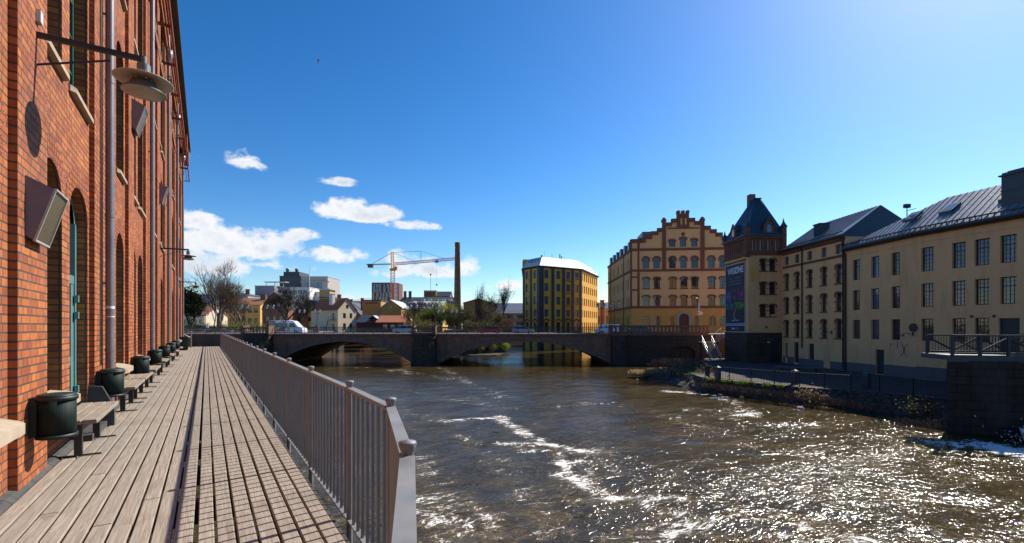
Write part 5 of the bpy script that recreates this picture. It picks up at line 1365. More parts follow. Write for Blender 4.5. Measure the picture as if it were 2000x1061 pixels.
# ------------------------------------------------------------------ footbridge platform on its masonry block
def footbridge():
    t = thing('footbridge', 'dark timber footbridge with crossed rails on a masonry block', 'footbridge', (0,0,0))
    b = MB(); P_ = [(26.75,28.3),(33.5,25.5),(46,22),(46,33.5),(38,35.0),(32.2,33.2)]
    b.prism(P_, WZ-2, -.55); b.build('masonry_block', Mt['stone_shaded'], t)
    x0, y0 = 26.95, 28.2; D_ = Vector((1,-.22,0)).normalized(); L = 8.5
    o = Vector((x0,y0,0)); s = Vector((-D_.y, D_.x, 0))
    b = MB(); b.extr([(0,0,-.5),(0,0,-.2),tuple(s*2.4+Vector((0,0,-.2))),tuple(s*2.4+Vector((0,0,-.5)))], o-D_*.3, o+D_*L); b.extr([tuple(-s*.12+Vector((0,0,-.62))),tuple(-s*.12+Vector((0,0,-.25))),(0,0,-.25),(0,0,-.62)], o-D_*.3, o+D_*L); b.build('deck', Mt['slate_wall'], t)
    for oy in (.0, 2.3):
        b = MB(); q = o+s*oy; u = lambda z: Vector((0,0,z))
        b.bar(q+u(.98), q+D_*L+u(.98), .14, .10); b.bar(q+u(-.1), q+D_*L+u(-.1), .10, .12)
        n = 6
        for k in range(n+1): b.bar(q+D_*(L*k/n)+u(-.3), q+D_*(L*k/n)+u(.95), .13, .13)
        for k in range(n):
            a_, c_ = (q+D_*(L*k/n), q+D_*(L*(k+1)/n))
            if k % 2: a_, c_ = c_, a_
            b.bar(a_+u(.85), c_+u(0), .09, .09)
            for j in range(1, 9): p = q+D_*(L*(k+j/9)/n)+s*.03; b.bar(p+u(-.05), p+u(.92), .02)
        b.build('railing', Mt['black_iron'], t)
footbridge()
# ================================================================== YELLOW WEDGE BUILDING
def wedge():
    t = thing('wedge_building', 'yellow seven sided factory with black pilasters and white metal mansard roof', 'building', (0,0,WZ-1))
    pts = [(4.2,158),(3.3,134.0),(7.8,128.0),(20.3,135.4),(28.8,155.0)]; back = [(24,170),(8,172)]
    dz = 1.5-(WZ-1); ze = 17.0+dz
    b = MB(); allops = []
    def segm(i): 
        A = Vector((*pts[i],0)); B = Vector((*pts[i+1],0)); return A, (B-A).normalized(), (B-A).length
    rows = [(13.7,16.0),(10.1,12.3),(6.4,8.6),(2.9,5.0)]
    for i in range(4):
        A, U, L = segm(i); ops = []; doors = []
        if i == 0: ss = [3,7.5,12,16.5,21]; w = 1.4
        elif i == 1: ss = [1.75,5.35]; w = 1.3
        elif i == 2: ss = [2.15,6.3,9.8,12.9]; w = 1.35
        else: ss = [1.2+k*2.62 for k in range(8)]; w = 1.25
        for s in ss:
            for z0, z1 in rows: ops.append((s-w/2, s+w/2, z0+dz, z1+dz, 0))
            doors.append((s-w/2, s+w/2, -1.6+dz, 1.4+dz, 0))
        facade(b, A, U, L, 0, ze, ops+doors, .25, 0)
        allops.append((A,U,L,ops,doors,ss,w))
    P_ = [pts[4]]+back+[pts[0]]
    for (x0,y0),(x1,y1) in zip(P_, P_[1:]): b.poly([(x0,y0,0),(x1,y1,0),(x1,y1,ze),(x0,y0,ze)])
    b.build('wall', Mt['yellow'], t)
    for A,U,L,ops,doors,ss,w in allops:
        windows(t, A, U, ops, .25, 4, 4, .07, 'frame_dark', 'glass_blue' if True else 'glass', 2); windows(t, A, U, doors, .25, 2, 4, .08, 'frame_dark', 'glass', 3)
    b = MB()
    def pil(i, s, w, pr=.22):
        A,U,L = segm(i); N = Vector((U.y,-U.x,0)); b.extr([(0,0,0),tuple(N*pr),tuple(N*pr+Vector((0,0,ze))),(0,0,ze)], A+U*(s-w/2), A+U*(s+w/2))
    for s in (.3,5.2,10,14.5,19,23.7): pil(0, s, .5)
    for s, w in ((.35,.5),(3.55,.65),(7.0,1.1)): pil(1, s, w)
    for s, w in ((.5,1.2),(4.3,.85),(8.1,.95),(11.4,.8),(14.3,.6)): pil(2, s, w)
    pil(3, .2, .45)
    for i in range(4):
        A,U,L = segm(i); N = Vector((U.y,-U.x,0)); b.extr([(0,0,ze-.45),tuple(N*.5+Vector((0,0,ze-.2))),tuple(N*.6+Vector((0,0,ze+.05))),(0,0,ze+.05)], A, A+U*L)
        if i < 3:
            for s in allops[i][5]:
                for sg in (-1,1): b.bar(A+U*(s)+N*.1+Vector((0,0,2.35+dz)), A+U*(s+sg*.95)+N*.1+Vector((0,0,1.75+dz)), .22, .28)
    b.build('pilaster', Mt['roof_dark'], t)
    # mansard
    allp = [Vector((*p,0)) for p in pts+back]; c = sum(allp, Vector())/len(allp)
    o = []; inn = []
    for p in allp:
        d = (c-p).normalized(); o.append(p-d*.5); inn.append(p+d*2.6)
    n = len(o); zr = ze+2.9; b = MB()
    for k in range(n):
        a_, c_, d_, e_ = o[k], o[(k+1) % n], inn[(k+1) % n], inn[k]
        b.poly([(a_.x,a_.y,ze+.06),(c_.x,c_.y,ze+.06),(d_.x,d_.y,zr),(e_.x,e_.y,zr)], 1 if k == 0 else 0)
    b.poly([(p.x,p.y,zr) for p in inn]); b.build('roof', [Mt['roof_bright'], Mt['roof_green']], t)
    for px, h, w in ((1058,1.9,.5),(1078,2.2,.12),(1093.5,2.2,.3),(1097,1.6,.25),(1063,3.2,.05)):
        x, y = XW(px,140), 140; b = MB(); b.box(x-w/2, x+w/2, y-w/2, y+w/2, zr, zr+h); b.build('roof_mast', Mt['black_iron'], t)
    b = MB(); b.box(3.2,6.4,137,142,ze,zr+.2); b.build('roof_house', Mt['yellow'], t)
    A,U,L = segm(1); N = Vector((U.y,-U.x,0)); p = A+U*1.2-N*.6
    o_ = make_text('ARBETETS', 1.25, 0, 0, Mt['black_iron'], t, .02, .9, 'LEFT'); o_.location = (p.x,p.y,ze+1.5); o_.rotation_euler = (rad(90),0,math.atan2(U.y,U.x))
    p = p-N*.3+U*1.2; o_ = make_text('MUSEUM', 1.1, 0, 0, Mt['black_iron'], t, .02, .9, 'LEFT'); o_.location = (p.x,p.y,ze+.35); o_.rotation_euler = (rad(90),0,math.atan2(U.y,U.x))
    for k in range(4):
        A,U,L = segm(2); N = Vector((U.y,-U.x,0)); p = A+U*9.8+N*.4; b = MB(); z = (13.3,9.7,6.0,2.5)[k]+dz; b.obox((p.x,p.y,z), math.atan2(U.y,U.x), .8, .4, .06); b.build('fire_balcony', Mt['black_iron'], t)
wedge()

# ================================================================== GENERIC FAR BUILDINGS
def block(name, label, cat, x0, x1, y_top, Z, depth, wall, base_z=None, win=None, roof=None, rz=0.0, group=None, wf='frame_dark', gl='glass', y_bot=None, nx=2, ny=3):
    """building seen front on, its front wall between columns x0 and x1 of the picture at distance Z.
       win: list of (list of local x, half width, y of sill, y of head); roof: ('gable_side',ridge_y,mat) ridge across, ('gable_front',apex_y,mat), ('flat',mat), ('hip',ridge_y,mat)"""
    bz = RZ-.05 if base_z is None else base_z
    X0, X1 = XW(x0,Z), XW(x1,Z); L = (X1-X0); H = ZW(y_top,Z)-bz
    t = thing(name, label, cat, (X0,Z,bz), rz, group)
    b = MB(); ops = []
    for xs, hw, ys, yh in (win or []):
        for px in xs: s = XW(px,Z)-X0; ops.append((s-hw, s+hw, ZW(ys,Z)-bz, ZW(yh,Z)-bz, 0))
    facade(b, (0,0), (1,0), L, -.5, H, ops, .2, 0)
    b.box(0, L, 0, depth, -.5, H, 0, skip='ft')
    if roof and roof[0] == 'gable_front':
        R = ZW(roof[1],Z)-bz; m = L*(roof[3] if len(roof) > 3 else .5); b.poly([(0,0,H),(L,0,H),(m,0,R)]); b.poly([(L,depth,H),(0,depth,H),(m,depth,R)])
    if roof and roof[0] == 'gable_side':
        R = ZW(roof[1],Z)-bz; b.poly([(0,depth,H),(0,0,H),(0,depth/2,R)]); b.poly([(L,0,H),(L,depth,H),(L,depth/2,R)])
    b.build('wall', Mt[wall], t)
    if ops: windows(t, (0,0), (1,0), ops, .2, nx, ny, .07, wf, gl)
    if roof:
        b = MB(); e = .35; mt = roof[2] if len(roof) > 2 else roof[1]
        if roof[0] == 'gable_front':
            for s, xa in ((0,-e),(1,L+e)):
                za = H-e*(R-H)/max(m if s == 0 else L-m,.1)
                q = [(xa,-e,za),(m,-e,R),(m,depth+e,R),(xa,depth+e,za)]; q2 = [(x,y,z+.22) for x,y,z in q]
                b.mesh(q+q2, [(0,1,2,3),(4,5,6,7),(0,4,5,1),(3,2,6,7),(0,3,7,4)])
        elif roof[0] == 'gable_side':
            za = H-e*(R-H)/(depth/2)
            for ya in (-e, depth+e):
                q = [(-e,ya,za),(L+e,ya,za),(L+e,depth/2,R),(-e,depth/2,R)]; q2 = [(x,y,z+.2) for x,y,z in q]; b.mesh(q+q2, [(0,1,2,3),(4,5,6,7),(0,1,5,4),(1,2,6,5),(3,0,4,7)])
        elif roof[0] == 'hip':
            R = ZW(roof[1],Z)-bz; k = min(depth/2, L/2.2)
            q = [(-e,-e,H),(L+e,-e,H),(L+e,depth+e,H),(-e,depth+e,H),(k,depth/2,R),(L-k,depth/2,R)]; b.mesh(q, [(0,1,5,4),(1,2,5),(2,3,4,5),(3,0,4)]); b.box(-e,L+e,-e,depth+e,H-.25,H-.002)
        else:
            b.box(-e*.5, L+e*.5, -e*.5, depth+e*.5, H, H+.35)
        b.build('roof', Mt[mt], t)
    return t, L, H, bz
def chim(t, x0, x1, y, h0, h1, mat='brick_far', d=.8):
    b = MB(); b.box(x0, x1, y, y+d, h0, h1); b.box(x0-.1, x1+.1, y-.1, y+d+.1, h1+.001, h1+.22); b.build('chimney', Mt[mat], t)

# cream house with its gable to the river
def cream_house():
    Z = 140; bz = RZ-.3
    C = Vector((XW(660,Z),Z,bz)); t = thing('cream_house', 'cream two storey house with orange tiled roof and white chimney', 'house', C, 0)
    s = 1
    Ug = Vector((math.cos(rad(30)), math.sin(rad(30)),0)); Us = Vector((math.cos(rad(-48)), math.sin(rad(-48)),0))
    Ug = Vector((.5,.866,0)).normalized(); Us = Vector((.866,-.5,0)).normalized()
    Lg = 7.0; Ls = 12.4; H = 9.9-2.6
    S0 = -Us*Ls
    b = MB(); k = 900/Z
    g1 = [(1.9,2.95,3.55+.6,5.15+.6,0),(4.4,5.4,3.55+.6,5.15+.6,0),(1.9,2.95,.5,2.6,0),(4.4,5.4,.5,2.6,0)]; g2 = [(3.05,4.05,6.55+.6,7.75+.6,0)]
    H = 6.8; R = 10.3
    facade(b, (0,0), Ug, Lg, -1, H, g1, .18, 0)
    # gable triangle with a small window: split round the opening
    def gp(s_, z): p = Ug*s_; return (p.x,p.y,z)
    m = Lg/2; zl, zh = 7.15, 8.35; f = lambda z: (z-H)/(R-H)*m
    b.poly([gp(0,H),gp(Lg,H),gp(Lg-f(zl),zl),gp(f(zl),zl)]); b.poly([gp(f(zl),zl),gp(3.0,zl),gp(3.0,zh),gp(f(zh),zh)]); b.poly([gp(3.95,zl),gp(Lg-f(zl),zl),gp(Lg-f(zh),zh),gp(3.95,zh)]); b.poly([gp(f(zh),zh),gp(Lg-f(zh),zh),gp(m,R)])
    sops = [(Ls-2.5,Ls-1.5,3.9,5.7,0),(Ls-2.5,Ls-1.5,.2,2.4,0)]
    facade(b, S0, Us, Ls, -1, H, sops, .18, 0)
    G1 = Ug*Lg; B1 = S0+Ug*Lg
    b.poly([(G1.x,G1.y,-1),(B1.x,B1.y,-1),(B1.x,B1.y,H),(G1.x,G1.y,H)]); b.poly([(B1.x,B1.y,-1),(S0.x,S0.y,-1),(S0.x,S0.y,H),(B1.x,B1.y,H)])
    M1 = S0+Ug*m; b.poly([(B1.x,B1.y,H),(S0.x,S0.y,H),(M1.x,M1.y,R)])
    b.build('wall', Mt['cream'], t)
    windows(t, (0,0), Ug, g1+[(3.0,3.95,zl,zh,0)], .12, 2, 3, .12, 'frame_red', 'glass'); windows(t, S0, Us, sops, .18, 2, 3, .1, 'frame_dark', 'glass')
    b = MB(); e = .35
    for sg in (0, 1):
        side = 0 if sg == 0 else Lg; za = H-.25
        o0 = Ug*(-e if sg == 0 else Lg+e); a_ = o0+Us*e; c_ = Ug*m+Us*e; d_ = c_-Us*(Ls+2*e); f_ = a_-Us*(Ls+2*e)
        q = [(a_.x,a_.y,za),(c_.x,c_.y,R),(d_.x,d_.y,R),(f_.x,f_.y,za)]; q2 = [(x,y,z+.22) for x,y,z in q]; b.mesh(q+q2, [(0,1,2,3),(4,5,6,7),(0,4,5,1),(3,2,6,7),(0,3,7,4)])
    b.build('roof', Mt['tile_red'], t)
    p = -Us*4.6+Ug*1.6; b = MB(); b.obox((p.x,p.y,10.0), math.atan2(Us.y,Us.x), .75, .5, 1.7); b.obox((p.x,p.y,11.8), math.atan2(Us.y,Us.x), .85, .6, .09); b.build('chimney', Mt['white_wall'], t)
    N = Vector((Us.y,-Us.x,0)); p = -Us*2.0+N*.5; b = MB(); b.obox((p.x,p.y,3.6), math.atan2(Us.y,Us.x), 1.3, .5, .05)
    for s_ in (-1.2,0,1.2): q = p+Us*s_+N*.45; b.bar((q.x,q.y,3.6),(q.x,q.y,4.6), .05)
    q0 = p-Us*1.2+N*.45; q1 = p+Us*1.2+N*.45; b.bar((q0.x,q0.y,4.6),(q1.x,q1.y,4.6), .06); q2 = p-Us*3.0+N*.3; b.bar((q0.x,q0.y,3.6),(q2.x,q2.y,0), .2,.05); b.build('fire_stair', Mt['black_iron'], t)
cream_house()
def rng_(a, c, n): return [a+(c-a)*k/(n-1) for k in range(n)]
# yellow gabled house with belvedere tower
t, L, H, bz = block('yellow_house', 'yellow gabled house with a square belvedere tower behind the cream house', 'house', 597, 619, 607, 158, 9, 'yellow_far', win=[([608],.5,603.5,598.5) ] if False else [([604,613],.55,628,620)], roof=('gable_front',587,'roof_dark',.35))
b = MB(); b.box(L-.4, L+3.2, 3, 8, 0, ZW(565.5,158)-bz); b.build('belvedere_wall', Mt['yellow_far'], t)
b = MB(); b.mesh([(L-.8,2.6,0),(L+3.6,2.6,0),(L+3.6,8.4,0),(L-.8,8.4,0),(L+1.4,5.5,1.0)], [(0,1,4),(1,2,4),(2,3,4),(3,0,4),(3,2,1,0)]); o = b.build('belvedere_roof', Mt['roof_green'], t, (0,0,ZW(565.5,158)-bz+.002))
for k in range(3): b = MB(); b.box(L+.2+k*1.05, L+.2+k*1.05+.5, 2.95, 2.99, ZW(577,158)-bz, ZW(569,158)-bz); b.build('belvedere_window', Mt['glass'], t)
b = MB(); b.box(L-.6, L+3.4, 2.8, 2.94, ZW(581,158)-bz, ZW(579.5,158)-bz); b.build('string_course', Mt['roof_dark'], t)
# gambrel brick house
t, L, H, bz = block('brick_gambrel_house', 'dark brick house with rounded gambrel gable behind the bridge lanterns', 'house', 512, 562, 606, 150, 14, 'brick_far', win=[([530,541],.6,602-4+8,596-4+8)] if False else [([522,535,548],.6,627,618)])
q = [(0,H),(L*.08,H+2.0),(L*.27,H+4.0),(L*.5,H+5.6),(L*.73,H+4.0),(L*.92,H+2.0),(L,H)]
b = MB(); b.poly([(x,0,z) for x,z in q][::-1]); b.poly([(x,14,z) for x,z in q]); b.build('gable', Mt['brick_far'], t)
b = MB(); b.extr([(x*1.0,0,z+.02) for x,z in q]+[(x,0,z+.3) for x,z in q][::-1], (0,-.3,0), (0,14.3,0)); b.build('roof', Mt['roof_dark'], t)
for x in (L*.38, L*.62): b = MB(); b.box(x-.5,x+.5,-.04,-.005,H+1.2,H+2.8); b.build('window', Mt['glass'], t)
block('brick_annexe', 'low dark brick annexe between the gambrel house and the yellow house', 'house', 563, 597, 607, 156, 10, 'brick_far', win=[([572,584],.6,628,619)], roof=('gable_side',592,'roof_dark'))
# long yellow building with weathered pantiles
t, L, H, bz = block('long_yellow_house', 'long yellow building with weathered pantile roof behind the bare tree', 'house', 410, 508, 596, 172, 16, 'yellow_far', win=[(rng_(418,500,8),.75,611,601),(rng_(418,500,8),.75,633,622)], roof=('gable_side',581,'tile_old'))
chim(t, L*.83, L*.83+2, 6, H+1, H+4.2)
block('red_roof_house', 'low house with a red tiled roof beside the end of the brick factory', 'house', 352, 400, 616, 150, 12, 'cream', win=[(rng_(362,392,4),.5,632,624)], roof=('gable_side',599,'tile_red'))
t, L, H, bz = block('green_roof_hall', 'long low hall with grey green metal roof far behind the bare tree', 'hall', 384, 484, 576, 240, 24, 'mauve_wall', roof=('hip',567,'roof_green')); chim(t, L-3, L-1, 3, H-2, H+3)
# large white and grey blocks
block('mauve_block', 'windowless mauve white block behind the gambrel house', 'building', 498, 536, 559, 262, 22, 'mauve_wall', roof=('flat','roof_bright'))
t, L, H, bz = block('white_terrace_block', 'white stepped block with roof terrace behind the dark tree', 'building', 536, 604, 562, 268, 22, 'white_wall', win=[(rng_(546,596,6),1.1,573,567)], roof=('flat','roof_bright'))
b = MB()
for x in (-5,0,5): b.box(x, x+.25, 0, .25, H, H+3.2)
b.box(-6,6.5,-.5,4,H+3.2,H+3.5); b.build('pergola', Mt['grey_wall'], t)
t, L, H, bz = block('slate_block', 'dark grey stepped tower block with roof cowls', 'building', 546, 588, 540, 290, 20, 'slate_wall', roof=('flat','slate_wall'))
b = MB(); b.box(1.5, L-2, 2, 16, H+.36, H+3.2); b.build('upper_storey', Mt['slate_wall'], t)
for x in (2.6, 8.5): b = MB(); b.lathe([(.9,0),(.9,1.2),(1.2,1.3),(1.2,2.2),(0,2.6)], (x,5,H+3.2), 10); b.build('cowl', Mt['pipe'], t)
t, L, H, bz = block('pale_office_block', 'pale grey block with large blue windows and a flagpole in front', 'building', 588.5, 640, 541, 286, 20, 'grey_wall', win=[([605,624],1.45,562,550)], roof=('flat','grey_wall'), gl='glass_blue', wf='frame_dark')
b = MB(); b.box(-.2, L+1, -.8, 0, H-3.6, H-2.6); b.build('ledge', Mt['grey_wall'], t)
block('white_lower_block', 'white curved lower block stepping down from the pale grey block', 'building', 600, 645, 571, 276, 8, 'white_wall', win=[([612],1.6,577,573)], roof=('flat','roof_bright'))
block('glass_roof_hall', 'low hall with pale rounded metal roof below the pale grey block', 'hall', 612, 662, 589, 255, 14, 'white_wall', roof=('hip',574,'roof_green'))
t = thing('flagpole', 'thin white flagpole in front of the pale grey block', 'flagpole', (XW(604.5,200),200,RZ)); b = MB(); b.tube([(0,0,0),(0,0,ZW(521,200)-RZ)], .12, 6); b.build('pole', Mt['white_paint'], t); b = MB(); b.lathe([(0,0),(.25,.2),(0,.45)], (0,0,ZW(521,200)-RZ), 8); b.build('finial', Mt['white_paint'], t)
# dark roofed block behind cream house
t, L, H, bz = block('black_roof_house', 'house with a wide black roof and brick chimney behind the cream house', 'house', 616, 668, 601, 205, 18, 'brick_far', roof=('gable_side',588,'roof_dark')); chim(t, L*.66, L*.66+1.6, 5, H+1, H+6); chim(t, L*.95, L*.95+2.4, 8, H+1, H+4, 'slate_wall')
t, L, H, bz = block('blue_roof_house', 'house with slate blue gabled roof between cream house and museum', 'house', 668, 704, 615, 170, 14, 'brick_far', win=[([700],.8,617,611)] if False else None, roof=('gable_front',590,'roof_dark',.25)); chim(t, 4.6, 5.6, 7, H, H+6.4)
block('red_tile_house', 'house with faded red tiles beside the yellow museum wall', 'house', 684, 707, 611, 215, 14, 'cream', win=[(rng_(688,704,4),.5,594,591)] if False else None, roof=('gable_side',593,'tile_old'))
block('dome_hall', 'wide low hall with white arched roof behind the museum', 'hall', 678, 742, 588, 330, 30, 'white_wall', roof=('hip',579,'roof_bright'))
# museum
t, L, H, bz = block('museum_block', 'ochre museum wall with dark lettering along its top edge', 'museum', 707.5, 744, 588, 150, 12, 'museum_ochre', roof=('flat','roof_dark'))
make_text('STADSMUSEUM', .78, L*.46, 0, Mt['black_iron'], t, .02, .78); [setattr(o, 'location', (L*.47, -.02, ZW(593.5,150)-bz)) for o in bpy.data.objects if o.parent == t and o.name.startswith('lettering')]
t, L, H, bz = block('museum_gable_wing', 'ochre gabled museum wing with one tiny square window', 'museum', 744.3, 784, 601, 149, 16, 'museum_ochre', win=None, roof=('gable_front',586.5,'roof_bright',.48))
b = MB(); b.box(L*.45,L*.45+.5,-.03,-.002,H-.1,H+.4); b.build('window', Mt['glass'], t)
t, L, H, bz = block('zinc_roof_factory', 'long ochre factory with bright zinc saddle roof and roof lights', 'factory', 785, 862, 603, 176, 18, 'yellow_far', win=[(rng_(792,854,8),.55,617,608)], roof=('gable_side',587,'roof_bright'))
for k in range(9): b = MB(); x = L*(.1+k*.095); b.poly([(x,1.2,H+.75),(x+.9,1.2,H+.75),(x-.6,6,H+3.05-.75+.3),(x-1.5,6,H+3.05-.75+.3)]); b.build('roof_light', Mt['glass'], t)
# battlemented brick works
t, L, H, bz = block('slate_roof_works', 'long brick works with slate roof, chimneys and roof windows', 'factory', 780, 892, 590, 262, 20, 'brick_far', roof=('gable_side',579,'roof_dark'))
for x in (L*.03, L*.12, L*.93): chim(t, x, x+1.6, 6, H+1, H+6.4-(x > 5)*1.4, 'brick_far' if x < 2 else 'slate_wall')
for k in range(5): b = MB(); x = L*(.37+k*.12); b.box(x,x+2,1.2,2.2,H+.6,H+1.8); b.build('roof_window', Mt['white_wall'], t)
t, L, H, bz = block('battlement_tower', 'squat red brick tower with a battlemented top beyond the slate roof', 'tower', 828, 851, 570, 285, 12, 'brick_far', roof=None)
b = MB(); b.poly([(0,0,H),(L,0,H),(L,12,H),(0,12,H)]); 
for k in range(6): b.box(k*L/5.5, k*L/5.5+.75, -.1, 12, H, H+.9)
b.build('battlement', Mt['brick_far'], t)
block('works_hall', 'brick hall with a low dark gable beside the battlemented tower', 'hall', 851, 878, 579, 286, 14, 'brick_far', roof=('gable_side',568.5,'roof_dark'))
# tall chimney
t = thing('factory_chimney', 'tall slender brown brick chimney stack against the clouds', 'chimney', (XW(893.5,200),200,RZ))
h = ZW(474,200)-RZ; b = MB(); b.lathe([(1.75,-1),(1.7,2),(1.08,h-1.6),(1.2,h-1.5),(1.2,h-1.1),(1.1,h-1.0),(1.15,h-.3),(1.25,h-.2),(1.2,h),(.8,h),(.8,h-2)], (0,0,0), 20); b.build('shaft', brickmat('chimney_brick', (.26,.16,.09), (.17,.10,.06), (.08,.06,.05), .5, .2, .03, mott=.6, soot=.6), t)
b = MB()
for k in range(12): z = 4+k*3; r = 1.7-(.62)*z/h+.03; b.lathe([(r,z),(r+.03,z+.05),(r+.03,z+.15),(r,z+.2)], (0,0,0), 20)
b.build('iron_band', Mt['black_iron'], t)
# red shed
t, L, H, bz = block('red_shed', 'long falu red shed with orange tiled roof and white windows', 'shed', 736, 788, 630, 124, 9, 'red_wood', win=[([752,766,780],.62,642,634)], roof=('gable_side',617,'tile_red'), wf='frame_white', rz=0)
t, L, H, bz = block('dark_red_shed', 'dark red shed in shadow with a dormer, left of the orange tiled shed', 'shed', 697, 736, 630, 126, 10, 'red_wood', roof=('gable_side',615.5,'roof_dark'))
b = MB(); b.box(L*.62,L*.62+1.9,-.2,3,H-.4,H+1.0); b.build('dormer', Mt['red_wood'], t)
b = MB(); b.poly([(L*.62-.3,-.5,H+.9),(L*.62+1.2,-.5,H+1.9),(L*.62+1.2,3,H+1.9),(L*.62-.3,3,H+.9)]); b.poly([(L*.62+1.2,-.5,H+1.9),(L*.62+2.6,-.5,H+.9),(L*.62+2.6,3,H+.9),(L*.62+1.2,3,H+1.9)]); b.build('dormer_roof', Mt['roof_bright'], t)
# factories right of the chimney
block('gabled_brick_works', 'dark brick works with low gable behind the bare trees', 'factory', 905, 962, 592, 205, 20, 'brick_far', win=[([912,923],.9,634,606),([940,950],.9,634,612)], roof=('gable_front',584,'roof_dark'))
t, L, H, bz = block('salmon_factory', 'long salmon brick factory with grey metal roof and many small windows', 'factory', 962, 1040, 612, 225, 20, 'brick_pink', win=[(rng_(984,1021,13),.42,623,615),(rng_(984,1021,13),.42,636,628)], roof=('gable_side',591,'roof_metal'), wf='frame_white')
b = MB(); 
for k in range(26): b.bar((k*.78,-.3,H+.2),(k*.78,-.3,H+1.2), .05)
b.bar((0,-.3,H+1.2),(19.5,-.3,H+1.2), .08); b.build('roof_railing', Mt['pipe'], t)
block('brick_stack_tower', 'square red brown brick shaft in the gap beside the stepped gable building', 'tower', 1173.5, 1180, 588, 165, 1.5, 'brick_far', roof=('flat','brick_far'))
block('orange_house', 'orange plastered house in the gap beside the stepped gable building', 'house', 1164, 1200, 603, 185, 12, 'ochre', win=[([1170,1187],.7,633,617)], roof=('gable_side',590,'roof_green'))
block('blue_glass_house', 'low pale house with blue grey roof behind the yellow wedge building', 'house', 1150, 1176, 607, 215, 12, 'grey_wall', roof=('gable_side',597,'roof_green'))

# chequered tower block
def chequer():
    Z = 322; t = thing('chequered_block', 'tall block chequered in dark red panels and blue glass beside the crane', 'building', (XW(726,Z),Z,RZ)); L = XW(776,Z)-XW(726,Z); H = ZW(552,Z)-RZ; L1 = L*.80
    b = MB(); b.box(0,L1,0,16,0,H); b.poly([(L1,0,0),(L,5,0),(L,5,H),(L1,0,H)]); b.poly([(L,5,0),(L,16,0),(L,16,H),(L,5,H)]); b.poly([(L1,0,H),(L,5,H),(L,16,H),(L1,16,H)]); b.build('wall', plain('dark_red_panel', (.13,.028,.022), .6, var=.2), t)
    rnd = random.Random(9); b = MB(); c = MB()
    for r_ in range(9):
        z0 = H-.7-(r_+1)*3.1; x = .5+rnd.random()*1.2
        b = MB()
        while x < L1-1:
            w = rnd.uniform(.9,1.8); b.box(x,min(x+w,L1-.3),-.06,.0,z0+.2,z0+2.9); x += w+rnd.uniform(.5,1.9)
        b.build('window_band', Mt['glass_blue'], t)
        c = MB(); c.box(.02,L1-.02,-.05,0,z0-.02,z0+.17); c.build('floor_band', Mt['mauve_wall'], t)
    for r_ in range(9): z0 = H-.7-(r_+1)*3.1; b = MB(); b.poly([(L1+1.2,1.4,z0+.2),(L-.5,4.4,z0+.2),(L-.5,4.4,z0+2.9),(L1+1.2,1.4,z0+2.9)][::1]); b.build('side_window', Mt['glass_blue'], t)
chequer()

# tower crane
def crane():
    Z = 300; x = XW(767,Z); t = thing('tower_crane', 'yellow and red tower crane with long lattice jib above the roofs', 'crane', (x,Z,RZ))
    def z(py, d=Z): return ZW(py,d)-RZ
    ym = plain('crane_yellow', (.62,.30,.05), .5); rm = plain('crane_red', (.5,.17,.08), .5)
    def lattice(b, p0, p1, w, n, h=None):
        p0 = Vector(p0); p1 = Vector(p1); d = (p1-p0); L = d.length; u = d.normalized(); a = u.cross(Vector((0,1,.01))).normalized()*w/2; c = u.cross(a).normalized()*w/2
        cs = [a+c, a-c, -a-c, -a+c]
        for q in cs: b.bar(p0+q, p1+q, .20)
        for k in range(n):
            q0 = p0+d*k/n; q1 = p0+d*(k+1)/n
            for j in range(4):
                A, B = cs[j], cs[(j+1) % 4]; b.bar(q0+A, q1+B if k % 2 else q1+B, .12); b.bar(q1+A, q1+B, .12)
    b = MB(); lattice(b, (0,0,-1), (0,0,z(529)), 2.3, 22); b.build('mast', rm, t)
    b = MB(); lattice(b, (0,0,z(529)), (-.3,0,z(493)), 1.6, 7); b.box(-1.6,1.6,-1.6,1.6,z(529),z(525)); b.box(1.3,3.0,-1,1,z(528),z(521)); b.build('tower_head', ym, t)
    J0 = Vector((1,0,z(516))); jx = XW(890,Z)-x; J1 = Vector((jx,0,z(505.5)))
    b = MB(); lattice(b, J0, J1, 1.5, 40); b.build('jib', plain('pale_crane_red', (.55,.32,.25), .5), t)
    b = MB(); b.bar((-1,0,z(516)),(XW(716,Z)-x,0,z(517)), 1.0, .7); b.build('counter_jib', ym, t)
    b = MB(); xx = XW(722,Z)-x; b.box(xx-1,xx+2.2,-1,1,z(523),z(516)); b.build('counterweight', Mt['slate_wall'], t)
    top = (-.3,0,z(493)); m = XW(822,Z)-x
    b = MB(); b.bar(top,(XW(728,Z)-x,0,z(515)), .22); b.bar(top,(m,0,z(491)), .18); b.bar((m,0,z(491)),(XW(868,Z)-x,0,z(505)), .14); b.bar((m,0,z(491)),(m,0,z(509)), .2); b.bar(top,(XW(806,Z)-x,0,z(509)), .18); hx = XW(853,Z)-x; b.bar((hx,0,z(509)),(hx,0,z(555)), .07); b.box(hx-1,hx+1,-.6,.6,z(513),z(509)); b.box(hx-.4,hx+.4,-.3,.3,z(558),z(555)); b.build('tie_rod', Mt['slate_wall'], t)
crane()
t = thing('aerial_mast', 'thin mast above the battlemented brick tower', 'mast', (XW(841,280),280,RZ)); b = MB(); b.tube([(0,0,0),(0,0,ZW(535,280)-RZ)], .1, 5); b.box(-.4,.4,-.2,.2,ZW(538,280)-RZ,ZW(535,280)-RZ); b.build('pole', Mt['black_iron'], t)
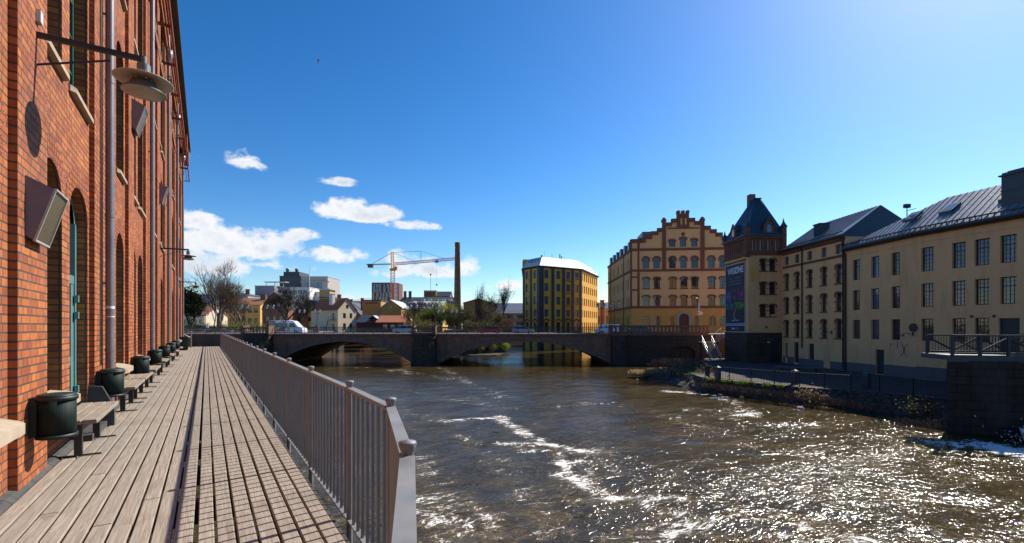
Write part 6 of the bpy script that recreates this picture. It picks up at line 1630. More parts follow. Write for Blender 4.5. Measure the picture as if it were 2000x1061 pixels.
# ================================================================== TREES
def leafmat(name, c1, c2):
    t = NT(name); r = t.geo('Random Per Island'); n = t.noise(t.geo(), .7, 3, .6)
    t.set('Base Color', t.mix(t.math('ADD', t.math('MULTIPLY', r, .6), t.math('MULTIPLY', n, .4)), c1, c2)); t.set('Roughness', .7); t.set('Specular IOR Level', .2)
    if 'twig' not in name and 'far' not in name:
        tl = t.N.new('ShaderNodeBsdfTranslucent'); t.L.new(t.b.inputs['Base Color'].links[0].from_socket, tl.inputs[0]); ms = t.N.new('ShaderNodeMixShader'); ms.inputs[0].default_value = .45
        t.L.new(t.b.outputs[0], ms.inputs[1]); t.L.new(tl.outputs[0], ms.inputs[2]); t.L.new(ms.outputs[0], t.N['Material Output'].inputs['Surface'])
    return t.mat
Mt['leaf_spring'] = leafmat('spring_leaves', (.15,.20,.025), (.34,.38,.06)); Mt['leaf_dark'] = leafmat('dark_leaves', (.022,.03,.012), (.06,.065,.02)); Mt['leaf_olive'] = leafmat('olive_leaves', (.09,.095,.025), (.20,.18,.05)); Mt['straw'] = leafmat('dry_straw', (.30,.20,.09), (.50,.37,.2)); Mt['grass'] = leafmat('fresh_grass', (.07,.12,.015), (.2,.28,.04)); Mt['twigs'] = leafmat('brown_twigs', (.085,.06,.045), (.20,.14,.10)); Mt['ridge_leaf'] = leafmat('far_wood_leaves', (.035,.045,.03), (.075,.085,.05))
def branches(seed, H, spread=.6, levels=5, kids=3, trunk_h=.25, r0=None, up=.25, droop=.0, lean=0.0, twig=.9, wob=.16, mr=.011, wide=1.0):
    rnd = random.Random(seed); b = MB(); tw = MB(); tips = []; r0 = r0 or H*.018
    def grow(p, d, L, r, lv):
        n = 3 if lv < levels else 2; pts = [p]; rs = [r]; q = Vector(p); dd = Vector(d)
        for k in range(n):
            dd = (dd+Vector((rnd.uniform(-1,1),rnd.uniform(-1,1),rnd.uniform(-.6,1)))*wob+Vector((0,0,up*.15-droop*lv*.08))).normalized(); q = q+dd*L/n; pts.append(q.copy()); rs.append(r*(1-.42*(k+1)/n))
        (b if lv < 3 else tw).tube(pts, rs, 6 if lv < 2 else 3, 0, caps=False, sm=lv < 3)
        if lv >= levels: tips.append(q.copy()); return
        nk = kids+(1 if lv == 0 else 0)+(rnd.random() < .5)
        for k in range(nk):
            f = rnd.uniform(.45, 1) if k else 1.0; idx = min(n-1, int(f*n)); base = pts[idx].lerp(pts[min(idx+1, n)], f*n-idx if f < 1 else 1) if f < 1 else pts[-1]
            a = rnd.uniform(0, 2*math.pi); s = spread*rnd.uniform(.55,1.25)*(0.4 if k == 0 else 1); side = Vector((math.cos(a), math.sin(a), 0)); nd = (dd*1.0+side*s+Vector((0,0,up))).normalized()
            grow(base, nd, L*rnd.uniform(.66,.88)*(1.05 if k == 0 else .95), max(mr, r*rnd.uniform(.42,.6)*(1.2 if k == 0 else 1)), lv+1)
    grow(Vector((0,0,-.3)), Vector((lean,0,1)).normalized(), H*trunk_h, r0, 0)
    # normalise the height
    zz = max(p.z for p in tips); s = H/zz
    for m in (b, tw): m.v = [(x*s*wide, y*s*wide, z*s) for x, y, z in m.v]
    return b, tw, [Vector((p.x*s*wide, p.y*s*wide, p.z*s)) for p in tips]
def leaves(tips, rnd, n, size, spread, flat=.7):
    b = MB()
    for k in range(n):
        p = rnd.choice(tips)+Vector((rnd.gauss(0,spread),rnd.gauss(0,spread),rnd.gauss(0,spread*flat)))
        a = Vector((rnd.uniform(-1,1),rnd.uniform(-1,1),rnd.uniform(-.6,.6))).normalized()*size*rnd.uniform(.6,1.3); c = a.cross(Vector((rnd.uniform(-1,1),rnd.uniform(-1,1),rnd.uniform(-1,1)))).normalized()*size*rnd.uniform(.3,.6)
        b.poly([p-a, p+c, p+a, p-c])
    return b
def tree(name, label, px, Z, H, seed, bark='bark', leaf=None, nl=0, ls=.16, lsp=.35, bz=None, group=None, cat='tree', **kw):
    bz = RZ-.1 if bz is None else bz
    t = thing(name, label, cat, (XW(px,Z),Z,bz), 0, group); b, tw, tips = branches(seed, H, **kw)
    b.build('trunk', Mt[bark], t); tw.build('crown', Mt['bark_dark' if bark == 'bark_dark' else 'twigs'], t)
    if leaf: leaves(tips, random.Random(seed), nl, ls, lsp).build('foliage', Mt[leaf], t)
    return t
tree('bare_tree', 'large spreading bare tree behind the bridge, its fine twigs against the clouds', 430, 112, 18.6, 21, 'bark', 'leaf_olive', 900, .1, .5, levels=6, kids=3, spread=.78, trunk_h=.13, up=.16, wide=1.15)
tree('birch', 'pale stemmed birch standing inside the large spreading bare tree', 417, 109, 16.5, 5, 'birch', None, levels=5, kids=3, spread=.45, trunk_h=.45, up=.4, droop=.4)
tree('bare_tree', 'smaller bare tree in front of the yellow house wall, right of the large spreading one', 468, 118, 13.5, 8, 'bark', 'leaf_olive', 700, .1, .4, levels=6, kids=3, spread=.85, trunk_h=.18, up=.15)
tree('dark_tree', 'dense dark evergreen right beside the end of the brick factory', 374, 108, 10.5, 31, 'bark_dark', 'leaf_dark', 9000, .26, .55, levels=4, kids=4, spread=.8, trunk_h=.2)
tree('bare_tree', 'dark bare tree in front of the white terrace block, above the van', 562, 122, 12.8, 12, 'bark_dark', 'leaf_dark', 1500, .13, .5, levels=6, kids=3, spread=.85, trunk_h=.16, up=.15, wide=1.2)
tree('bare_tree', 'dark twiggy tree between the gambrel house and the yellow house', 587, 130, 11.5, 14, 'bark_dark', 'leaf_dark', 500, .13, .4, levels=5, kids=4, spread=.7, trunk_h=.25)
tree('bare_tree', 'thin bare tree before the zinc roofed factory', 817, 118, 9.6, 16, 'bark', 'leaf_olive', 250, .1, .3, levels=6, kids=3, spread=.75, trunk_h=.2, up=.2)
tree('bare_tree', 'low bare tree at the gable of the orange tiled shed', 795, 112, 7.0, 17, 'bark', 'leaf_olive', 400, .1, .3, levels=5, kids=3, spread=.75, trunk_h=.25)
tree('willow', 'fresh green willow on the far bank left of the brick chimney', 862, 116, 9.0, 18, 'bark', 'leaf_spring', 11000, .13, .5, levels=5, kids=4, spread=.95, trunk_h=.15, up=.1, wide=1.3)
tree('willow', 'second, lower green willow right of the double lantern on the far parapet', 884, 112, 7.2, 19, 'bark', 'leaf_spring', 6000, .13, .5, levels=5, kids=4, spread=.95, trunk_h=.15, up=.1, wide=1.25)
tree('bare_tree', 'slim bare tree with a dark crown just right of the chimney', 926, 118, 13.2, 22, 'bark_dark', 'leaf_dark', 500, .14, .3, levels=5, kids=3, spread=.34, trunk_h=.5, up=.5)
tree('bare_tree', 'round bare tree between the two slim ones by the brick works', 946, 124, 11.6, 23, 'bark', 'leaf_olive', 700, .12, .4, levels=6, kids=3, spread=.9, trunk_h=.2, up=.12, wide=1.2)
tree('bare_tree', 'slim tall alder with clumped crown left of the yellow wedge building', 979, 122, 14.3, 24, 'bark_dark', 'leaf_dark', 1100, .16, .35, levels=5, kids=3, spread=.42, trunk_h=.42, up=.4)
tree('bare_tree', 'low bare tree leaning before the salmon factory', 962, 112, 8.0, 26, 'bark', 'leaf_olive', 1400, .12, .4, levels=6, kids=3, spread=.9, trunk_h=.18, up=.12, wide=1.2)
tree('bare_tree', 'bushy bare tree right beside the brick chimney base', 905, 110, 7.6, 27, 'bark', 'leaf_olive', 2600, .12, .4, levels=6, kids=3, spread=.9, trunk_h=.18, up=.12, wide=1.1)
def shrub(label, px, Z, H, Wd, seed, leaf, n, bz=None, ls=.16, twigs=True, name='shrub', cat='shrub', group=None):
    bz = RZ-.1 if bz is None else bz; t = thing(name, label, cat, (XW(px,Z),Z,bz), 0, group); rnd = random.Random(seed)
    b = MB(); tips = []
    for k in range(int(26+Wd*9)):
        a = rnd.uniform(0, 6.283); r = rnd.random()**.5; q = Vector((math.cos(a)*r*Wd/2, math.sin(a)*r*min(Wd/2,1.6), H*(1-.6*r*r)*rnd.uniform(.55,1.05))); o = Vector((q.x*.5, q.y*.5, -.2)); m = o.lerp(q,.5)+Vector((rnd.gauss(0,.12),rnd.gauss(0,.12),.1)); b.tube([o,m,q], [.03,.02,.008], 3, 0, caps=False); tips += [m, q, q.lerp(m,.5)]
        for j in range(3):
            q2 = q+Vector((rnd.gauss(0,.3),rnd.gauss(0,.3),rnd.uniform(0,.5)))*H*.22; b.tube([m.lerp(q,.6), q2], [.012,.006], 3, 0, caps=False); tips.append(q2)
    b.build('stem', Mt['twigs'], t); leaves(tips, rnd, n, ls, .22).build('foliage', Mt[leaf], t); return t
for i, (px, Z, H, Wd, lf, n, l) in enumerate([
    (372,104,2.6,6,'leaf_dark',2500,'dark evergreen shrub behind the bridge railing at the brick factory corner'),(398,104,2.4,5.5,'leaf_dark',2000,'dark shrub behind the person walking on the bridge'),
    (447,105,2.9,6,'leaf_olive',1600,'olive twiggy shrub under the large bare tree'),(478,105,3.0,6,'leaf_spring',1500,'yellow green forsythia like shrub left of the bridge lanterns'),(503,106,2.8,5,'leaf_olive',1500,'olive shrub between the pair of near lanterns'),
    (425,106,2.2,5,'leaf_dark',1600,'low dark shrub at the foot of the pale stemmed birch'),
    (812,106,3.6,6,'leaf_olive',2400,'olive thicket behind the middle refuge of the bridge'),(838,106,3.2,6,'leaf_olive',1800,'olive thicket under the left of the green willow'),(792,108,3.0,5,'leaf_dark',1200,'dark bush at the end of the orange tiled shed'),
    (912,107,3.6,6,'leaf_olive',1600,'brown olive thicket above the red car'),(944,107,3.6,7,'leaf_olive',1300,'brown thicket between red and silver cars'),(975,109,3.4,6,'leaf_dark',900,'brown thicket left of the salmon factory windows')]):
    shrub(l, px, Z, H*.8, Wd, 40+i, lf, n//2, group='shrubs beyond the bridge')
# bushes on the low spit seen under the right arch
b = MB(); b.prism([(-16,103),(-9,102),(-3.5,106),(-1.5,118),(-4,150),(-40,170),(-30,130),(-17,110)], WZ-2, WZ+.12); tag(b.build('river_spit', Mt['bank']), 'low stony spit behind the middle pier', kind='structure')
for i, (px, Z, H, Wd, lf, n, l) in enumerate([(905,106,2.3,3.6,'leaf_dark',900,'dark bush under the bridge arch at the stone spit'),(925,110,3.0,4.6,'leaf_olive',2400,'broad olive bush under the middle of the right arch'),(950,113,3.4,5,'leaf_olive',3000,'dense green bush under the right arch'),(975,116,3.6,5.5,'leaf_spring',3200,'lightest green bush at the tip of the stone spit')]):
    shrub(l, px, Z, H, Wd, 60+i, lf, n, WZ+.3, group='bushes under the bridge arch')
# wooded ridge far behind
b = MB(); rnd = random.Random(77)
for k in range(9000):
    x = rnd.uniform(-560,-180); hgt = 22+9*noise.noise(Vector((x*.012,3,1)))+5*noise.noise(Vector((x*.05,7,1))); z = rnd.uniform(2,1)*0+rnd.random()**.6*hgt; y = 500+rnd.uniform(-12,12)
    s = rnd.uniform(1.4,3); a = rnd.uniform(0,3.14); b.poly([(x-s*math.cos(a),y-s*math.sin(a),z),(x,y+s*.4,z+s*.9),(x+s*math.cos(a),y+s*math.sin(a),z),(x,y-s*.4,z-s*.8)])
tag(b.build('distant_wood', Mt['ridge_leaf']), 'dark far-off wood behind the roofs on the left', 'wood', kind='stuff')
b = MB(); b.mesh([(-700,520,-5),(-120,520,-5),(-160,520,13),(-400,520,19),(-700,520,21),(-700,640,-5),(-120,640,-5)], [(0,1,2,3,4),(4,3,2,1,6,5)]); tag(b.build('hill', plain('dark_wooded_hill', (.05,.06,.04), .9, var=.4, scale=.05)), 'dark wooded hill behind the town', kind='structure')

# ------------------------------------------------------------------ bank vegetation
def tufts(name, label, cat, pts, n, h, mat, seed, w=.012, group=None, lean=.45):
    rnd = random.Random(seed); b = MB(); cx = sum(p[0] for p in pts)/len(pts); cy = sum(p[1] for p in pts)/len(pts)
    for k in range(n):
        p = rnd.choice(pts); x = p[0]+rnd.gauss(0,p[3]); y = p[1]+rnd.gauss(0,p[3]*.7); z = p[2]; a = rnd.uniform(0,6.283); l = rnd.uniform(.1,lean)*h; hh = h*rnd.uniform(.5,1.15); ww = w*rnd.uniform(.7,1.6)
        dx, dy = math.cos(a), math.sin(a); q = [(x-dy*ww,y+dx*ww,z-.08),(x+dy*ww,y-dx*ww,z-.08),(x+dx*l*.5+dy*ww*.6,y+dy*l*.5-dx*ww*.6,z+hh*.7),(x+dx*l*1.4,y+dy*l*1.4,z+hh)]; b.poly(q)
    o = b.build(name, Mt[mat]); return tag(o, label, cat, group, 'stuff')
def at(px, py, z): Z = (CAMZ-z)*F/(py-HY); return ((px-CX)/F*Z, Z)
# small grassy spit with boulders at the bridge end
def spit():
    b = MB(); rnd = random.Random(8)
    c = [at(px,py,WZ+.1) for px,py in ((1236,736),(1262,741),(1290,740),(1330,738),(1352,744),(1385,748),(1396,726),(1380,712),(1330,718),(1270,724))]
    cx = sum(p[0] for p in c)/len(c); cy = sum(p[1] for p in c)/len(c); n = len(c); rows = 6
    V = []; 
    for j in range(rows+1):
        f = 1-j/rows*.98
        for k in range(n*3):
            i = k//3; g = (k % 3)/3; px_ = c[i][0]*(1-g)+c[(i+1) % n][0]*g; py_ = c[i][1]*(1-g)+c[(i+1) % n][1]*g
            x = cx+(px_-cx)*f; y = cy+(py_-cy)*f; V.append((x+noise.noise(Vector((x*2,y*2,1)))*.25, y+noise.noise(Vector((x*2,y*2,5)))*.25, WZ-.35+.95*min(1,(1-f)*2.2)+.25*noise.noise(Vector((x*.9,y*.9,2)))))
    m = n*3; b.mesh(V, [(j*m+k, j*m+(k+1) % m, (j+1)*m+(k+1) % m, (j+1)*m+k) for j in range(rows) for k in range(m)], 0, True); tag(b.build('gravel_spit', Mt['bank']), 'low stony spit in the river at the bridge end', kind='structure')
spit()
S = lambda px, py, r, z=WZ+.35: (*at(px,py,z), z, r)
tufts('dry_grass', 'straw coloured dry grass on the low spit by the bridge end', 'grass', [S(1243,732,.35),S(1252,733,.4),S(1262,732,.45),S(1272,731,.5),S(1283,729,.5),S(1300,727,.4),S(1315,730,.5),S(1335,728,.5,WZ+.55),S(1350,731,.5,WZ+.55),S(1360,729,.5,WZ+.6)], 6500, .62, 'straw', 3, .016)
tufts('bank_grass', 'green grass edge growing along the sunlit foot of the terrace fence', 'grass', [(19.75+f*4.6-.30, 46.75-f*5.9-.30, TZ-.10, .05+.22*((k*37) % 10)/10) for k, f in enumerate([.0,.06,.1,.17,.2,.31,.36,.5,.53,.62,.77,.8,.95])]+[(20.2,51.5,TZ-.1,.6),(22,55,TZ-.1,.8)], 1500, .24, 'grass', 4, .014)
tufts('reeds', 'brown dry stems standing on the bank below the quay wall', 'reeds', [S(1290,716,.8,WZ+.4),S(1310,712,.9,WZ+.4),S(1330,714,.9,WZ+.6),S(1350,716,.9,WZ+.8),(21,50,TZ-1,1.2),(22,56,TZ-.8,1.8),(24,60,TZ-.4,1.6)], 1100, 1.1, 'twigs', 5, .012, lean=.6)
tufts('bank_weeds', 'dry and olive weeds along the stone bank and its water edge', 'weeds', [(19.5+f*9.3-.9-f*.8, 45.5-f*10-.9, TZ-.5-.4*f, .45) for f in [k/16 for k in range(17)]]+[(25.4,29.6,WZ+.2,.8),(26.2,28.9,WZ+.3,.6)], 1500, .4, 'twigs', 6, .014, lean=.8)
for i, (px, Z, H, W_, lf, n, z, l) in enumerate([(1322,60,1.5,2.6,'straw',260,WZ+.5,'leafless brown shrub on the spit behind the boulders'),(1352,57,1.7,3.0,'leaf_olive',300,WZ+.7,'tangled brown shrub at the left end of the terrace'),(1586,37.5,1.3,2.4,'straw',260,TZ-1.0,'leafless tangled shrub on the bank where the fence falls into shade'),(1378,52,1.4,2.6,'leaf_olive',500,TZ-.6,'olive shrub at the corner of the terrace fence'),(1800,31.5,1.1,2.6,'leaf_olive',300,WZ+.5,'dark tangled shrub at the water edge by the masonry block')]):
    shrub(l, px, Z, H, W_, 80+i, lf, n, z, .07, group='shrubs on the river bank')
# rocks
def rock(px, py, s, seed, label, mat='stone_pale', z=WZ+.05):
    x, y = at(px,py,z); t = MB(); rnd = random.Random(seed); n, m = 12, 7; V = []
    for j in range(m+1):
        ph = math.pi*j/m
        for k in range(n):
            th = 2*math.pi*k/n; d = Vector((math.sin(ph)*math.cos(th), math.sin(ph)*math.sin(th), math.cos(ph))); r = 1+.28*noise.noise(d*1.6+Vector((seed,0,0)))+.1*noise.noise(d*5+Vector((seed,3,0))); V.append((d.x*r*s, d.y*r*s*.8, d.z*r*s*.55))
    t.mesh(V, [(j*n+k,(j+1)*n+k,(j+1)*n+(k+1) % n,j*n+(k+1) % n) for j in range(m) for k in range(n)], 0, True); o = t.build('boulder', Mt[mat], None, (x,y,z)); tag(o, label, 'rock', 'boulders at the water edge')
rock(1283,737,.62,1,'largest pale boulder in the water beside the dry grass','stone_pale'); rock(1302,741,.42,2,'flat wet boulder right of the largest one','kerbstone'); rock(1312,736,.4,3,'brownish boulder at the foot of the dry shrubs','stone_trim'); rock(1244,742,.16,4,'small white stone in the water left of the large boulder','stone_pale')
rock(1563,798,.3,5,'small pale stone in the water below the fence shrub','stone_pale'); rock(1448,776,.22,6,'tiny pale stone at the foot of the stone bank','stone_pale'); rock(1405,773,.3,7,'rounded dark boulder at the foot of the stone bank','kerbstone')
rock(1915,830,.9,9,'dark boulder beside the small waterfall','kerbstone',WZ+.1)

# ================================================================== WATER
def water():
    def wmat():
        t = NT('river_water'); g = t.geo(); at_ = t.N.new('ShaderNodeAttribute'); at_.attribute_name = 'foam'; fo = at_.outputs['Fac']
        at2 = t.N.new('ShaderNodeAttribute'); at2.attribute_name = 'rough'; ro = at2.outputs['Fac']
        flow = t.map(g, (1,1,1), rot=(0,0,rad(-28))); st = t.map(flow, (.75,1.5,1))
        # wandering foam threads: ridges of warped noise
        def ridge(scale, seed, wid, dist):
            n = t.noise(t.map(st, (1,1,1), (seed,seed*1.7,0)), scale, 6, .62, dist); return t.rng(t.math('ABSOLUTE', t.math('SUBTRACT', n, .5)), 0, wid, 1, 0)
        r1 = ridge(.36, 3.1, .035, 1.2); r2 = ridge(.85, 9.4, .055, 1.5); r3 = ridge(2.1, 5.2, .09, 1.2)
        blot = t.noise(st, 1.1, 8, .7, .8); fine = t.noise(g, 9, 5, .7)
        th = t.math('MAXIMUM', r1, t.math('MULTIPLY', r2, .75)); th = t.math('MAXIMUM', th, t.math('MULTIPLY', r3, .45))
        sp = t.math('ADD', t.math('MULTIPLY', th, .55), t.math('MULTIPLY', blot, 1.5)); sp = t.math('ADD', sp, t.math('MULTIPLY', t.math('SUBTRACT', fine, .5), .75))
        den = t.math('ADD', sp, t.math('SUBTRACT', t.math('MULTIPLY', fo, 1.0), 1.70))
        foam = t.rng(den, 0, .16, 0, 1, True)
        # silt in the churned water
        silt = t.rng(t.noise(st, .45, 4, .6, 1), .45, .7)
        base = t.mix(silt, (.036,.027,.010), (.075,.054,.021)); base = t.mix(t.math('MULTIPLY', t.math('MULTIPLY', t.rng(den, -.35, 0), ro), .5), base, (.20,.135,.05))
        t.set('Base Color', t.mix(foam, base, (.74,.73,.70))); t.set('Roughness', t.math('ADD', t.math('MULTIPLY', foam, .6), .115)); t.set('IOR', 1.33); t.set('Specular IOR Level', .5)
        # ripples
        n1 = t.noise(t.map(flow, (.9,1.6,1)), .8, 2, .5, .5); n2 = t.noise(t.map(flow, (1,1.8,1)), 2.4, 2, .5, .8); n3 = t.noise(t.map(flow, (1,1.6,1)), 6.0, 1.5, .5, .6)
        h = t.math('ADD', t.math('MULTIPLY', n1, 1.3), t.math('MULTIPLY', n2, .85)); h = t.math('ADD', h, t.math('MULTIPLY', n3, .34)); h = t.math('ADD', h, t.math('MULTIPLY', foam, .12))
        h = t.math('MULTIPLY', t.math('MULTIPLY', h, ro), t.rng(t.noise(t.map(flow, (.5,1.4,1)), .16, 3, .55, .8), .35, .68, .45, 1.25))
        t.bump(h, 1.0, .125); return t.mat
    m = wmat()
    # grid in (distance, bearing) so that cells keep about one size in view
    b = MB(); ys = []; y = -12.0
    while y < 320: ys.append(y); y += max(.35, abs(y)*.012 if y > 20 else .35)
    # straight grid of columns; x spans the river only
    V = []; NX = 150; foam = []; rough = []
    # foam lines, each a run of points on the water (from the weir down to the bridge), with width and strength
    LN = [([(835,700),(870,722),(905,742),(950,760),(985,775)],1.2,.60),([(700,715),(760,722),(830,735),(890,740)],2.0,.55),([(620,712),(720,708),(800,712)],4,.42),
          ([(870,822),(930,820),(975,812),(990,830),(1030,850),(1075,868),(1130,880),(1180,882)],.55,.95),([(985,868),(1040,870),(1065,866)],.5,1.0),([(1020,880),(1090,885),(1105,920),(1085,925)],.35,.85),
          ([(1105,925),(1150,950),(1200,968),(1260,972),(1330,978)],.45,1.0),([(1150,915),(1165,950)],.3,.75),([(1240,975),(1300,1000),(1370,1010)],.35,.85),([(1120,900),(1180,905),(1210,925)],.3,.7),
          ([(1300,1035),(1380,1020),(1450,1010),(1520,1005),(1580,1030),(1680,1060)],.6,.85),([(1400,1050),(1500,1040),(1600,1058)],.6,.8),([(1190,1050),(1300,1058)],.5,.6),
          ([(780,760),(860,775),(940,790),(1010,800)],1.0,.52),([(790,800),(870,822)],.9,.55),([(800,880),(850,930),(870,990),(900,1050)],.9,.62),([(800,970),(880,1020),(960,1040)],.7,.72),([(900,850),(960,900),(1000,940),(1040,980),(1080,1050)],.8,.56),
          ([(830,1000),(910,985),(960,1010)],.5,.75),([(1000,1030),(1060,1050)],.5,.6),([(1310,765),(1375,770),(1440,785),(1460,808),(1430,818)],.9,.85),([(1340,800),(1400,800),(1440,795)],.8,.6),
          ([(1330,790),(1500,850),(1700,880)],2.5,.38),([(1500,870),(1620,895),(1750,900),(1880,930)],1.6,.55),([(1100,780),(1250,800),(1350,830)],3.0,.40),([(1700,960),(1850,985),(1990,1000)],1.2,.55),([(1800,1035),(1990,1050)],.8,.6),([(1850,868),(1930,872),(2000,880),(2080,900)],1.3,1.15),([(1960,880),(2060,895)],1.4,1.4)]
    SG = []
    for pts_, w_, s_ in LN:
        q = [at(a, c, WZ) for a, c in pts_]
        for (ax, ay), (bx, by) in zip(q, q[1:]): SG.append((ax, ay, bx, by, w_*1.5, s_*.82))
    SG = np.array(SG)
    def foam_at(x, y):
        dx = SG[:,2]-SG[:,0]; dy = SG[:,3]-SG[:,1]; tt = np.clip(((x-SG[:,0])*dx+(y-SG[:,1])*dy)/(dx*dx+dy*dy+1e-9), 0, 1)
        q = np.hypot(x-SG[:,0]-tt*dx, y-SG[:,1]-tt*dy)/SG[:,4]; return float(np.max(SG[:,5]*np.exp(-q*q)))
    for yy in ys:
        xl = -48 if yy < 75 else -70; 
        for k in range(NX+1):
            f = k/NX; x0 = -16-.45*max(0,yy-5) if yy < 75 else -62; x0 = max(x0, -75); x1 = 34+max(0,yy-30)*.45 if yy < 60 else 48; x1 = 34 if yy < 30 else x1
            x = x0+(x1-x0)*f; amp = .0
            V.append((x, yy, WZ)); d = .2
            d = max(d, foam_at(x, yy)) if 8 < yy < 90 else d
            edge = 0
            if yy > 76: d = .0
            d += .22*noise.noise(Vector((x*.22,yy*.22,4)))
            foam.append(max(0, min(1.7, d))); rough.append(float(np.interp(yy+max(0,x-4)*.25*(yy > 24), [0,17,24,34,46,60,80,110], [1.1,1.05,.95,.72,.5,.42,.3,.2])))
    nrow = NX+1; Fc = [(j*nrow+k, j*nrow+k+1, (j+1)*nrow+k+1, (j+1)*nrow+k) for j in range(len(ys)-1) for k in range(NX)]
    # gentle real swell near the viewer
    V2 = []
    for (x, y, z) in V:
        a = max(0, min(1, (75-y)/40)); s = noise.noise(Vector((x*.35+y*.12, y*.45, 0)))*.10+noise.noise(Vector((x*.9, y*1.2, 3)))*.05; V2.append((x, y, z+s*a))
    b.mesh(V2, Fc, 0, True); me = b.data('water', [m])
    for nm, arr in (('foam', foam), ('rough', rough)):
        at_ = me.attributes.new(nm, 'FLOAT', 'POINT'); at_.data.foreach_set('value', arr)
    tag(link('water', me), 'brown rushing river with streaks of white foam', kind='structure')
water()
# white water spilling in beside the masonry block
b = MB(); rnd = random.Random(6); n = 16; V = []
for j in range(13):
    for k in range(n+1):
        f = j/12; x = 28.9+k/n*4.2+f*-.7; y = 26.3-k/n*1.3-f*1.5; z = WZ+1.25*(1-f)**1.6*(.6+.5*k/n)-.08+noise.noise(Vector((x*2.6,y*2.6,f*5)))*.35; V.append((x,y,z))
b.mesh(V, [(j*(n+1)+k,j*(n+1)+k+1,(j+1)*(n+1)+k+1,(j+1)*(n+1)+k) for j in range(12) for k in range(n)], 0, True)
for k in range(900):
    x = rnd.gauss(29.6,1.0); y = rnd.gauss(25.0,.6); z = WZ+abs(rnd.gauss(0,.6)); s = rnd.uniform(.015,.05); b.poly([(x-s,y,z),(x,y-s,z-s),(x+s,y,z),(x,y+s,z+s)])
def wf():
    t = NT('white_water'); n = t.noise(t.map(t.geo(), (3,3,1)), 2.5, 6, .7); t.set('Base Color', t.mix(t.rng(n,.4,.65), (.20,.22,.24), (.75,.77,.8))); t.set('Roughness', .5); t.bump(n, 1, .1); return t.mat
tag(b.build('waterfall', wf()), 'white water spilling into the river beside the masonry block', 'waterfall', kind='stuff')

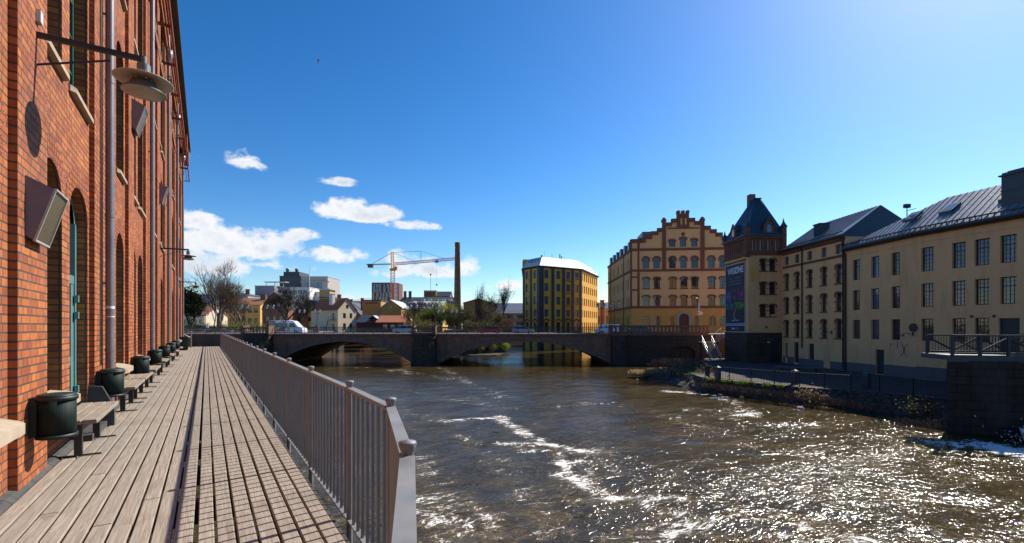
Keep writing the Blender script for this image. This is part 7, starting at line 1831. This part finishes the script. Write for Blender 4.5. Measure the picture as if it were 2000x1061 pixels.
# ================================================================== VEHICLES
Mt['tyre'] = plain('tyre', (.015,.015,.015), .8); Mt['rim'] = plain('alloy_rim', (.3,.3,.32), .3, .8); Mt['car_glass'] = glassmat('car_glass', (.012,.016,.02)); Mt['lamp_w'] = plain('headlamp', (.7,.7,.7), .15, var=.02); Mt['lamp_r'] = plain('tail_lamp', (.35,.01,.01), .2)
def paint(name, col): return plain(name, col, .25, var=.02, spec=.6)
def car(name, label, cat, x, y, col, L, Wd, H, lower, cabin, face=1, wheels=(.19,.80), wr=.32, pil=.0, roofcol=None):
    """lower: side outline of the body; cabin: side outline of the glasshouse (x fraction of length, height m), front at +x"""
    t = thing(name, label, cat, (x,y,RZ-.155), 0 if face > 0 else math.pi)
    pm = paint(name+'_paint', col)
    b = MB(); h = Wd/2
    def loft(b, prof, w0, w1, zlo, zhi, m=0):
        n = len(prof); V = []
        for s, k in ((-1,1),(-1,0),(1,0),(1,1)):
            for px_, pz_ in prof:
                f = (pz_-zlo)/(zhi-zlo); w = w0+(w1-w0)*f
                cxx = (prof[0][0]+0)*0; 
                V.append(((px_-.5)*L*(1 if k == 0 else .985)+0, s*w*(1.0 if k == 1 else .965), pz_ if k == 1 else pz_+.0))
        V = []
        for s in (-1, 1):
            for px_, pz_ in prof:
                f = max(0, (pz_-zlo)/(zhi-zlo)); w = w0+(w1-w0)*f; V.append(((px_-.5)*L, s*w, pz_))
        b.mesh(V, [(i,(i+1) % n,n+(i+1) % n,n+i) for i in range(n)]+[tuple(range(n))[::-1], tuple(range(n,2*n))], m)
    # body with wheel arches cut in the outline
    out = [(0.005,.28)]
    for wx in wheels:
        r = wr*1.14/L
        for k in range(7): a = math.pi-math.pi*k/6; out.append((wx+r*math.cos(a), .26+wr*1.14*math.sin(a)*.98))
    out += [(.99,.26)]+lower[::-1] if False else [(.992,.28)]
    prof = out+lower
    loft(b, prof, h, h*.94, .5, 1.2, 0); bd = b.build('body', pm, t)
    m = bpy.data.objects[bd.name].modifiers.new('soft', 'BEVEL'); m.width = .05; m.segments = 2; m.limit_method = 'ANGLE'; m.angle_limit = rad(50)
    b = MB(); zl = min(z for _, z in cabin); zh = max(z for _, z in cabin); loft(b, cabin, h*.92, h*.74, zl, zh, 0); b.build('window_band', Mt['car_glass'], t)
    top = [(x_, z_) for x_, z_ in cabin if z_ > zh-.12]; b = MB(); xs = [p[0] for p in top]; x0, x1 = min(xs), max(xs)
    b.mesh([((x0-.5)*L,-h*.76,zh-.03),((x1-.5)*L,-h*.76,zh-.03),((x1-.5)*L,h*.76,zh-.03),((x0-.5)*L,h*.76,zh-.03),((x0-.49)*L,-h*.70,zh+.03),((x1-.51)*L,-h*.70,zh+.03),((x1-.51)*L,h*.70,zh+.03),((x0-.49)*L,h*.70,zh+.03)], [(0,1,5,4),(1,2,6,5),(2,3,7,6),(3,0,4,7),(4,5,6,7),(3,2,1,0)])
    cs = sorted(cabin); 
    for s in (-1, 1):
        for f in (.5,):
            xx = (x0+x1)/2; b.bar(((xx-.5)*L, s*h*.935, zl), ((xx-.5)*L, s*h*.755, zh), .09, .03)
        for (xa, za), (xb, zb) in ((cabin[0],cabin[1]),(cabin[-1],cabin[-2])):
            wa = h*.925 if za < zl+.1 else h*.75; wb = h*.925 if zb < zl+.1 else h*.75; b.bar(((xa-.5)*L, s*wa, za), ((xb-.5)*L, s*wb, zb), .08, .05)
    b.build('roof', pm if roofcol is None else paint(name+'_roof', roofcol), t)
    for wx in wheels:
        for s in (-1, 1):
            b = MB(); X_ = (wx-.5)*L; b.tube([(X_,s*(h-.22),wr),(X_,s*(h-.005),wr)], wr, 18, sm=False); w_ = b.build('wheel', Mt['tyre'], t); b = MB(); b.tube([(X_,s*(h-.01),wr),(X_,s*(h+.01),wr)], wr*.62, 12, sm=False); b.build('rim', Mt['rim'], w_)
    for s in (-1, 1):
        b = MB(); b.box((.985-.5)*L-.12,(.985-.5)*L+.02,s*h*.86-.18,s*h*.86+.1,.62,.78); b.build('headlight', Mt['lamp_w'], t); b = MB(); b.box((.012-.5)*L-.02,(.012-.5)*L+.08,s*h*.88-.1,s*h*.88+.06,.75,.98); b.build('tail_light', Mt['lamp_r'], t)
    return t
hatch_l = [(.995,.62),(.96,.78),(.76,.93),(.72,.98),(.06,1.0),(.01,.92),(0,.6)]; hatch_c = [(.07,.98),(.16,1.44),(.55,1.50),(.78,.96)]
suv_l = [(.995,.7),(.96,.90),(.77,1.02),(.05,1.08),(.01,.98),(0,.65)]; suv_c = [(.05,1.06),(.12,1.56),(.58,1.62),(.79,1.02)]
wag_c = [(.04,1.0),(.13,1.42),(.56,1.47),(.76,.97)]
car('car', 'silver grey hatchback driving on the bridge, right of the dark red car', 'car', XW(1022,85.5), 85.5, (.26,.27,.30), 4.25, 1.76, 1.5, hatch_l, hatch_c, 1)
car('car', 'dark red estate car on the bridge left of the silver grey hatchback', 'car', XW(956,93), 93.0, (.36,.02,.022), 5.0, 1.82, 1.47, hatch_l, wag_c, -1)
car('car', 'pale bluish crossover car on the bridge beside the middle pier', 'car', XW(790,93), 93.0, (.42,.44,.50), 4.55, 1.84, 1.6, suv_l, suv_c, -1)
car('car', 'teal car mostly hidden behind the stone balustrade', 'car', XW(1250,90), 90.0, (.02,.10,.12), 4.5, 1.82, 1.62, suv_l, suv_c, 1)
# minibus
van_l = [(.998,.75),(.975,1.12),(.86,1.42),(.74,2.28),(.69,2.46),(.05,2.52),(.008,2.4),(0,.6)]
def minibus():
    x, y = XW(563,85.5), 85.5; L = 6.3
    t = car('minibus', 'white minibus with red and yellow patches and dark windows on the bridge', 'minibus', x, y, (.72,.73,.74), L, 2.05, 2.5, van_l, [(.30,2.40),(.31,2.50),(.5,2.53),(.6,2.48)], 1, (.17,.80), .36)
    h = -1.025
    def patch(nm, pts, m, off=.012): 
        b = MB()
        def yy(z): f = max(0,(z-.5)/.7); return (h+(1.025*.06)*f)-off
        b.poly([((px_-.5)*L, yy(pz_), pz_) for px_, pz_ in pts]); b.build(nm, m, t)
    g = Mt['car_glass']; R = paint('bus_red', (.42,.02,.03)); Y = paint('bus_yellow', (.66,.36,.02))
    patch('window_band', [(.05,1.35),(.55,1.35),(.55,2.05),(.05,2.05)], g); patch('window_band', [(.60,1.35),(.80,1.35),(.735,2.02),(.60,2.05)], g)
    patch('red_patch', [(.05,2.1),(.20,2.1),(.18,2.48),(.06,2.48)], R); patch('red_patch', [(.42,2.1),(.50,2.1),(.52,2.45),(.40,2.45)], R); patch('yellow_patch', [(.24,2.08),(.41,2.08),(.40,2.25),(.30,2.22)], Y, .014)
    patch('yellow_patch', [(.10,.55),(.30,.5),(.34,1.0),(.22,1.3),(.08,1.3)], Y); patch('red_patch', [(.24,.62),(.46,.55),(.52,1.3),(.36,1.32),(.30,.95)], R, .016); patch('yellow_patch', [(.52,.5),(.60,.5),(.62,1.0),(.585,1.9),(.54,1.3)], Y, .018); patch('red_patch', [(.015,1.0),(.10,.9),(.12,1.3),(.02,1.34)], R, .018)
    b = MB()
    q = [(.845,1.47),(.745,2.22)]; d = .02
    b.poly([((q[0][0]-.5)*L+d,-.86,q[0][1]),((q[0][0]-.5)*L+d,.86,q[0][1]),((q[1][0]-.5)*L+d,.80,q[1][1]),((q[1][0]-.5)*L+d,-.80,q[1][1])]); b.build('windscreen', Mt['glass_blue'], t)
minibus()
vl = [(.998,.7),(.97,1.0),(.80,1.2),(.70,1.78),(.04,1.86),(.0,1.7),(0,.6)]
t = car('small_van', 'small white van with a green triangle on its side at the end of the bridge', 'van', XW(1186,86), 86.0, (.70,.72,.76), 4.4, 1.8, 1.86, vl, [(.3,1.8),(.31,1.86),(.5,1.87),(.6,1.84)], -1, (.2,.8), .33)
b = MB(); b.poly([(-.2,.885,1.2),(.9,.885,1.2),(.35,.86,1.7)]); b.poly([(-1.0,.885,1.2),(.0,.885,1.2),(-.5,.87,1.5)]); b.build('green_triangle', paint('triangle_green', (.03,.28,.2)), t)

# ------------------------------------------------------------------ person on the bridge (walking away, white top, jeans)
def person():
    x, y = XW(405,82), 82.0
    J = {'pelvis':(0,0,.92),'waist':(0,0,1.08),'chest':(0,0,1.32),'neck':(0,0,1.47),'head':(0,.01,1.60),'crown':(0,.01,1.70),
         'hl':(-.09,0,.88),'kl':(-.11,.10,.50),'al':(-.10,-.02,.09),'tl':(-.10,.12,.04),'hr':(.09,0,.88),'kr':(.10,-.02,.50),'ar':(.10,-.20,.12),'tr':(.10,-.08,.05),
         'sl':(-.18,0,1.40),'el':(-.25,-.06,1.14),'wl':(-.25,.06,.92),'ml':(-.25,.11,.84),'sr':(.18,0,1.40),'er':(.25,.04,1.14),'wr':(.26,.17,.96),'mr':(.26,.22,.90)}
    E = [('pelvis','waist'),('waist','chest'),('chest','neck'),('neck','head'),('head','crown'),('pelvis','hl'),('hl','kl'),('kl','al'),('al','tl'),('pelvis','hr'),('hr','kr'),('kr','ar'),('ar','tr'),('chest','sl'),('sl','el'),('el','wl'),('wl','ml'),('chest','sr'),('sr','er'),('er','wr'),('wr','mr')]
    R = {'pelvis':.15,'waist':.145,'chest':.17,'neck':.06,'head':.10,'crown':.08,'hl':.10,'kl':.075,'al':.05,'tl':.045,'hr':.10,'kr':.075,'ar':.05,'tr':.045,'sl':.07,'el':.055,'wl':.038,'ml':.035,'sr':.07,'er':.055,'wr':.038,'mr':.035}
    ks = list(J); me = bpy.data.meshes.new('person'); me.from_pydata([J[k] for k in ks], [(ks.index(a), ks.index(c)) for a, c in E], []); o = link('person', me, None, (x,y,RZ-.01), rad(160))
    m = o.modifiers.new('skin', 'SKIN'); 
    for i, k in enumerate(ks): me.skin_vertices[0].data[i].radius = (R[k], R[k]*.8)
    me.skin_vertices[0].data[0].use_root = True
    o.modifiers.new('sub', 'SUBSURF').levels = 1; o.modifiers['sub'].render_levels = 2
    t = NT('person_clothes'); sp = t.N.new('ShaderNodeSeparateXYZ'); t.L.new(t.ob, sp.inputs[0]); z = t.math('DIVIDE', sp.outputs[2], 1.8)
    t.set('Base Color', t.ramp(z, [(0,(.03,.03,.03)),(.05,(.02,.045,.13)),(.545,(.62,.63,.68)),(.815,(.45,.28,.2)),(.865,(.03,.02,.015))], 'CONSTANT')); t.set('Roughness', .8); me.materials.append(t.mat)
    tag(o, 'person in a white jacket and jeans walking on the bridge', 'person')
    b = MB(); b.lathe([(.105,.0),(.112,.06),(.07,.13),(0,.145)], (0,-.015,1.60), 12); b.build('hair', plain('dark_red_hair', (.08,.02,.015), .7), o)
    b = MB(); 
    for s in (-1,1): b.box(s*.045-.012,s*.045+.012,.10,.115,1.605,1.62)
    b.box(-.012,.012,.10,.13,1.56,1.595); b.box(-.03,.03,.10,.108,1.53,1.54); b.build('face', plain('face_features', (.2,.1,.08), .6), o)
person()
# gull
t = thing('gull', 'tiny gull gliding high in the blue sky', 'bird', (XW(621,60),60,ZW(121,60)), .4)
b = MB(); V = [(-.28,0,0),(-.1,-.05,.02),(.15,-.06,.02),(.3,0,0),(.15,.06,.02),(-.1,.05,.02),(0,0,.07),(0,0,-.05)]
b.mesh(V, [(0,1,6),(1,2,6),(2,3,6),(3,4,6),(4,5,6),(5,0,6),(1,0,7),(2,1,7),(3,2,7),(4,3,7),(5,4,7),(0,5,7)], 0, True); b.build('body', Mt['white_wall'], t)
for s in (-1,1): b = MB(); q = [(-.08,s*.04,.03),(.1,s*.04,.03),(.16,s*.35,.16),(0,s*.7,.10),(-.04,s*.35,.15)]; q2 = [(x,y,z+.012) for x,y,z in q]; b.mesh(q+q2, [(4,3,2,1,0),(5,6,7,8,9)]+[(i,(i+1)%5,5+(i+1)%5,5+i) for i in range(5)]); b.build('wing', Mt['mauve_wall'], t)
# street sign pole and modern lamp by the balustrade
t = thing('sign_pole', 'grey pole with stacked blue and white road signs before the stepped gable building', 'sign', (XW(1368,84),84,RZ)); b = MB(); b.tube([(0,0,0),(0,0,ZW(607,84)-RZ)], .06, 8); b.build('pole', Mt['pipe'], t)
b = MB(); b.box(-.45,-.1,-.1,-.07,ZW(605,84)-RZ,ZW(592,84)-RZ); b.build('sign_panel', paint('sign_blue', (.25,.28,.5)), t); b = MB(); b.box(-.45,-.1,-.1,-.07,ZW(615,84)-RZ,ZW(607,84)-RZ); b.build('sign_panel', paint('sign_white', (.6,.58,.58)), t)
b = MB(); b.box(-.38,-.17,-.11,-.101,ZW(612.5,84)-RZ,ZW(609.5,84)-RZ); b.build('sign_symbol', paint('sign_red', (.3,.05,.05)), t); b = MB(); b.tube([(.15,-.08,ZW(612,84)-RZ),(.15,-.05,ZW(612,84)-RZ)], .3, 16, sm=False); b.build('round_sign', paint('sign_grey', (.45,.45,.45)), t)
t = thing('modern_street_lamp', 'slim street lamp with a pale curved head above the road signs', 'street lamp', (XW(1364.5,86),86,RZ)); b = MB(); H = ZW(583,86)-RZ; b.tube([(0,0,0),(0,0,H-.3),(-.12,0,H),(-.3,0,H+.05)], .05, 8); b.build('pole', Mt['pipe'], t); b = MB(); b.lathe([(0,-.08),(.22,-.06),(.24,.0),(.12,.1),(0,.12)], (-.4,0,H+.05), 12); b.build('head', Mt['white_paint'], t)
